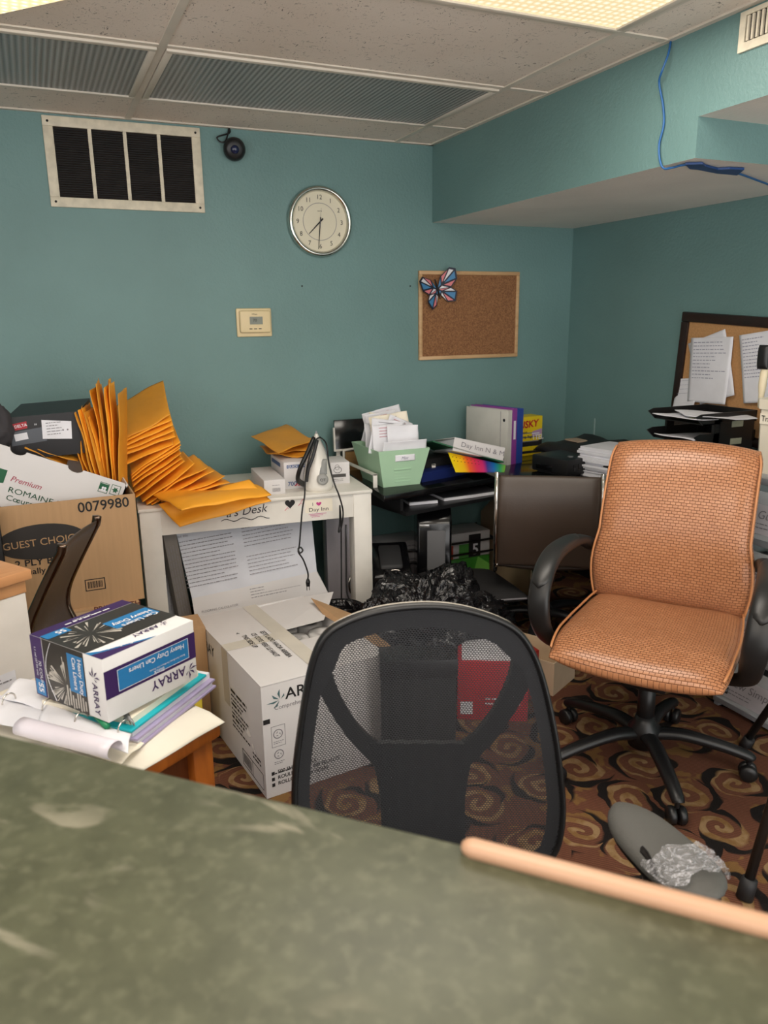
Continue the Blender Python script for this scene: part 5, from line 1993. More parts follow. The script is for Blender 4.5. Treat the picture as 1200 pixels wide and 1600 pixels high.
def pack(x0_, x1_, z0_, z1_, mat, label, deco, name='paper_pack'):
    t_ = thing(name, label, 'paper pack', (x0_, yp, z0_), 0, 'packs in the wire rack')
    lbox(t_, 'wrapper', mat, (0, 0, 0), (x1_ - x0_, 0.17, z1_ - z0_), 0.004)
    f_ = box_frames(t_, x1_ - x0_, 0.17, z1_ - z0_)['front']
    deco(t_, f_, x1_ - x0_, z1_ - z0_)
    return t_


def deco_green(t_, f_, w_, h_):
    m_ = MB()
    poly(m_, f_, [(w_ * 0.55, 0), (w_, 0), (w_, h_ * 0.75), (w_ * 0.75, h_)], 1)
    m_.build('light_green', M('grass_green', (120, 190, 80), 0.4), t_)
    m_ = MB()
    poly(m_, f_, [(w_ * 0.55, 0), (w_ * 0.9, 0), (w_ * 0.9, h_ * 0.3), (w_ * 0.62, h_ * 0.42)], 2)
    m_.build('black_print', INK, t_)
    m_ = MB()
    quad(m_, f_, w_ * 0.08, 0.01, w_ * 0.16, h_ * 0.16, 2)
    text(m_, f_, 'hp', w_ * 0.66, h_ * 0.08, 0.03, k=3, bold=0.02)
    m_.build('white_print', PAPER, t_)


def deco_top(t_, f_, w_, h_):
    m_ = MB()
    quad(m_, f_, w_ * 0.35, 0, w_ * 0.3, h_ * 0.55, 1)
    m_.build('green_print', M('grass_green2', (84, 160, 70), 0.4), t_)
    m_ = MB()
    quad(m_, f_, w_ * 0.1, 0, w_ * 0.13, h_ * 0.55, 1)
    m_.build('red_print', M('brick_red', (184, 66, 44), 0.4), t_)
    m_ = MB()
    quad(m_, f_, w_ * 0.55, 0.0, w_ * 0.25, h_ * 0.9, 1.5)
    m_.build('black_print', INK, t_)
    m_ = MB()
    text(m_, f_, '5', w_ * 0.62, h_ * 0.1, h_ * 0.42, rot=0, k=2.5, bold=0.02)
    m_.build('white_print', PAPER, t_)


def deco_grey(t_, f_, w_, h_):
    m_ = MB()
    lines(m_, f_, 0.01, h_ * 0.7, w_ - 0.03, 3, h_ * 0.22, 0.006, 1, 3)
    m_.build('printed_text', GREYINK, t_)


pack(1.83, 2.12, 0.005, 0.205, M('vivid_green', (58, 140, 40), 0.35), 'bright green paper pack at bottom right of the wire rack', deco_green)
pack(1.83, 2.12, 0.208, 0.345, M('pack_white', (206, 204, 204), 0.4), 'white paper pack with green and red print above the green pack', deco_top)
pack(1.49, 1.74, 0.005, 0.145, M('pack_grey', (110, 108, 110), 0.5), 'dark grey wrapped pack at bottom left of the wire rack', deco_grey)
pack(1.49, 1.74, 0.148, 0.245, M('pack_grey2', (140, 136, 138), 0.5), 'mid grey wrapped pack in middle left of the wire rack', deco_grey)
pack(1.49, 1.74, 0.248, 0.345, M('pack_silver', (176, 172, 174), 0.35), 'silvery wrapped pack at top left of the wire rack', deco_grey)

# black charging cradle
c_ = P(610, 885, y=2.98)
t = thing('charging_cradle', 'black plastic dock with open wedge top between the white table and black tower', 'dock', (c_.x, 2.98, 0), math.radians(-18))
hz = c_.z
MB().prism([(-0.085, -0.09, 0), (0.085, -0.09, 0), (0.085, 0.09, 0), (-0.085, 0.09, 0)], (0, 0, hz - 0.07)).build('pedestal', BLACK_M, t, world=False, bevel=0.006)
m = MB()
m.hexa([(-0.09, -0.10, hz - 0.07), (0.09, -0.10, hz - 0.07), (0.085, -0.09, hz - 0.01), (-0.085, -0.09, hz - 0.01)], [(-0.09, 0.10, hz - 0.07), (0.09, 0.10, hz - 0.07), (0.085, 0.09, hz + 0.09), (-0.085, 0.09, hz + 0.09)])
m.build('wedge', BLACK_G, t, world=False, bevel=0.01)
m = MB()
m.hexa([(-0.05, -0.06, hz + 0.0035), (0.05, -0.06, hz + 0.0035), (0.05, -0.055, hz + 0.022), (-0.05, -0.055, hz + 0.022)], [(-0.05, 0.05, hz + 0.06), (0.05, 0.05, hz + 0.06), (0.05, 0.06, hz + 0.085), (-0.05, 0.06, hz + 0.085)])
m.build('cup', RUBBER, t, world=False, bevel=0.01)
MB().tube(arc((0.01, -0.085, hz - 0.002), 0.03, 0.3, 2.4, 8, (1, 0, 0), (0, 0.45, 0.3)), 0.003, 6).build('chrome_arc', CHROME, t, smooth=True, world=False)

# laptop bag behind the trash bag
c_ = P(742, 912, y=2.75)
t = thing('laptop_bag', 'flat black laptop bag lying behind the black trash bag', 'bag', (c_.x, 2.75, 0))
MB().pillow(lambda u, v: Vector((c_.x + 0.02, 2.80, c_.z - 0.03)) + Vector((0.19 * u, 0.17 * v, -0.02 * u + 0.015 * v)), 0.07, 14, 12, p=4).build('bag_body', M('black_canvas', (34, 33, 34), 0.75, bump=0.3, bscale=120), t, smooth=True)
MB().tube([Vector((c_.x + 0.02 + 0.19 * u_, 2.80 - 0.168, c_.z - 0.03 - 0.02 * u_ - 0.012)) for u_ in (-0.9, 0, 0.9)], 0.004, 6).build('zipper', GREYINK, t)
tag(MB().box((c_.x - 0.06, 2.76, 0), (c_.x + 0.08, 2.92, c_.z - 0.085)).build('storage_box', BLACK_M, bevel=0.006), 'black box under the laptop bag behind the trash bag', 'box')

# big trash bag
bagm = blob('trash_bag', (1.36, 2.60, 0.20), (0.35, 0.25, 0.27), 'crinkled shiny black trash bag heaped on the floor behind the mesh chair', 'trash bag', MAT_BAG, 2, 0.24, 2.4, 120, 0.004, 0.30)

# ================================================================== chairs
def star_base(t, hub, angs, r, hubz=0.125, endz=0.085, mat=BLACK, w=0.026):
    """five spokes and casters, in the room; angles of the spokes in degrees"""
    hub = Vector(hub)
    MB().lathe([(0.05, hubz - 0.055), (0.052, hubz + 0.01), (0.035, hubz + 0.03), (0.03, hubz + 0.05)], (hub.x, hub.y, 0), (0, 0, 1), 20).build('hub', mat, t, smooth=True)
    for a_ in angs:
        d_ = Vector((math.cos(math.radians(a_)), math.sin(math.radians(a_)), 0))
        pts = [hub + d_ * 0.03 + Z * (hubz - 0.012), hub + d_ * (r * 0.35) + Z * (hubz - 0.002), hub + d_ * (r * 0.7) + Z * (hubz - 0.018), hub + d_ * (r * 0.97) + Z * endz, hub + d_ * (r * 1.02) + Z * (endz - 0.012)]
        pts = smooth_path([(p_.x, p_.y, p_.z) for p_ in pts], 4)
        n_ = len(pts)
        sp = MB().tube(pts, [0.020 - 0.004 * i / n_ for i in range(n_)], 10, ry=[w * (1.1 - 0.45 * i / n_) for i in range(n_)], up=(0, 0, 1)).build('spoke', mat, t, smooth=True)
        c_ = hub + d_ * r
        sd = Vector((-d_.y, d_.x, 0))
        ca = MB()
        MB().tube([c_ + Z * 0.055, c_ + Z * (endz)], 0.008, 8).build('caster_stem', mat, sp)
        for s_ in (-1, 1):
            ca.lathe([(0.012, 0.004), (0.026, 0.005), (0.028, 0.010), (0.028, 0.020), (0.024, 0.026), (0.008, 0.027)], Vector((c_.x, c_.y, 0.028)) , sd * s_, 18)
        ca.build('caster', mat, sp, smooth=True)


# ---- tan woven leather chair
SC = Vector((1.70, 1.736, 0))
cyaw = math.atan2(-0.815, 0.58)
t = thing('leather_chair', 'tan woven leather office chair with black loop arms, facing the carton', 'chair', SC, cyaw)
star_base(t, SC, (-115, -43, 29, 101, 173), 0.321)


def seat_fn(u, v):
    # v=-1 front, +1 back
    uu = u * (1 - 0.05 * (v > 0) * v)
    x_ = 0.262 * uu * (1 - 0.06 * abs(v) ** 4)
    y_ = 0.0 + 0.280 * v * (1 - 0.03 * u * u)
    z_ = 0.440 + 0.018 * abs(u) ** 2.5 - 0.085 * max(0, (-v - 0.45)) ** 1.5 + 0.012 * v * v
    return tw(t, (x_, y_, z_))


MB().pillow(seat_fn, 0.10, 30, 30, p=5, size=(0.56, 0.60)).build('seat', MAT_WEAVE, t, smooth=True)


def pip(pts, name='piping', r=0.004):
    return MB().tube(pts, r, 6).build(name, M('tan_piping', (196, 134, 88), 0.45), t, smooth=True)


Bz0, Bz1 = 0.475, 1.03


def back_fn(u, v):
    h_ = (v + 1) / 2
    z_ = Bz0 + (Bz1 - Bz0) * h_
    w_ = 0.246 + 0.018 * math.sin(min(h_ / 0.45, 1.0) * PI) - 0.004 * h_
    if h_ > 0.9:
        w_ *= 1 - 0.25 * (h_ - 0.9) ** 2 / 0.01 * 0.2
    y_ = 0.255 + 0.13 * h_ ** 1.5 - 0.040 * math.sin(min(max(h_, 0), 1) * PI * 1.0) * 0.9 + 0.05 * max(0, h_ - 0.86) ** 1.0
    y_ += -0.018 * abs(u) ** 3 * (1 - 0.3 * h_)
    z_ -= 0.05 * max(0, h_ - 0.88) + 0.018 * (u * u) * h_ ** 3
    return tw(t, (w_ * u, y_, z_))


MB().pillow(back_fn, 0.085, 28, 34, p=7, size=(0.52, 0.60)).build('backrest', MAT_WEAVE, t, smooth=True)
for s_ in (-1, 1):
    pts = []
    for i in range(25):
        v = -0.97 + 1.94 * i / 24
        p_ = back_fn(s_ * 0.985, v)
        f_ = TM[t.name].to_3x3() @ Vector((0, -1, 0))
        pts.append(p_ + f_ * 0.027)
    pip(pts)
    pts = []
    for i in range(25):
        v = -0.95 + 1.9 * i / 24
        p_ = seat_fn(s_ * 0.985, v)
        pts.append(p_ + Z * 0.026)
    pip(pts)
# seat shell and mechanism
MB().pillow(lambda u, v: tw(t, (0.20 * u, 0.03 + 0.2 * v, 0.388)), 0.03, 10, 10, p=5).build('seat_shell', BLACK, t, smooth=True)
MB().box((-0.07, -0.09, 0.30), (0.07, 0.14, 0.375)).build('tilt_mechanism', BLACK, t, bevel=0.01, world=False)
MB().tube([(0, 0, 0.11), (0, 0, 0.32)], 0.028, 16).build('gas_column', BLACK, t, smooth=True, world=False)
MB().tube([(0.06, -0.02, 0.345), (0.20, -0.03, 0.34), (0.24, -0.03, 0.335)], [0.006, 0.006, 0.011], 8).build('lever', BLACK, t, smooth=True, world=False)


def shell_fn(u, v):
    p_ = back_fn(u * 0.94, v * 0.95)
    return p_ + TM[t.name].to_3x3() @ Vector((0, 0.042, 0))


MB().pillow(shell_fn, 0.03, 12, 16, p=6).build('back_shell', BLACK, t, smooth=True)
for s_ in (-1, 1):
    pth = [(s_ * 0.275, 0.285, 0.640), (s_ * 0.300, 0.19, 0.685), (s_ * 0.312, 0.08, 0.695), (s_ * 0.318, -0.04, 0.690), (s_ * 0.318, -0.13, 0.655), (s_ * 0.314, -0.185, 0.585), (s_ * 0.306, -0.18, 0.50), (s_ * 0.290, -0.12, 0.425), (s_ * 0.22, -0.06, 0.385), (s_ * 0.10, -0.02, 0.37)]
    sp = smooth_path(pth, 6)
    n_ = len(sp)
    rx = []
    ry_ = []
    for i in range(n_):
        k = i / (n_ - 1)
        wide = 0.036 if k < 0.62 else 0.036 - 0.008 * min(1, (k - 0.62) / 0.2)
        ry_.append(wide)
        rx.append(0.018 if k < 0.5 else 0.016)
    arm = MB()
    # orient the wide axis across the chair
    m_ = MB()
    o_idx = 0
    for i, p_ in enumerate(sp):
        a_ = sp[max(i - 1, 0)]
        b_ = sp[min(i + 1, n_ - 1)]
        tg = (b_ - a_).normalized()
        e1 = Vector((1, 0, 0)) - tg * tg.x
        if e1.length < 0.2:
            e1 = Vector((0, -1, 0)) - tg * (-tg.y)
        if 'pe' in globals() and i > 0:
            e1 = pe - tg * pe.dot(tg)
        e1.normalize()
        pe = e1
        e2 = tg.cross(e1)
        for k in range(12):
            th = 2 * PI * k / 12
            cs, sn_ = math.cos(th), math.sin(th)
            m_.v.append(p_ + e1 * (ry_[i] * math.copysign(abs(cs) ** 0.75, cs)) + e2 * (rx[i] * math.copysign(abs(sn_) ** 0.75, sn_)))
    for i in range(n_ - 1):
        for k in range(12):
            a_ = i * 12 + k
            b_ = i * 12 + (k + 1) % 12
            m_.f.append((a_, b_, b_ + 12, a_ + 12))
    m_.f.append(tuple(range(11, -1, -1)))
    m_.f.append(tuple((n_ - 1) * 12 + k for k in range(12)))
    ao = m_.build('armrest', M('satin_black', (30, 30, 31), 0.42), t, smooth=True, world=False)
    # padded top
    seg = sp[8:29]
    pe2 = None
    pm = MB()
    for i, p_ in enumerate(seg):
        a_ = seg[max(i - 1, 0)]
        b_ = seg[min(i + 1, len(seg) - 1)]
        tg = (b_ - a_).normalized()
        e1 = (Vector((1, 0, 0)) - tg * tg.x).normalized()
        e2 = tg.cross(e1)
        if e2.z < 0:
            e2 = -e2
        if abs(e2.z) < 0.3 and e2.y > 0:
            e2 = -e2
        k = i / (len(seg) - 1)
        ww = 0.034 * math.sqrt(max(0.02, 1 - (2 * k - 1) ** 8))
        for j in range(9):
            th = PI * j / 8
            pm.v.append(p_ + e1 * (ww * math.cos(th)) + e2 * (0.006 + 0.0165 * abs(math.sin(th)) ** 0.7))
    for i in range(len(seg) - 1):
        for j in range(8):
            a_ = i * 9 + j
            pm.f.append((a_, a_ + 1, a_ + 10, a_ + 9))
        pm.f.append((i * 9 + 8, i * 9, i * 9 + 9, i * 9 + 17))
    pm.f.append(tuple(range(9)))
    pm.f.append(tuple((len(seg) - 1) * 9 + j for j in range(8, -1, -1)))
    pm.build('arm_pad', M('satin_black2', (38, 38, 38), 0.38), ao, smooth=True, world=False)
    del pe


# ---- brown conference chairs
def conference_chair(name, label, o, yaw, W_, ztop, lean, base_angs, rail=CHROME):
    t = thing(name, label, 'chair', (o[0], o[1], 0), yaw)
    prof = lean            # (z, y) from the top down; y grows towards the seat

    def at(z_):
        for (za, ya), (zb_, yb_) in zip(prof, prof[1:]):
            if zb_ <= z_ <= za:
                k = (z_ - zb_) / (za - zb_)
                return yb_ + (ya - yb_) * k
        return prof[-1][1]
    zb_ = prof[-1][0]
    sm = smooth_path([(0, y_, z_) for z_, y_ in prof], 5)

    def fn(u, v):
        k = (1 - v) / 2 * (len(sm) - 1)
        i = min(int(k), len(sm) - 2)
        p_ = sm[i].lerp(sm[i + 1], k - i)
        return tw(t, (u * W_ / 2, p_.y + 0.012 * (1 - u * u), p_.z))
    MB().pillow(fn, 0.022, 12, 22, p=14).build('backrest', BROWN_L, t, smooth=True)
    for s_ in (-1, 1):
        pts = [(s_ * (W_ / 2 + 0.008), p_.y, p_.z) for p_ in sm]
        pts += [(s_ * (W_ / 2 + 0.008), sm[-1].y + 0.10, sm[-1].z - 0.045), (s_ * (W_ / 2 + 0.008), sm[-1].y + 0.42, sm[-1].z - 0.04)]
        pts[0] = (pts[0][0], pts[0][1], pts[0][2] + 0.014)
        pts = smooth_path(pts, 3)
        MB().tube(pts, 0.010, 10, ry=0.014).build('side_rail', rail, t, smooth=True, world=False)
    zs = sm[-1].z - 0.035
    ysb = sm[-1].y + 0.10
    MB().pillow(lambda u, v: tw(t, (u * W_ / 2, ysb + 0.19 + 0.22 * v, zs + 0.012 * abs(u))), 0.05, 12, 14, p=6).build('seat', BROWN_L, t, smooth=True)
    MB().box((-0.05, ysb + 0.08, zs - 0.10), (0.05, ysb + 0.26, zs - 0.028)).build('mechanism', BLACK, t, world=False, bevel=0.008)
    MB().tube([(0, ysb + 0.17, 0.12), (0, ysb + 0.17, zs - 0.06)], 0.024, 14).build('gas_column', CHROME, t, smooth=True, world=False)
    MB().tube([(-W_ / 2, ysb + 0.17, zs - 0.05), (W_ / 2, ysb + 0.17, zs - 0.05)], 0.012, 8).build('cross_bar', CHROME, t, smooth=True, world=False)
    hub = tw(t, (0, ysb + 0.17, 0))
    star_base(t, (hub.x, hub.y, 0), base_angs, 0.29)
    return t


Lp, Rp = P(780, 741, z=0.825), P(940, 754, z=0.80)
mid = (Lp + Rp) / 2
yw = math.atan2(Rp.y - Lp.y, Rp.x - Lp.x)
conference_chair('conference_chair', 'dark brown office chair with chrome side rails, its back to us at the corner desk', mid, yw, (Rp - Lp).length + 0.0, 0.815,
                 [(0.815, 0.03), (0.74, 0.0), (0.64, -0.005), (0.54, 0.02), (0.47, 0.045), (0.42, 0.06)], (10, 82, 154, 226, 298))
Np, Fp = P(100, 857, z=0.85), P(151, 814, z=0.85)
mid = (Np + Fp) / 2
yw = math.atan2(Fp.y - Np.y, Fp.x - Np.x)
conference_chair('conference_chair', 'dark brown office chair with bronze rails seen edge-on before the cardboard cartons', mid, yw, (Fp - Np).length, 0.85,
                 [(0.85, 0.0), (0.79, 0.035), (0.72, 0.075), (0.64, 0.115), (0.575, 0.125), (0.51, 0.105), (0.46, 0.10)], (20, 92, 164, 236, 308), M('bronze_rail', (112, 96, 84), 0.22, metal=1.0, var=0))

# ---- black mesh chair at the counter
MYAW = math.radians(-13.9)
bx_, by_ = Vector((math.cos(MYAW), math.sin(MYAW), 0)), Vector((-math.sin(MYAW), math.cos(MYAW), 0))
BC = P(668, 1140, y=1.0)
BC.z = 0
SCM = BC - by_ * 0.27
t = mc = thing('mesh_chair', 'black mesh back office chair tucked behind the green counter', 'chair', (SCM.x, SCM.y, 0), MYAW)


def pl(px, py):
    """pixel on the back plane as chair-local (x, z)"""
    d_ = CAM_R @ Vector((px - 600.0, 800.0 - py, -1200.0))
    c_ = Vector((0, 0, CAM_H))
    k_ = (BC - c_).dot(by_) / d_.dot(by_)
    q_ = c_ + d_ * k_
    return (q_ - SCM).dot(bx_), q_.z


def curve_y(x_, z_):
    return 0.27 - 0.55 * x_ * x_ + 0.02 * math.sin((z_ - 0.55) * 6)


rows = [(951, 648, 688), (955, 606, 722), (962, 572, 752), (972, 542, 782), (985, 517, 806), (1005, 500, 824), (1040, 487, 841), (1090, 477, 855), (1150, 468, 866),
        (1200, 462, 871), (1250, 460, 873), (1290, 464, 868), (1320, 478, 857), (1345, 503, 833), (1365, 543, 795), (1375, 600, 735)]
LO = [pl(a_, y_) for y_, a_, b_ in rows]
RO = [pl(b_, y_) for y_, a_, b_ in rows]


def rowat(k):
    i = min(int(k), len(rows) - 2)
    f_ = k - i
    l_ = (LO[i][0] + (LO[i + 1][0] - LO[i][0]) * f_, LO[i][1] + (LO[i + 1][1] - LO[i][1]) * f_)
    r_ = (RO[i][0] + (RO[i + 1][0] - RO[i][0]) * f_, RO[i][1] + (RO[i + 1][1] - RO[i][1]) * f_)
    return l_, r_


m = MB()
NR, NC = (len(rows) - 1) * 3, 24
vs, uv, fs = [], [], []
for i in range(NR + 1):
    l_, r_ = rowat(i / 3)
    for j in range(NC + 1):
        s_ = j / NC
        x_, z_ = l_[0] + (r_[0] - l_[0]) * s_, l_[1] + (r_[1] - l_[1]) * s_
        vs.append((x_, curve_y(x_, z_), z_))
        uv.append((x_, z_))
for i in range(NR):
    for j in range(NC):
        a_ = i * (NC + 1) + j
        fs.append((a_, a_ + NC + 1, a_ + NC + 2, a_ + 1))
m.add(vs, fs, uv)
m.build('mesh_back', MAT_MESH, t, smooth=True, world=False)
loop = [(x_, curve_y(x_, z_) + 0.004, z_) for x_, z_ in LO[::-1]] + [(x_, curve_y(x_, z_) + 0.004, z_) for x_, z_ in RO]
loop.append(loop[0])
loop = smooth_path(loop, 3)
MB().tube(loop, 0.0055, 10, ry=0.010, cap=False).build('back_frame', BLACK, t, smooth=True, world=False)
tr_ = [(x_, curve_y(x_, z_) + 0.010, z_ + 0.004) for x_, z_ in LO[6::-1]] + [(x_, curve_y(x_, z_) + 0.010, z_ + 0.004) for x_, z_ in RO[:6]]
MB().tube(smooth_path(tr_, 3), 0.0016, 6).build('top_highlight', M('pale_rim_highlight', (176, 168, 156), 0.4), t, smooth=True, world=False)  # thin pale tube painted in as the highlight along the top rim
# dark woven band round the edge and the Y-shaped spine behind the netting
DK = M('dark_band', (44, 44, 48), 0.7)


def ribbon(name, pxs, dy, mat, thick=0.004):
    """closed outline (pixels) as a curved plate dy behind the netting"""
    pts = []
    for (a_, b_) in pxs:
        x_, z_ = pl(a_, b_)
        pts.append(Vector((x_, curve_y(x_, z_) + dy, z_)))
    return MB().prism(pts, (0, thick, 0)).build(name, mat, t, world=False)


band_in = []
m = MB()
vs, fs = [], []
NN = 60


def edge_in(w):
    out_, in_ = [], []
    full = [(x_, z_) for x_, z_ in LO[::-1]] + [(x_, z_) for x_, z_ in RO]
    cx_ = sum(p_[0] for p_ in full) / len(full)
    cz_ = sum(p_[1] for p_ in full) / len(full)
    for i, (x_, z_) in enumerate(full):
        a_ = full[i - 1]
        b_ = full[(i + 1) % len(full)]
        tx, tz = b_[0] - a_[0], b_[1] - a_[1]
        L2 = math.hypot(tx, tz) or 1
        nx_, nz_ = -tz / L2, tx / L2
        if nx_ * (cx_ - x_) + nz_ * (cz_ - z_) < 0:
            nx_, nz_ = -nx_, -nz_
        ww = w * (1.6 if z_ > 0.93 else 1.0)
        out_.append((x_, z_))
        in_.append((x_ + nx_ * ww, z_ + nz_ * ww))
    return out_, in_


oo, ii = edge_in(0.024)
n_ = len(oo)
for (x_, z_), (x2, z2) in zip(oo, ii):
    vs += [(x_, curve_y(x_, z_) + 0.006, z_), (x2, curve_y(x2, z2) + 0.006, z2)]
for i in range(n_):
    j = (i + 1) % n_
    fs.append((2 * i, 2 * j, 2 * j + 1, 2 * i + 1))
m.add(vs, fs)
m.build('edge_band', DK, t, world=False, solid=0.002)
spine = M('spine_plastic', (20, 20, 22), 0.5)


def strip(pxa, pxb, name, dy=0.022):
    vs_, fs_ = [], []
    A1_ = smooth_path([(a_, b_, 0) for a_, b_ in pxa], 5)
    B1_ = smooth_path([(a_, b_, 0) for a_, b_ in pxb], 5)
    for a_, b_ in zip(A1_, B1_):
        for p_, dd in ((a_, dy), (b_, dy), (b_, dy + 0.012), (a_, dy + 0.012)):
            x_, z_ = pl(p_.x, p_.y)
            vs_.append((x_, curve_y(x_, z_) + dd, z_))
    for i in range(len(A1_) - 1):
        for k in range(4):
            a_ = i * 4 + k
            b_ = i * 4 + (k + 1) % 4
            fs_.append((a_, b_, b_ + 4, a_ + 4))
    fs_.append((0, 1, 2, 3))
    e_ = (len(A1_) - 1) * 4
    fs_.append((e_ + 3, e_ + 2, e_ + 1, e_))
    return MB().add(vs_, fs_).build(name, spine, t, world=False, smooth=False, auto=0.8)


strip([(484, 1050), (500, 1090), (524, 1135), (556, 1180), (590, 1215)], [(516, 1010), (524, 1070), (548, 1125), (580, 1168), (620, 1192)], 'spine_arm')
strip([(846, 1050), (832, 1090), (808, 1135), (776, 1180), (742, 1215)], [(814, 1010), (806, 1070), (782, 1125), (750, 1168), (712, 1192)], 'spine_arm')
strip([(580, 1180), (590, 1215), (600, 1270), (602, 1370)], [(752, 1180), (744, 1215), (734, 1270), (732, 1370)], 'spine_plate')
strip([(516, 1004), (560, 988), (610, 978), (665, 974), (720, 978), (770, 988), (816, 1004)], [(505, 1020), (556, 1000), (610, 990), (665, 986), (720, 990), (774, 1000), (826, 1020)], 'top_bar', 0.012)
# seat, arms and base
MB().pillow(lambda u, v: tw(mc, (0.25 * u, -0.02 + 0.24 * v, 0.47 + 0.01 * u * u)), 0.08, 14, 14, p=5).build('seat', M('black_fabric', (30, 30, 32), 0.9, bump=0.3, bscale=300), t, smooth=True)
zsp = pl(667, 1370)[1]
MB().tube(smooth_path([(0, 0.29, zsp + 0.02), (0, 0.33, zsp - 0.08), (0, 0.27, 0.40), (0, 0.08, 0.385)], 4), 0.035, 10, ry=0.012).build('back_bracket', BLACK, t, smooth=True, world=False)
MB().box((-0.08, -0.1, 0.34), (0.08, 0.12, 0.43)).build('mechanism', BLACK, t, world=False, bevel=0.01)
MB().tube([(0, 0, 0.12), (0, 0, 0.36)], 0.026, 14).build('gas_column', BLACK, t, smooth=True, world=False)
star_base(t, (SCM.x, SCM.y, 0), (-30, 42, 114, 186, 258), 0.30)
AZ = 0.665
A0, A1 = P(962, 1258, z=AZ), P(1122, 1408, z=AZ)


def arm_fn_factory(c0, c1, wid, dz=0.0):
    ax = (c1 - c0)
    L2 = ax.length
    ax = ax.normalized()
    sd = Vector((-ax.y, ax.x, 0))
    cen = (c0 + c1) / 2

    def fn(u, v):
        w_ = wid * (0.5 + 0.05 * u) * max(0.22, (1 - abs(u) ** 3.2) ** 0.5)
        return cen + ax * (u * L2 / 2 * (1 - 0.06 * v * v)) + sd * (v * w_) + Z * (dz - 0.006 * v * v + 0.004 * u * u)
    return fn


fnA = arm_fn_factory(A0, A1, 0.108)
armm = MB().pillow(fnA, 0.030, 18, 12, p=3.2).build('armrest', M('charcoal_pad', (80, 79, 76), 0.62, bump=0.3, bscale=300), t, smooth=True)
mm_ = tw(t, (0, 0, 0))
cA = (A0 + A1) / 2
MB().pillow(arm_fn_factory(A0, A1, 0.082, -0.022), 0.022, 14, 10, p=4).build('arm_base', BLACK, armm, smooth=True)
# torn edge with foam showing
tp_ = [P(1001, 1330, z=AZ + 0.010), P(1010, 1340, z=AZ + 0.010), P(1021, 1362, z=AZ + 0.008), P(1022, 1378, z=AZ - 0.004), P(1008, 1368, z=AZ - 0.012), P(990, 1340, z=AZ - 0.008)]
MB().prism(tp_, (0.006, 0.003, 0.006)).build('torn_foam', M('torn_foam', (26, 23, 22), 1.0, bump=1.0, bscale=90), armm)
MB().tube([cA + Z * -0.02, cA + Z * -0.12, Vector((cA.x - 0.03, cA.y, 0.43)), tw(t, (0.18, cA.y * 0, 0.425))], 0.02, 10, ry=0.03).build('arm_post', BLACK, armm, smooth=True)
# clear tape wrapped over its near end
rnd = random.Random(3)
vs, fs = [], []
ax = (A1 - A0).normalized()
sd = Vector((-ax.y, ax.x, 0))
NA, NB = 16, 22
for i in range(NA + 1):
    for j in range(NB + 1):
        u = 0.22 + 0.52 * i / NA + 0.05 * math.sin(j * 0.9) * (1 if i in (0, NA) else 0)
        an = -0.35 + (PI + 0.7) * j / NB
        c_ = cA + ax * (u * (A1 - A0).length / 2)
        w_ = 0.054 * (1 + 0.10 * u) * max(0.22, (1 - abs(u) ** 3.2) ** 0.5)
        nz_ = noise.noise(Vector((u * 9, an * 3.0, 2.0)))
        rr = 1.02 + 0.08 * abs(nz_)
        vs.append(c_ + sd * (math.cos(an) * w_ * rr) + Z * (math.sin(an) * 0.018 * rr + 0.004 + 0.006 * abs(nz_)))
for i in range(NA):
    for j in range(NB):
        a_ = i * (NB + 1) + j
        fs.append((a_, a_ + 1, a_ + NB + 2, a_ + NB + 1))
MB().add(vs, fs).build('tape_wrap', MAT_TAPE, armm, solid=0.0006)
fnB = arm_fn_factory(tw(t, (-0.333, 0.21, AZ)), tw(t, (-0.333, -0.05, AZ)), 0.088)
arml = MB().pillow(fnB, 0.030, 18, 12, p=3.2).build('armrest', MATS['charcoal_pad'], t, smooth=True)
cB = tw(t, (-0.333, 0.08, AZ))
MB().tube([cB + Z * -0.01, cB + Z * -0.12, Vector((cB.x + 0.03, cB.y, 0.43)), tw(t, (-0.18, 0.0, 0.425))], 0.02, 10, ry=0.03).build('arm_post', BLACK, arml, smooth=True)

# ---- tubular folding stand at the right edge
f1 = P(1164, 1393, z=0.02)
top = Vector((f1.x + 0.30, f1.y + 0.26, 0.62))
e1 = P(1200, 1272, x=f1.x + 0.06)
dirv = (e1 - f1).normalized()
t = thing('tubular_stand', 'dark tubular stand with rubber tipped legs at lower right edge', 'stand', (f1.x, f1.y, 0))
GUN = M('gunmetal', (58, 54, 52), 0.35, metal=0.6)
f1.z = 0.0
lg = MB().tube([f1 + Z * 0.01, f1 + dirv * 0.75], 0.0125, 12).build('leg', GUN, t, smooth=True)
MB().lathe([(0.021, 0), (0.021, 0.035), (0.019, 0.055), (0.013, 0.056)], f1, dirv, 16).build('rubber_foot', RUBBER, lg, smooth=True)
g0 = P(1160, 1163, z=0.04)
g0 = Vector((f1.x + 0.53, f1.y + 0.36, 0.0))
g0 = P(1163, 1166, z=0.0)
tp2 = f1 + dirv * 0.72
g1 = P(1200, 1112, x=g0.x + 0.012)
d2 = (g1 - g0).normalized()
lg = MB().tube([g0 + Z * 0.01, g0 + d2 * 0.6], 0.0125, 12).build('leg', BLACK, t, smooth=True)
MB().lathe([(0.019, 0), (0.019, 0.04), (0.013, 0.042)], g0, d2, 14).build('rubber_foot', RUBBER, lg, smooth=True)
MB().tube([f1 + dirv * 0.72, g0 + d2 * 0.57], 0.0125, 10).build('top_bar', GUN, t, smooth=True)

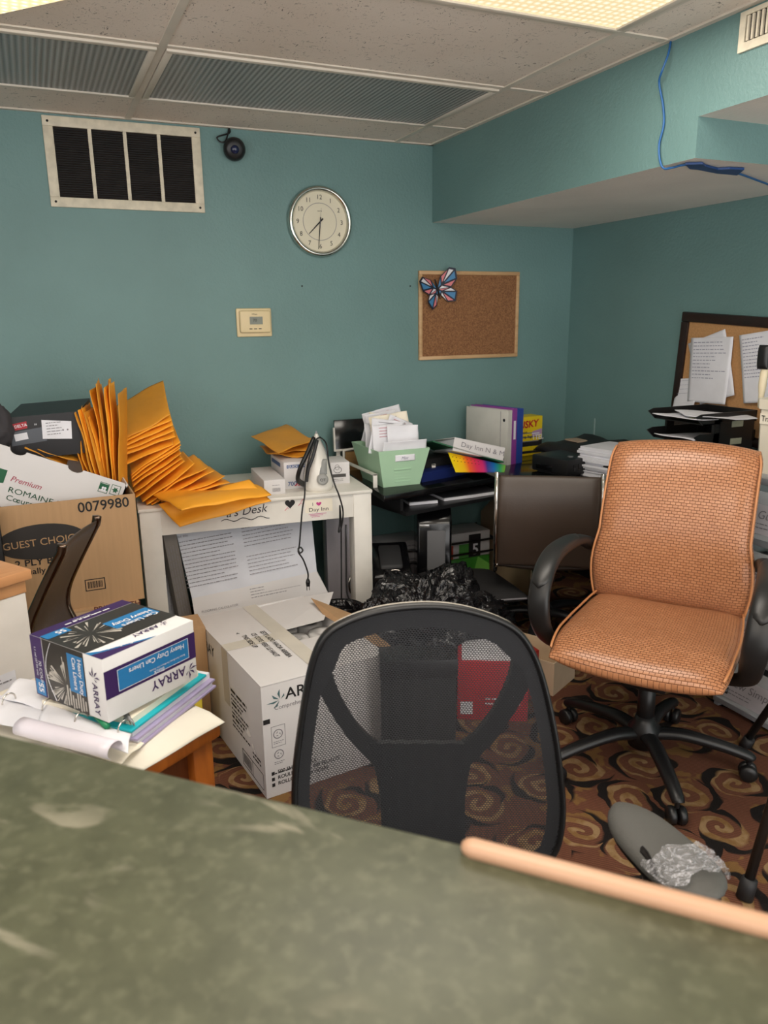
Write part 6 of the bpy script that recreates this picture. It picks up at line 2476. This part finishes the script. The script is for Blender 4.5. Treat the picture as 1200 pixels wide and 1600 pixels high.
# ================================================================== the white carton of rolls
cz = 0.38
FLc, BLc = P(407, 1075, z=cz), P(315, 960, z=cz)
cyw = math.radians(6.5)
cxW, cyD = 0.44, 0.65
t = ac = thing('rolls_carton', 'large white carton on the floor, torn open at right to show rolls', 'box', (FLc.x, FLc.y, 0), cyw)
th = 0.006
m = MB()
m.box((0, 0, 0), (cxW, th, cz)).box((0, cyD - th, 0), (cxW, cyD, cz)).box((0, th, 0), (th, cyD - th, cz)).box((cxW - th, th, 0), (cxW, cyD - th, cz)).box((th, th, 0), (cxW - th, cyD - th, th))
m.build('carton', CARD_W, t, world=False, bevel=0.002)
lbox(t, 'top_flap', CARD_W, (0.0, 0.0, cz), (0.235, cyD, cz + 0.004), 0.001)
lbox(t, 'front_flap', CARD_W, (0.235, 0.0, cz), (cxW, 0.25, cz + 0.004), 0.001)
fb = box_frames(t, cxW, cyD, cz)
bk = [P(432, 988, z=cz), P(506, 969, z=cz), P(521, 925, y=2.74), P(401, 946, y=2.76)]
MB().slabq(bk, (0, 0.004, 0.0)).build('rear_flap', CARD_W, t)
rf = [P(506, 962, z=cz), P(560, 992, z=cz), P(556, 962, y=2.55), P(486, 935, y=2.66)]
MB().slabq(rf, (0.002, 0.004, 0.0)).build('torn_flap', KRAFT, t)
rf = [tw(t, (cxW, 0.42, cz - 0.004)), tw(t, (cxW, 0.12, cz - 0.01)), tw(t, (cxW + 0.12, 0.14, cz - 0.07)), tw(t, (cxW + 0.12, 0.42, cz - 0.05))]
MB().slabq(rf, (0, 0, 0.004)).build('side_flap', KRAFT, t)
m = MB()
quad(m, fb['top'], 0.0, cyD * 0.5 - 0.03, 0.235, 0.06, 8)
quad(m, fb['top'], 0.185, 0.0, 0.055, cyD, 8.5)
quad(m, fb['left'], cyD * 0.5 - 0.03, cz - 0.20, 0.06, 0.20, 1)
m.build('packing_tape', M('translucent_tape', (206, 200, 188), 0.15), t)
m = MB()
ftp = fb['top']
for i, s_ in enumerate(('THIS SIDE UP', 'CE COTE VERS LE HAUT', 'ESTE LADO HACIA ARRIBA')):
    text(m, ftp, s_, 0.085 + i * 0.034, cyD * 0.60, 0.017, rot=-PI / 2, k=10, sx=0.85, bold=0.01)
text(m, ftp, '^', 0.075, cyD * 0.62, 0.02, k=10)
ff_ = fb['front']
text(m, ff_, 'ARRAY', 0.078, cz - 0.058, 0.036, k=1.5, bold=0.012, sx=1.05)
lines(m, ff_, 0.02, 0.078, 0.10, 1, 0.02, 0.004, 2, 2)
text(m, ff_, '500 SHEET ROLLS', 0.04, 0.078, 0.012, k=1.5, bold=0.02)
text(m, ff_, 'ROULEAUX DE 500 FEUILLES', 0.04, 0.058, 0.012, k=1.5, bold=0.02)
text(m, ff_, 'ROLLOS DE 500 HOJAS', 0.04, 0.038, 0.012, k=1.5, bold=0.02)
for z_ in (0.036, 0.056, 0.076):
    quad(m, ff_, 0.02, z_, 0.010, 0.012, 1.5)
quad(m, ff_, 0.002, cz - 0.125, 0.022, 0.016, 1.5)
lf_ = fb['left']
text(m, lf_, 'ARRAY', 0.05, cz - 0.075, 0.036, k=1.5, bold=0.012)
lines(m, lf_, 0.05, cz - 0.095, 0.12, 1, 0.02, 0.004, 2, 2)
for i in range(9):
    w_ = 0.16 - 0.02 * ((i * 5) % 4)
    lines(m, lf_, cyD * 0.5 + 0.045, cz - 0.13 - i * 0.016, w_, 1, 0.01, 0.009 if i % 3 == 0 else 0.006, 2, 20 + i, ragged=0.1)
text(m, lf_, 'HEAVY', 0.0, 0.0, 0.0001)
for i in range(3):
    lines(m, lf_, cyD - 0.10, 0.11 - i * 0.014, 0.07, 1, 0.01, 0.006, 2, 40 + i, ragged=0.1)
for (u_, v_, w_, h_) in ((cyD - 0.20, 0.02, 0.18, 0.003), (cyD - 0.20, 0.075, 0.18, 0.003), (cyD - 0.20, 0.02, 0.003, 0.055), (cyD - 0.02, 0.02, 0.003, 0.058), (cyD - 0.11, 0.02, 0.003, 0.055)):
    quad(m, lf_, u_, v_, w_, h_)
for i in range(16):
    quad(m, lf_, cyD - 0.19 + i * 0.0045, 0.03, 0.0016 + 0.001 * (i % 3 == 0), 0.036)
m.build('lettering', INK, t)
m = MB()
text(m, ff_, 'Comprehensive Cleaning', 0.040, cz - 0.085, 0.014, k=1.5)
for v_ in (cz - 0.185, cz - 0.255):
    ring(m, ff_, 0.048, v_ + 0.018, 0.016, 0.016, 0.003)
    for k in range(3):
        a_ = PI / 2 + k * 2 * PI / 3
        poly(m, ff_, [(0.048 + 0.010 * math.cos(a_), v_ + 0.018 + 0.010 * math.sin(a_)), (0.048 + 0.008 * math.cos(a_ + 1.2), v_ + 0.018 + 0.008 * math.sin(a_ + 1.2)), (0.048 + 0.004 * math.cos(a_ + 0.6), v_ + 0.018 + 0.004 * math.sin(a_ + 0.6))], 2)
    lines(m, ff_, 0.032, v_ - 0.008, 0.034, 2, 0.006, 0.002, 1, 4)
for (u_, v_, w_, h_) in ((0.026, cz - 0.21, 0.046, 0.0015), (0.026, cz - 0.14, 0.046, 0.0015), (0.026, cz - 0.21, 0.0015, 0.07), (0.0705, cz - 0.21, 0.0015, 0.07)):
    quad(m, ff_, u_, v_, w_, h_)
m.build('grey_lettering', GREYINK, t)


def star_logo(m_, f_, u, v, s, rot=0.0, k=1.5):
    """five-blade splayed mark"""
    for a_, L2, w_ in ((90, 1.0, 0.22), (140, 0.95, 0.20), (185, 1.25, 0.18), (225, 0.9, 0.20), (35, 0.5, 0.2)):
        a_ = math.radians(a_) + rot
        d_ = (math.cos(a_), math.sin(a_))
        n2 = (-d_[1], d_[0])
        poly(m_, f_, [(u + d_[0] * s * 0.08, v + d_[1] * s * 0.08), (u + d_[0] * s * 0.6 + n2[0] * w_ * s, v + d_[1] * s * 0.6 + n2[1] * w_ * s), (u + d_[0] * s * L2, v + d_[1] * s * L2)], k)


m = MB()
star_logo(m, ff_, 0.060, cz - 0.055, 0.036)
m.build('star_logo', M('slate_teal_ink', (78, 112, 116), 0.6), t)
m = MB()
star_logo(m, lf_, 0.04, cz - 0.06, 0.034)
m.build('star_logo', INK, t)
m = MB()
for (u_, v_, s_) in ((cyD - 0.13, 0.165, 0.022), (cyD - 0.095, 0.135, 0.014), (cyD - 0.08, 0.125, 0.010)):
    rnd = random.Random(int(u_ * 1000))
    poly(m, lf_, [(u_ + s_ * rnd.uniform(0.5, 1.1) * math.cos(a_), v_ + s_ * rnd.uniform(0.4, 0.9) * math.sin(a_)) for a_ in [2 * PI * k / 9 for k in range(9)]], 2)
m.build('scuffs', M('scuff_white', (244, 242, 240), 0.9), t)
# wrapped rolls in it
rm = M('roll_wrap', (206, 204, 202), 0.5, bump=0.2, bscale=30)
for i in range(2):
    for j in range(4):
        px_, py_ = 0.285 + i * 0.105, 0.595 - j * 0.105
        c_ = tw(t, (px_, py_, 0.22))
        o_ = MB().lathe([(0.010, 0), (0.046, 0.0), (0.050, 0.006), (0.050, 0.108), (0.046, 0.114), (0.022, 0.114), (0.020, 0.10), (0.004, 0.10)], c_, (0, 0, 1), 22).build('paper_roll', rm, smooth=True)
        tag(o_, 'wrapped white paper roll inside the torn carton, %s row, %s from the back' % ('left' if i == 0 else 'right', ORD[j]), 'paper roll', 'rolls in the white carton')
tag(MB().box((0.245, 0.22, 0.008), (0.43, 0.64, 0.218)).build('roll_pack', rm, ac, world=False), 'x', 'x')
rp = bpy.data.objects['roll_pack']
del rp['label']
del rp['category']

# waste basket with black liner behind the carton
c_ = P(532, 958, y=2.78)
t = thing('waste_basket', 'round black lined waste basket between the carton and the white table leg', 'waste basket', (c_.x, 2.79, 0))
hz = c_.z + 0.01
MB().lathe([(0.001, 0), (0.085, 0.0), (0.105, hz), (0.100, hz), (0.08, 0.01), (0.001, 0.012)], (c_.x, 2.79, 0), (0, 0, 1), 28).build('basket', BLACK, t, smooth=True)
MB().lathe([(0.104, hz - 0.08), (0.112, hz - 0.03), (0.112, hz + 0.006), (0.104, hz + 0.012), (0.096, hz - 0.002), (0.085, hz - 0.12), (0.07, hz - 0.2), (0.001, hz - 0.22)], (c_.x, 2.79, 0), (0, 0, 1), 36).build('liner', MAT_BAG, t, smooth=True)

# yellow bag behind the liner box
a_ = P(306, 1060, y=2.0)
t = thing('yellow_package', 'yellow package mostly hidden between the can liner box and the carton', 'package', (P(312, 1055, y=2.42).x - 0.03, 2.40, 0))
lbox(t, 'package', M('package_yellow', (214, 190, 60), 0.5), (-0.09, 0, 0), (0.03, 0.16, 0.30), 0.01)
tag(MB().box((P(300, 985, y=2.62).x - 0.12, 2.58, 0), (P(318, 985, y=2.62).x, 2.72, P(300, 980, y=2.6).z)).build('brown_carton', KRAFT), 'small brown carton between the can liner box and white printed carton', 'box')

# things seen through the netting
a_, b_ = P(598, 1218, z=0), P(712, 1214, z=0)
e_ = (b_ - a_)
zt_ = P(600, 1035, y=a_.y).z
t = thing('black_case', 'tall black case on the carpet seen through the mesh chair', 'case', a_, math.atan2(e_.y, e_.x))
lw = e_.length
lbox(t, 'case_body', BLACK_M, (0, 0, 0), (lw, 0.11, zt_), 0.012)
lbox(t, 'case_lid', BLACK, (-0.004, -0.004, zt_ * 0.86), (lw + 0.004, 0.114, zt_ + 0.006), 0.006)
ra, rb = P(714, 1124, z=0), P(824, 1128, z=0)
e_ = rb - ra
zt_ = P(714, 1032, y=ra.y).z
t = thing('red_box', 'red box with white top seen through right side of the mesh chair', 'box', ra, math.atan2(e_.y, e_.x))
lw = e_.length
lbox(t, 'carton', RED, (0, 0, 0), (lw, 0.2, zt_ - 0.004), 0.003)
lbox(t, 'lid', PAPER, (0.015, 0.012, zt_ - 0.004), (lw, 0.2, zt_), 0.001)
m = MB()
f_ = box_frames(t, lw, 0.2, zt_)['front']
lines(m, f_, lw * 0.4, zt_ * 0.36, lw * 0.5, 2, 0.02, 0.006, 1, 3)
quad(m, f_, 0.012, zt_ * 0.1, 0.045, 0.05)
m.build('white_print', PAPER, t)
ra = P(838, 1066, z=0)
ra2 = P(864, 1088, z=0)
t = thing('shallow_carton', 'shallow open brown and white carton behind the front edge of the tan chair seat', 'box', (ra2.x, ra2.y, 0), math.radians(28))
open_carton(t, 0.20, 0.24, P(860, 1046, y=ra2.y).z * 1.0 + 0.02 if P(860, 1046, y=ra2.y).z > 0.03 else 0.10, M('pale_kraft', (206, 182, 152), 0.8))
tag(MB().box((ra2.x - 0.20, ra2.y + 0.02, 0), (ra2.x - 0.06, ra2.y + 0.16, 0.20)).build('red_carton', M('deep_red', (150, 40, 34), 0.5)), 'narrow deep red carton between the mesh chair and tan chair', 'box')

# ================================================================== wooden stand, binder, can liner box at the left
DZ2 = 0.70
Ac = P(345, 1130, z=DZ2)
wyaw = math.atan2(0.53, 0.85)
u_ = Vector((-0.85, -0.53, 0)).normalized()
v_ = Vector((-0.53, 0.85, 0)).normalized()
LW, DW = 0.47, 0.46
o = Ac + u_ * LW
t = wd_ = thing('wooden_desk', 'orange oak wooden cabinet table heaped with binders and papers, left behind the counter', 'table', (o.x, o.y, 0), wyaw)
lbox(t, 'top', MAT_OAK, (0, 0, DZ2 - 0.028), (LW, DW, DZ2), 0.006)
for (x_, y_) in ((0.012, 0.012), (LW - 0.062, 0.012), (0.012, DW - 0.062), (LW - 0.062, DW - 0.062)):
    lbox(t, 'leg', MAT_OAK, (x_, y_, 0), (x_ + 0.05, y_ + 0.05, DZ2 - 0.028), 0.006)
lbox(t, 'side_panel', MAT_OAK_DARK, (0.062, 0.030, 0.10), (LW - 0.062, 0.045, DZ2 - 0.028))
lbox(t, 'side_panel', MAT_OAK_DARK, (LW - 0.045, 0.062, 0.10), (LW - 0.030, DW - 0.062, DZ2 - 0.028))
lbox(t, 'side_panel', MAT_OAK_DARK, (0.03, 0.062, 0.10), (0.045, DW - 0.062, DZ2 - 0.028))


def wl(x_, y_, z_):
    return tw(wd_, (x_, y_, z_))


# soft cream folded cloth / paper wad under everything
def fold(u, v):
    x_, y_ = LW * 0.5 + 0.015 + 0.225 * u, DW * 0.5 + 0.232 * v
    z_ = DZ2 + 0.012 + 0.004 * noise.noise(Vector((u * 2.2, v * 2.2, 1.0))) - (0.010 * max(0, -v - 0.82) / 0.18)
    return wl(x_, y_ - 0.004, z_)


tag(MB().pillow(fold, 0.020, 24, 24, p=8).build('folded_cloth', M('cream_cloth', (222, 216, 202), 0.9, bump=0.5, bscale=30), smooth=True), 'cream folded cloth draped over the oak table top', 'cloth')
# binder lying open under the box: two boards with page blocks and a teal divider
zc_ = DZ2 + 0.023
pe_ = lambda px, py, z_: P(px, py, z=z_)
t = thing('open_binder', 'open ring binder with teal divider and white pages under the can liner box', 'binder', wl(0.3, 0.2, zc_))
bq = lambda x0_, y0_, x1_, y1_, z0_, z1_: ([wl(x0_, y0_, z0_), wl(x1_, y0_, z0_), wl(x1_, y0_, z1_), wl(x0_, y0_, z1_)], [wl(x0_, y1_, z0_), wl(x1_, y1_, z0_), wl(x1_, y1_, z1_), wl(x0_, y1_, z1_)])
LILAC = M('lilac_vinyl', (168, 156, 190), 0.4)
T0, T1 = P(208, 1168, z=zc_), P(330, 1072, z=zc_)
ed2 = (T1 - T0).normalized()
nd2 = Vector((-ed2.y, ed2.x, 0))
Lb = (T1 - T0).length


def bz(a_, b_, c_, d_, z0_, z1_):
    """block along the binder edge: from a to b along it, c to d inwards"""
    q0 = [T0 + ed2 * a_ + nd2 * c_, T0 + ed2 * b_ + nd2 * c_, T0 + ed2 * b_ + nd2 * d_, T0 + ed2 * a_ + nd2 * d_]
    q0 = [Vector((p_.x, p_.y, z0_)) for p_ in q0]
    return MB().prism(q0, (0, 0, z1_ - z0_))


bz(0.0, Lb, -0.012, 0.20, zc_, zc_ + 0.004).build('cover', LILAC, t)
bz(0.006, Lb - 0.004, -0.006, 0.20, zc_ + 0.004, zc_ + 0.014).build('pages', PAPER, t)
bz(0.0, Lb, -0.010, 0.20, zc_ + 0.014, zc_ + 0.018).build('cover', LILAC, t)
bz(0.004, Lb, 0.002, 0.20, zc_ + 0.018, zc_ + 0.030).build('pages', PAPER, t)
bz(-0.004, Lb - 0.018, -0.004, 0.20, zc_ + 0.030, zc_ + 0.036).build('teal_divider', TEAL_P, t, bevel=0.002)
bz(0.012, Lb - 0.03, 0.008, 0.21, zc_ + 0.036, zc_ + 0.048).build('pages', PAPER2, t)
bz(0.02, Lb - 0.06, 0.055, 0.17, zc_ + 0.048, zc_ + 0.0495).build('blue_sheet', M('speckled_blue_grey', (120, 132, 146), 0.7, var=0.3, vscale=200), t)
ztb = zc_ + 0.0495
m = MB()
for i in range(11):
    m.tube(arc(T0 + ed2 * (0.006 + 0.003 * i) + nd2 * (0.008 + 0.012 * i * 0.3) + Z * 0.040, 0.010, 0, PI, 8, nd2, (0, 0, 1)), 0.0016, 5)
m.build('spiral', STEEL, t, smooth=True)
# three big rings along the far-left spine with curling pages
R0_, R1_ = P(195, 1150, z=ztb), P(10, 1090, z=ztb)
rd = (R1_ - R0_).normalized()
rn = Vector((-rd.y, rd.x, 0))
for (px, py) in ((194, 1138), (127, 1124), (76, 1104), (14, 1095)):
    c_ = P(px, py, z=ztb - 0.006)
    MB().tube(arc(c_, 0.014, -0.1, PI + 0.1, 12, rn, (0, 0, 1)), 0.0016, 6, cap=True).build('ring', CHROME, t, smooth=True)


def curl(name, label, c00, c10, c11, c01, z_, amp, seed, mat=PAPER, group='loose pages on the oak table', roll=0.0):
    q4 = [P(*c00, z=z_), P(*c10, z=z_), P(*c11, z=z_), P(*c01, z=z_)]

    def fn(a_, b_):
        p_ = (q4[0] * (1 - a_) + q4[1] * a_) * (1 - b_) + (q4[3] * (1 - a_) + q4[2] * a_) * b_
        z2 = amp * math.sin(b_ * PI) + 0.006 * noise.noise(Vector((a_ * 2, b_ * 2, seed * 1.7))) + roll * max(0, 0.35 - b_) ** 2
        return p_ + Z * max(z2, -0.003)
    t_ = thing(name, label, 'paper', q4[0], 0, group)
    MB().paper(fn, 10, 14, 0.0016).build('sheet', mat, t_, smooth=True)
    return t_, fn


curl('loose_page', 'flat white page at the left under the drawer cabinet, behind the rings', (0, 1090), (75, 1112), (130, 1075), (30, 1060), ztb - 0.012, 0.003, 1)
curl('loose_page', 'white page in front of the can liner box with curled lower edge', (60, 1128), (200, 1176), (205, 1148), (75, 1100), ztb - 0.012, 0.006, 2)
curl('loose_page', 'cream page lying flat at the near edge of the oak table', (60, 1150), (190, 1195), (225, 1160), (80, 1110), DZ2 + 0.030, 0.003, 4, PAPER2)
curl('loose_page', 'white page at far left edge touching the counter', (-40, 1120), (70, 1150), (110, 1110), (-10, 1085), DZ2 + 0.050, 0.010, 5)
# rolled sheet along the counter
r0, r1 = P(33, 1134, z=ztb), P(180, 1172, z=ztb)
t = thing('rolled_sheet', 'translucent rolled sheet lying behind the counter edge on the oak table', 'paper roll', r0)
ax = (r1 - r0).normalized()
sd = Vector((-ax.y, ax.x, 0))
vs, fs = [], []
NA, NB = 10, 26
for i in range(NA + 1):
    for j in range(NB + 1):
        an = -0.6 + 4.6 * j / NB
        rr = 0.017 + 0.0012 * j / NB
        vs.append(r0 + ax * ((r1 - r0).length * i / NA) + sd * (math.cos(an) * rr) + Z * (math.sin(an) * rr * 0.8))
for i in range(NA):
    for j in range(NB):
        a_ = i * (NB + 1) + j
        fs.append((a_, a_ + 1, a_ + NB + 2, a_ + NB + 1))
MB().add(vs, fs).build('sheet', M('pale_lilac_sheet', (222, 216, 226), 0.35), t, smooth=True, solid=0.001)

# the can liner box
ZB = 0.78
Nb = P(170, 1130, z=ZB)
lyaw = math.atan2(0.54, 0.84)
bw_, bd_ = 0.205, 0.205
bh_ = 0.118
t = thing('can_liner_box', 'purple and white box of black can liners lying on the open binder', 'box', Nb, lyaw)
lbox(t, 'carton', M('liner_white', (232, 230, 230), 0.35), (0, 0, 0), (bw_, bd_, bh_), 0.0012)
fb = box_frames(t, bw_, bd_, bh_)
F_, L_f, T_ = fb['front'], fb['left'], fb['top']
m = MB()
quad(m, F_, 0, bh_ * 0.36, bw_, bh_ * 0.44)
quad(m, L_f, 0, 0, 0.034, bh_)
quad(m, T_, 0, bd_ - 0.030, bw_, 0.030)
poly(m, T_, [(0, 0), (0.0, 0.030), (0.10, 0.0)], 1)
m.build('purple_print', PURPLE, t)
m = MB()
quad(m, F_, 0.026, bh_ * 0.41, bw_ - 0.044, bh_ * 0.34, 2)
quad(m, L_f, 0.108, bh_ * 0.30, 0.044, bh_ * 0.62, 2)
quad(m, L_f, 0.003, 0.003, 0.028, 0.03, 2)
poly(m, T_, [(0.10, 0.086), (0.20, 0.086), (0.20, 0.13), (0.10, 0.13)], 2)
quad(m, T_, 0.002, bd_ - 0.052, 0.05, 0.024, 2)
poly(m, T_, [(0, 0.030), (0, 0.046), (0.02, 0.030), (0.118, 0.0), (0.10, 0.0)], 1.5)
m.build('blue_print', BLUE, t)
m = MB()
for (u0_, v0_, w_, h_) in ((0.026, bh_ * 0.41, bw_ - 0.044, 0.001), (0.026, bh_ * 0.75 - 0.001, bw_ - 0.044, 0.001), (0.026, bh_ * 0.41, 0.001, bh_ * 0.34), (bw_ - 0.019, bh_ * 0.41, 0.001, bh_ * 0.34)):
    quad(m, F_, u0_, v0_, w_, h_, 3)
text(m, F_, 'Heavy Duty Can Liners', bw_ - 0.028, bh_ * 0.62 + 0.008, 0.0094, rot=PI, k=3, bold=0.01)
text(m, F_, 'Bolsas Para Botes De Basura Uso Pesado', bw_ - 0.028, bh_ * 0.51, 0.0035, rot=PI, k=3)
text(m, F_, 'Black', bw_ * 0.62, bh_ * 0.465, 0.008, rot=PI, k=3)
text(m, L_f, 'Heavy Duty', 0.138, bh_ * 0.88, 0.0100, rot=-PI / 2, k=3, bold=0.02)
text(m, L_f, 'Can Liners', 0.122, bh_ * 0.88, 0.0100, rot=-PI / 2, k=3, bold=0.02)
text(m, L_f, '70 COUNT', 0.020, bh_ * 0.62, 0.008, rot=-PI / 2, k=3)
text(m, L_f, '1.1 mil (27.94 um)', 0.011, bh_ * 0.84, 0.0055, rot=-PI / 2, k=3)
text(m, L_f, '55', 0.012, 0.028, 0.014, rot=-PI / 2, k=3, bold=0.02)
text(m, T_, 'Heavy Duty', 0.195, 0.112, 0.013, rot=PI, k=3, bold=0.02)
text(m, T_, 'Can Liners', 0.195, 0.094, 0.013, rot=PI, k=3, bold=0.02)
text(m, T_, '55', 0.046, bd_ - 0.034, 0.014, rot=PI, k=3, bold=0.02)
text(m, T_, '70 COUNT', 0.12, bd_ - 0.012, 0.006, rot=PI, k=3)
lines(m, T_, 0.06, bd_ - 0.022, 0.1, 1, 0.01, 0.004, 3, 4)
text(m, T_, 'Bag Saver', 0.075, 0.016, 0.008, rot=PI - 0.27, k=3, bold=0.02)
m.build('white_lettering', PAPER, t)
m = MB()
text(m, F_, 'ARRAY', bw_ * 0.86, bh_ * 0.20 + 0.012, 0.018, rot=PI, k=2, bold=0.01)
text(m, L_f, 'ARRAY', 0.173, bh_ * 0.58, 0.0135, rot=-PI / 2, k=2, bold=0.01)
text(m, T_, 'ARRAY', 0.150, 0.040, 0.013, rot=PI, k=2, bold=0.01)
star_logo(m, F_, bw_ * 0.90, bh_ * 0.20, 0.018, PI, 2)
star_logo(m, L_f, 0.178, bh_ * 0.66, 0.017, -PI / 2, 2)
star_logo(m, T_, 0.160, 0.036, 0.012, PI, 2)
m.build('purple_lettering', PURPLE, t)
m = MB()
quad(m, L_f, 0.036, 0, 0.118, bh_, 1)
poly(m, T_, [(0.0, 0.046), (0.0, bd_ - 0.032), (bw_, bd_ - 0.032), (bw_, 0.045), (0.06, 0.045)], 1)
ph = m.build('photo_panel', M('photo_dark', (52, 48, 46), 0.3), t)
m = MB()
rnd = random.Random(9)
for f_, cu, cv, s_ in ((L_f, 0.098, bh_ * 0.35, 0.055), (T_, 0.06, 0.11, 0.06)):
    for k in range(30):
        a_ = rnd.uniform(0, 2 * PI)
        r0_, r1_ = rnd.uniform(0.12, 0.6) * s_, rnd.uniform(0.7, 1.05) * s_
        w_ = rnd.uniform(0.02, 0.06)
        pts = []
        for rr, aa in ((r0_, a_), (r1_, a_ + w_), (r1_ * 1.02, a_ - w_)):
            uu, vv = cu - abs(math.cos(aa)) * rr if f_ is L_f else cu + math.cos(aa) * rr, cv + math.sin(aa) * rr * 0.95
            lo_u, hi_u = (0.038, 0.108) if f_ is L_f else (0.003, 0.19)
            lo_v, hi_v = (0.003, bh_ - 0.003) if f_ is L_f else (0.048, bd_ - 0.034)
            pts.append((min(max(uu, lo_u), hi_u), min(max(vv, lo_v), hi_v)))
        poly(m, f_, pts, 1.6)
for k in range(9):
    quad(m, L_f, 0.09 + k * 0.007, 0.002 + 0.002 * (k % 3), 0.004, bh_ * (0.16 + 0.06 * ((k * 3) % 4)), 1.6)
m.build('photo_streaks', M('photo_silver', (190, 184, 176), 0.3), ph)
m = MB()
lf = [(0.036 + 0.012 * math.sin(PI * k / 12), bh_ * (0.04 + 0.92 * k / 12)) for k in range(13)]
m.tube([L_f.p(0.062 - 0.022 * math.sin(PI * k / 12), bh_ * (0.02 + 0.96 * k / 12), 2) for k in range(13)], 0.0006, 4)
m.build('white_line', PAPER, t)
# green pencil end peeking out from under the box
p_ = P(171, 1132, z=ZB - 0.008)
tag(MB().tube([p_ - Vector((0.004, 0.006, 0)), p_ + Vector((-0.02, 0.05, 0))], 0.006, 8).build('marker_pen', M('pen_green', (20, 130, 84), 0.4), smooth=True), 'green marker end under the near corner of the can liner box', 'pen')

# white drawer cabinet with a wooden top at the far left
Bc = P(49, 889, z=0.87)
o = Bc + u_ * 0.5
t = cab_ = thing('drawer_cabinet', 'white cabinet with a beech wood top at far left edge', 'cabinet', (o.x, o.y, 0), wyaw)
lbox(t, 'top', MAT_BEECH, (0, 0, 0.845), (0.5, 0.42, 0.87), 0.003)
lbox(t, 'top_rail', MAT_BEECH, (0.0, 0.012, 0.812), (0.488, 0.41, 0.845), 0.002)
lbox(t, 'body', M('cabinet_white', (222, 216, 210), 0.5), (0.0, 0.014, 0.0), (0.486, 0.41, 0.812), 0.003)
f_ = Fr(tw(t, (0.0, 0.014, 0)), TM[t.name].to_3x3() @ Vector((1, 0, 0)), (0, 0, 1), 0.001)
m = MB()
q1_ = onf(f_, 23, 1046)
quad(m, f_, q1_[0] - 0.12, q1_[1] - 0.05, 0.12, 0.05, 1.5)
lb = m.build('paper_label', PAPER, t)
m = MB()
lines(m, f_, q1_[0] - 0.10, q1_[1] - 0.014, 0.09, 2, 0.008, 0.003, 3, 2)
m.build('printed_text', GREYINK, lb)


# pale wood-grain mat hanging over the edge of that cabinet
def drape(u, v):
    a_, b_ = (u + 1) / 2, (v + 1) / 2
    c0, c1 = 0.30, 0.405
    x_ = c0 * (1 - a_) + c1 * a_
    if b_ > 0.5:
        y_, z_ = (b_ - 0.5) * 0.16, 0.876
    else:
        y_, z_ = -0.007, 0.876 - (0.5 - b_) * 0.13
    if abs(b_ - 0.5) < 0.05:
        z_ -= 0.001
    return tw(t, (x_, y_ - 0.0, z_ + 0.001 * math.sin(a_ * 9)))


tag(MB().pillow(drape, 0.006, 12, 20, p=10).build('woven_mat', M('woven_straw', (224, 194, 140), 0.85, var=0.15, vscale=40, bump=0.8, bscale=120, stretch=(1, 1, 3)), smooth=True), 'pale woven straw mat hanging over the edge of the beech topped cabinet', 'mat')
# black bin edge behind it
a_ = P(-2, 835, y=2.55)
t = thing('black_speaker', 'black object edge at the far left before the 0079980 carton', 'speaker', (a_.x - 0.08, 2.55, 0), 0)
MB().prism([(a_.x - 0.2, 2.645, 0), (a_.x + 0.001, 2.645, 0), (a_.x + 0.001, 2.67, 0), (a_.x - 0.2, 2.67, 0)], (0, 0, P(4, 815, y=2.5).z)).build('case', BLACK, t, bevel=0.006)
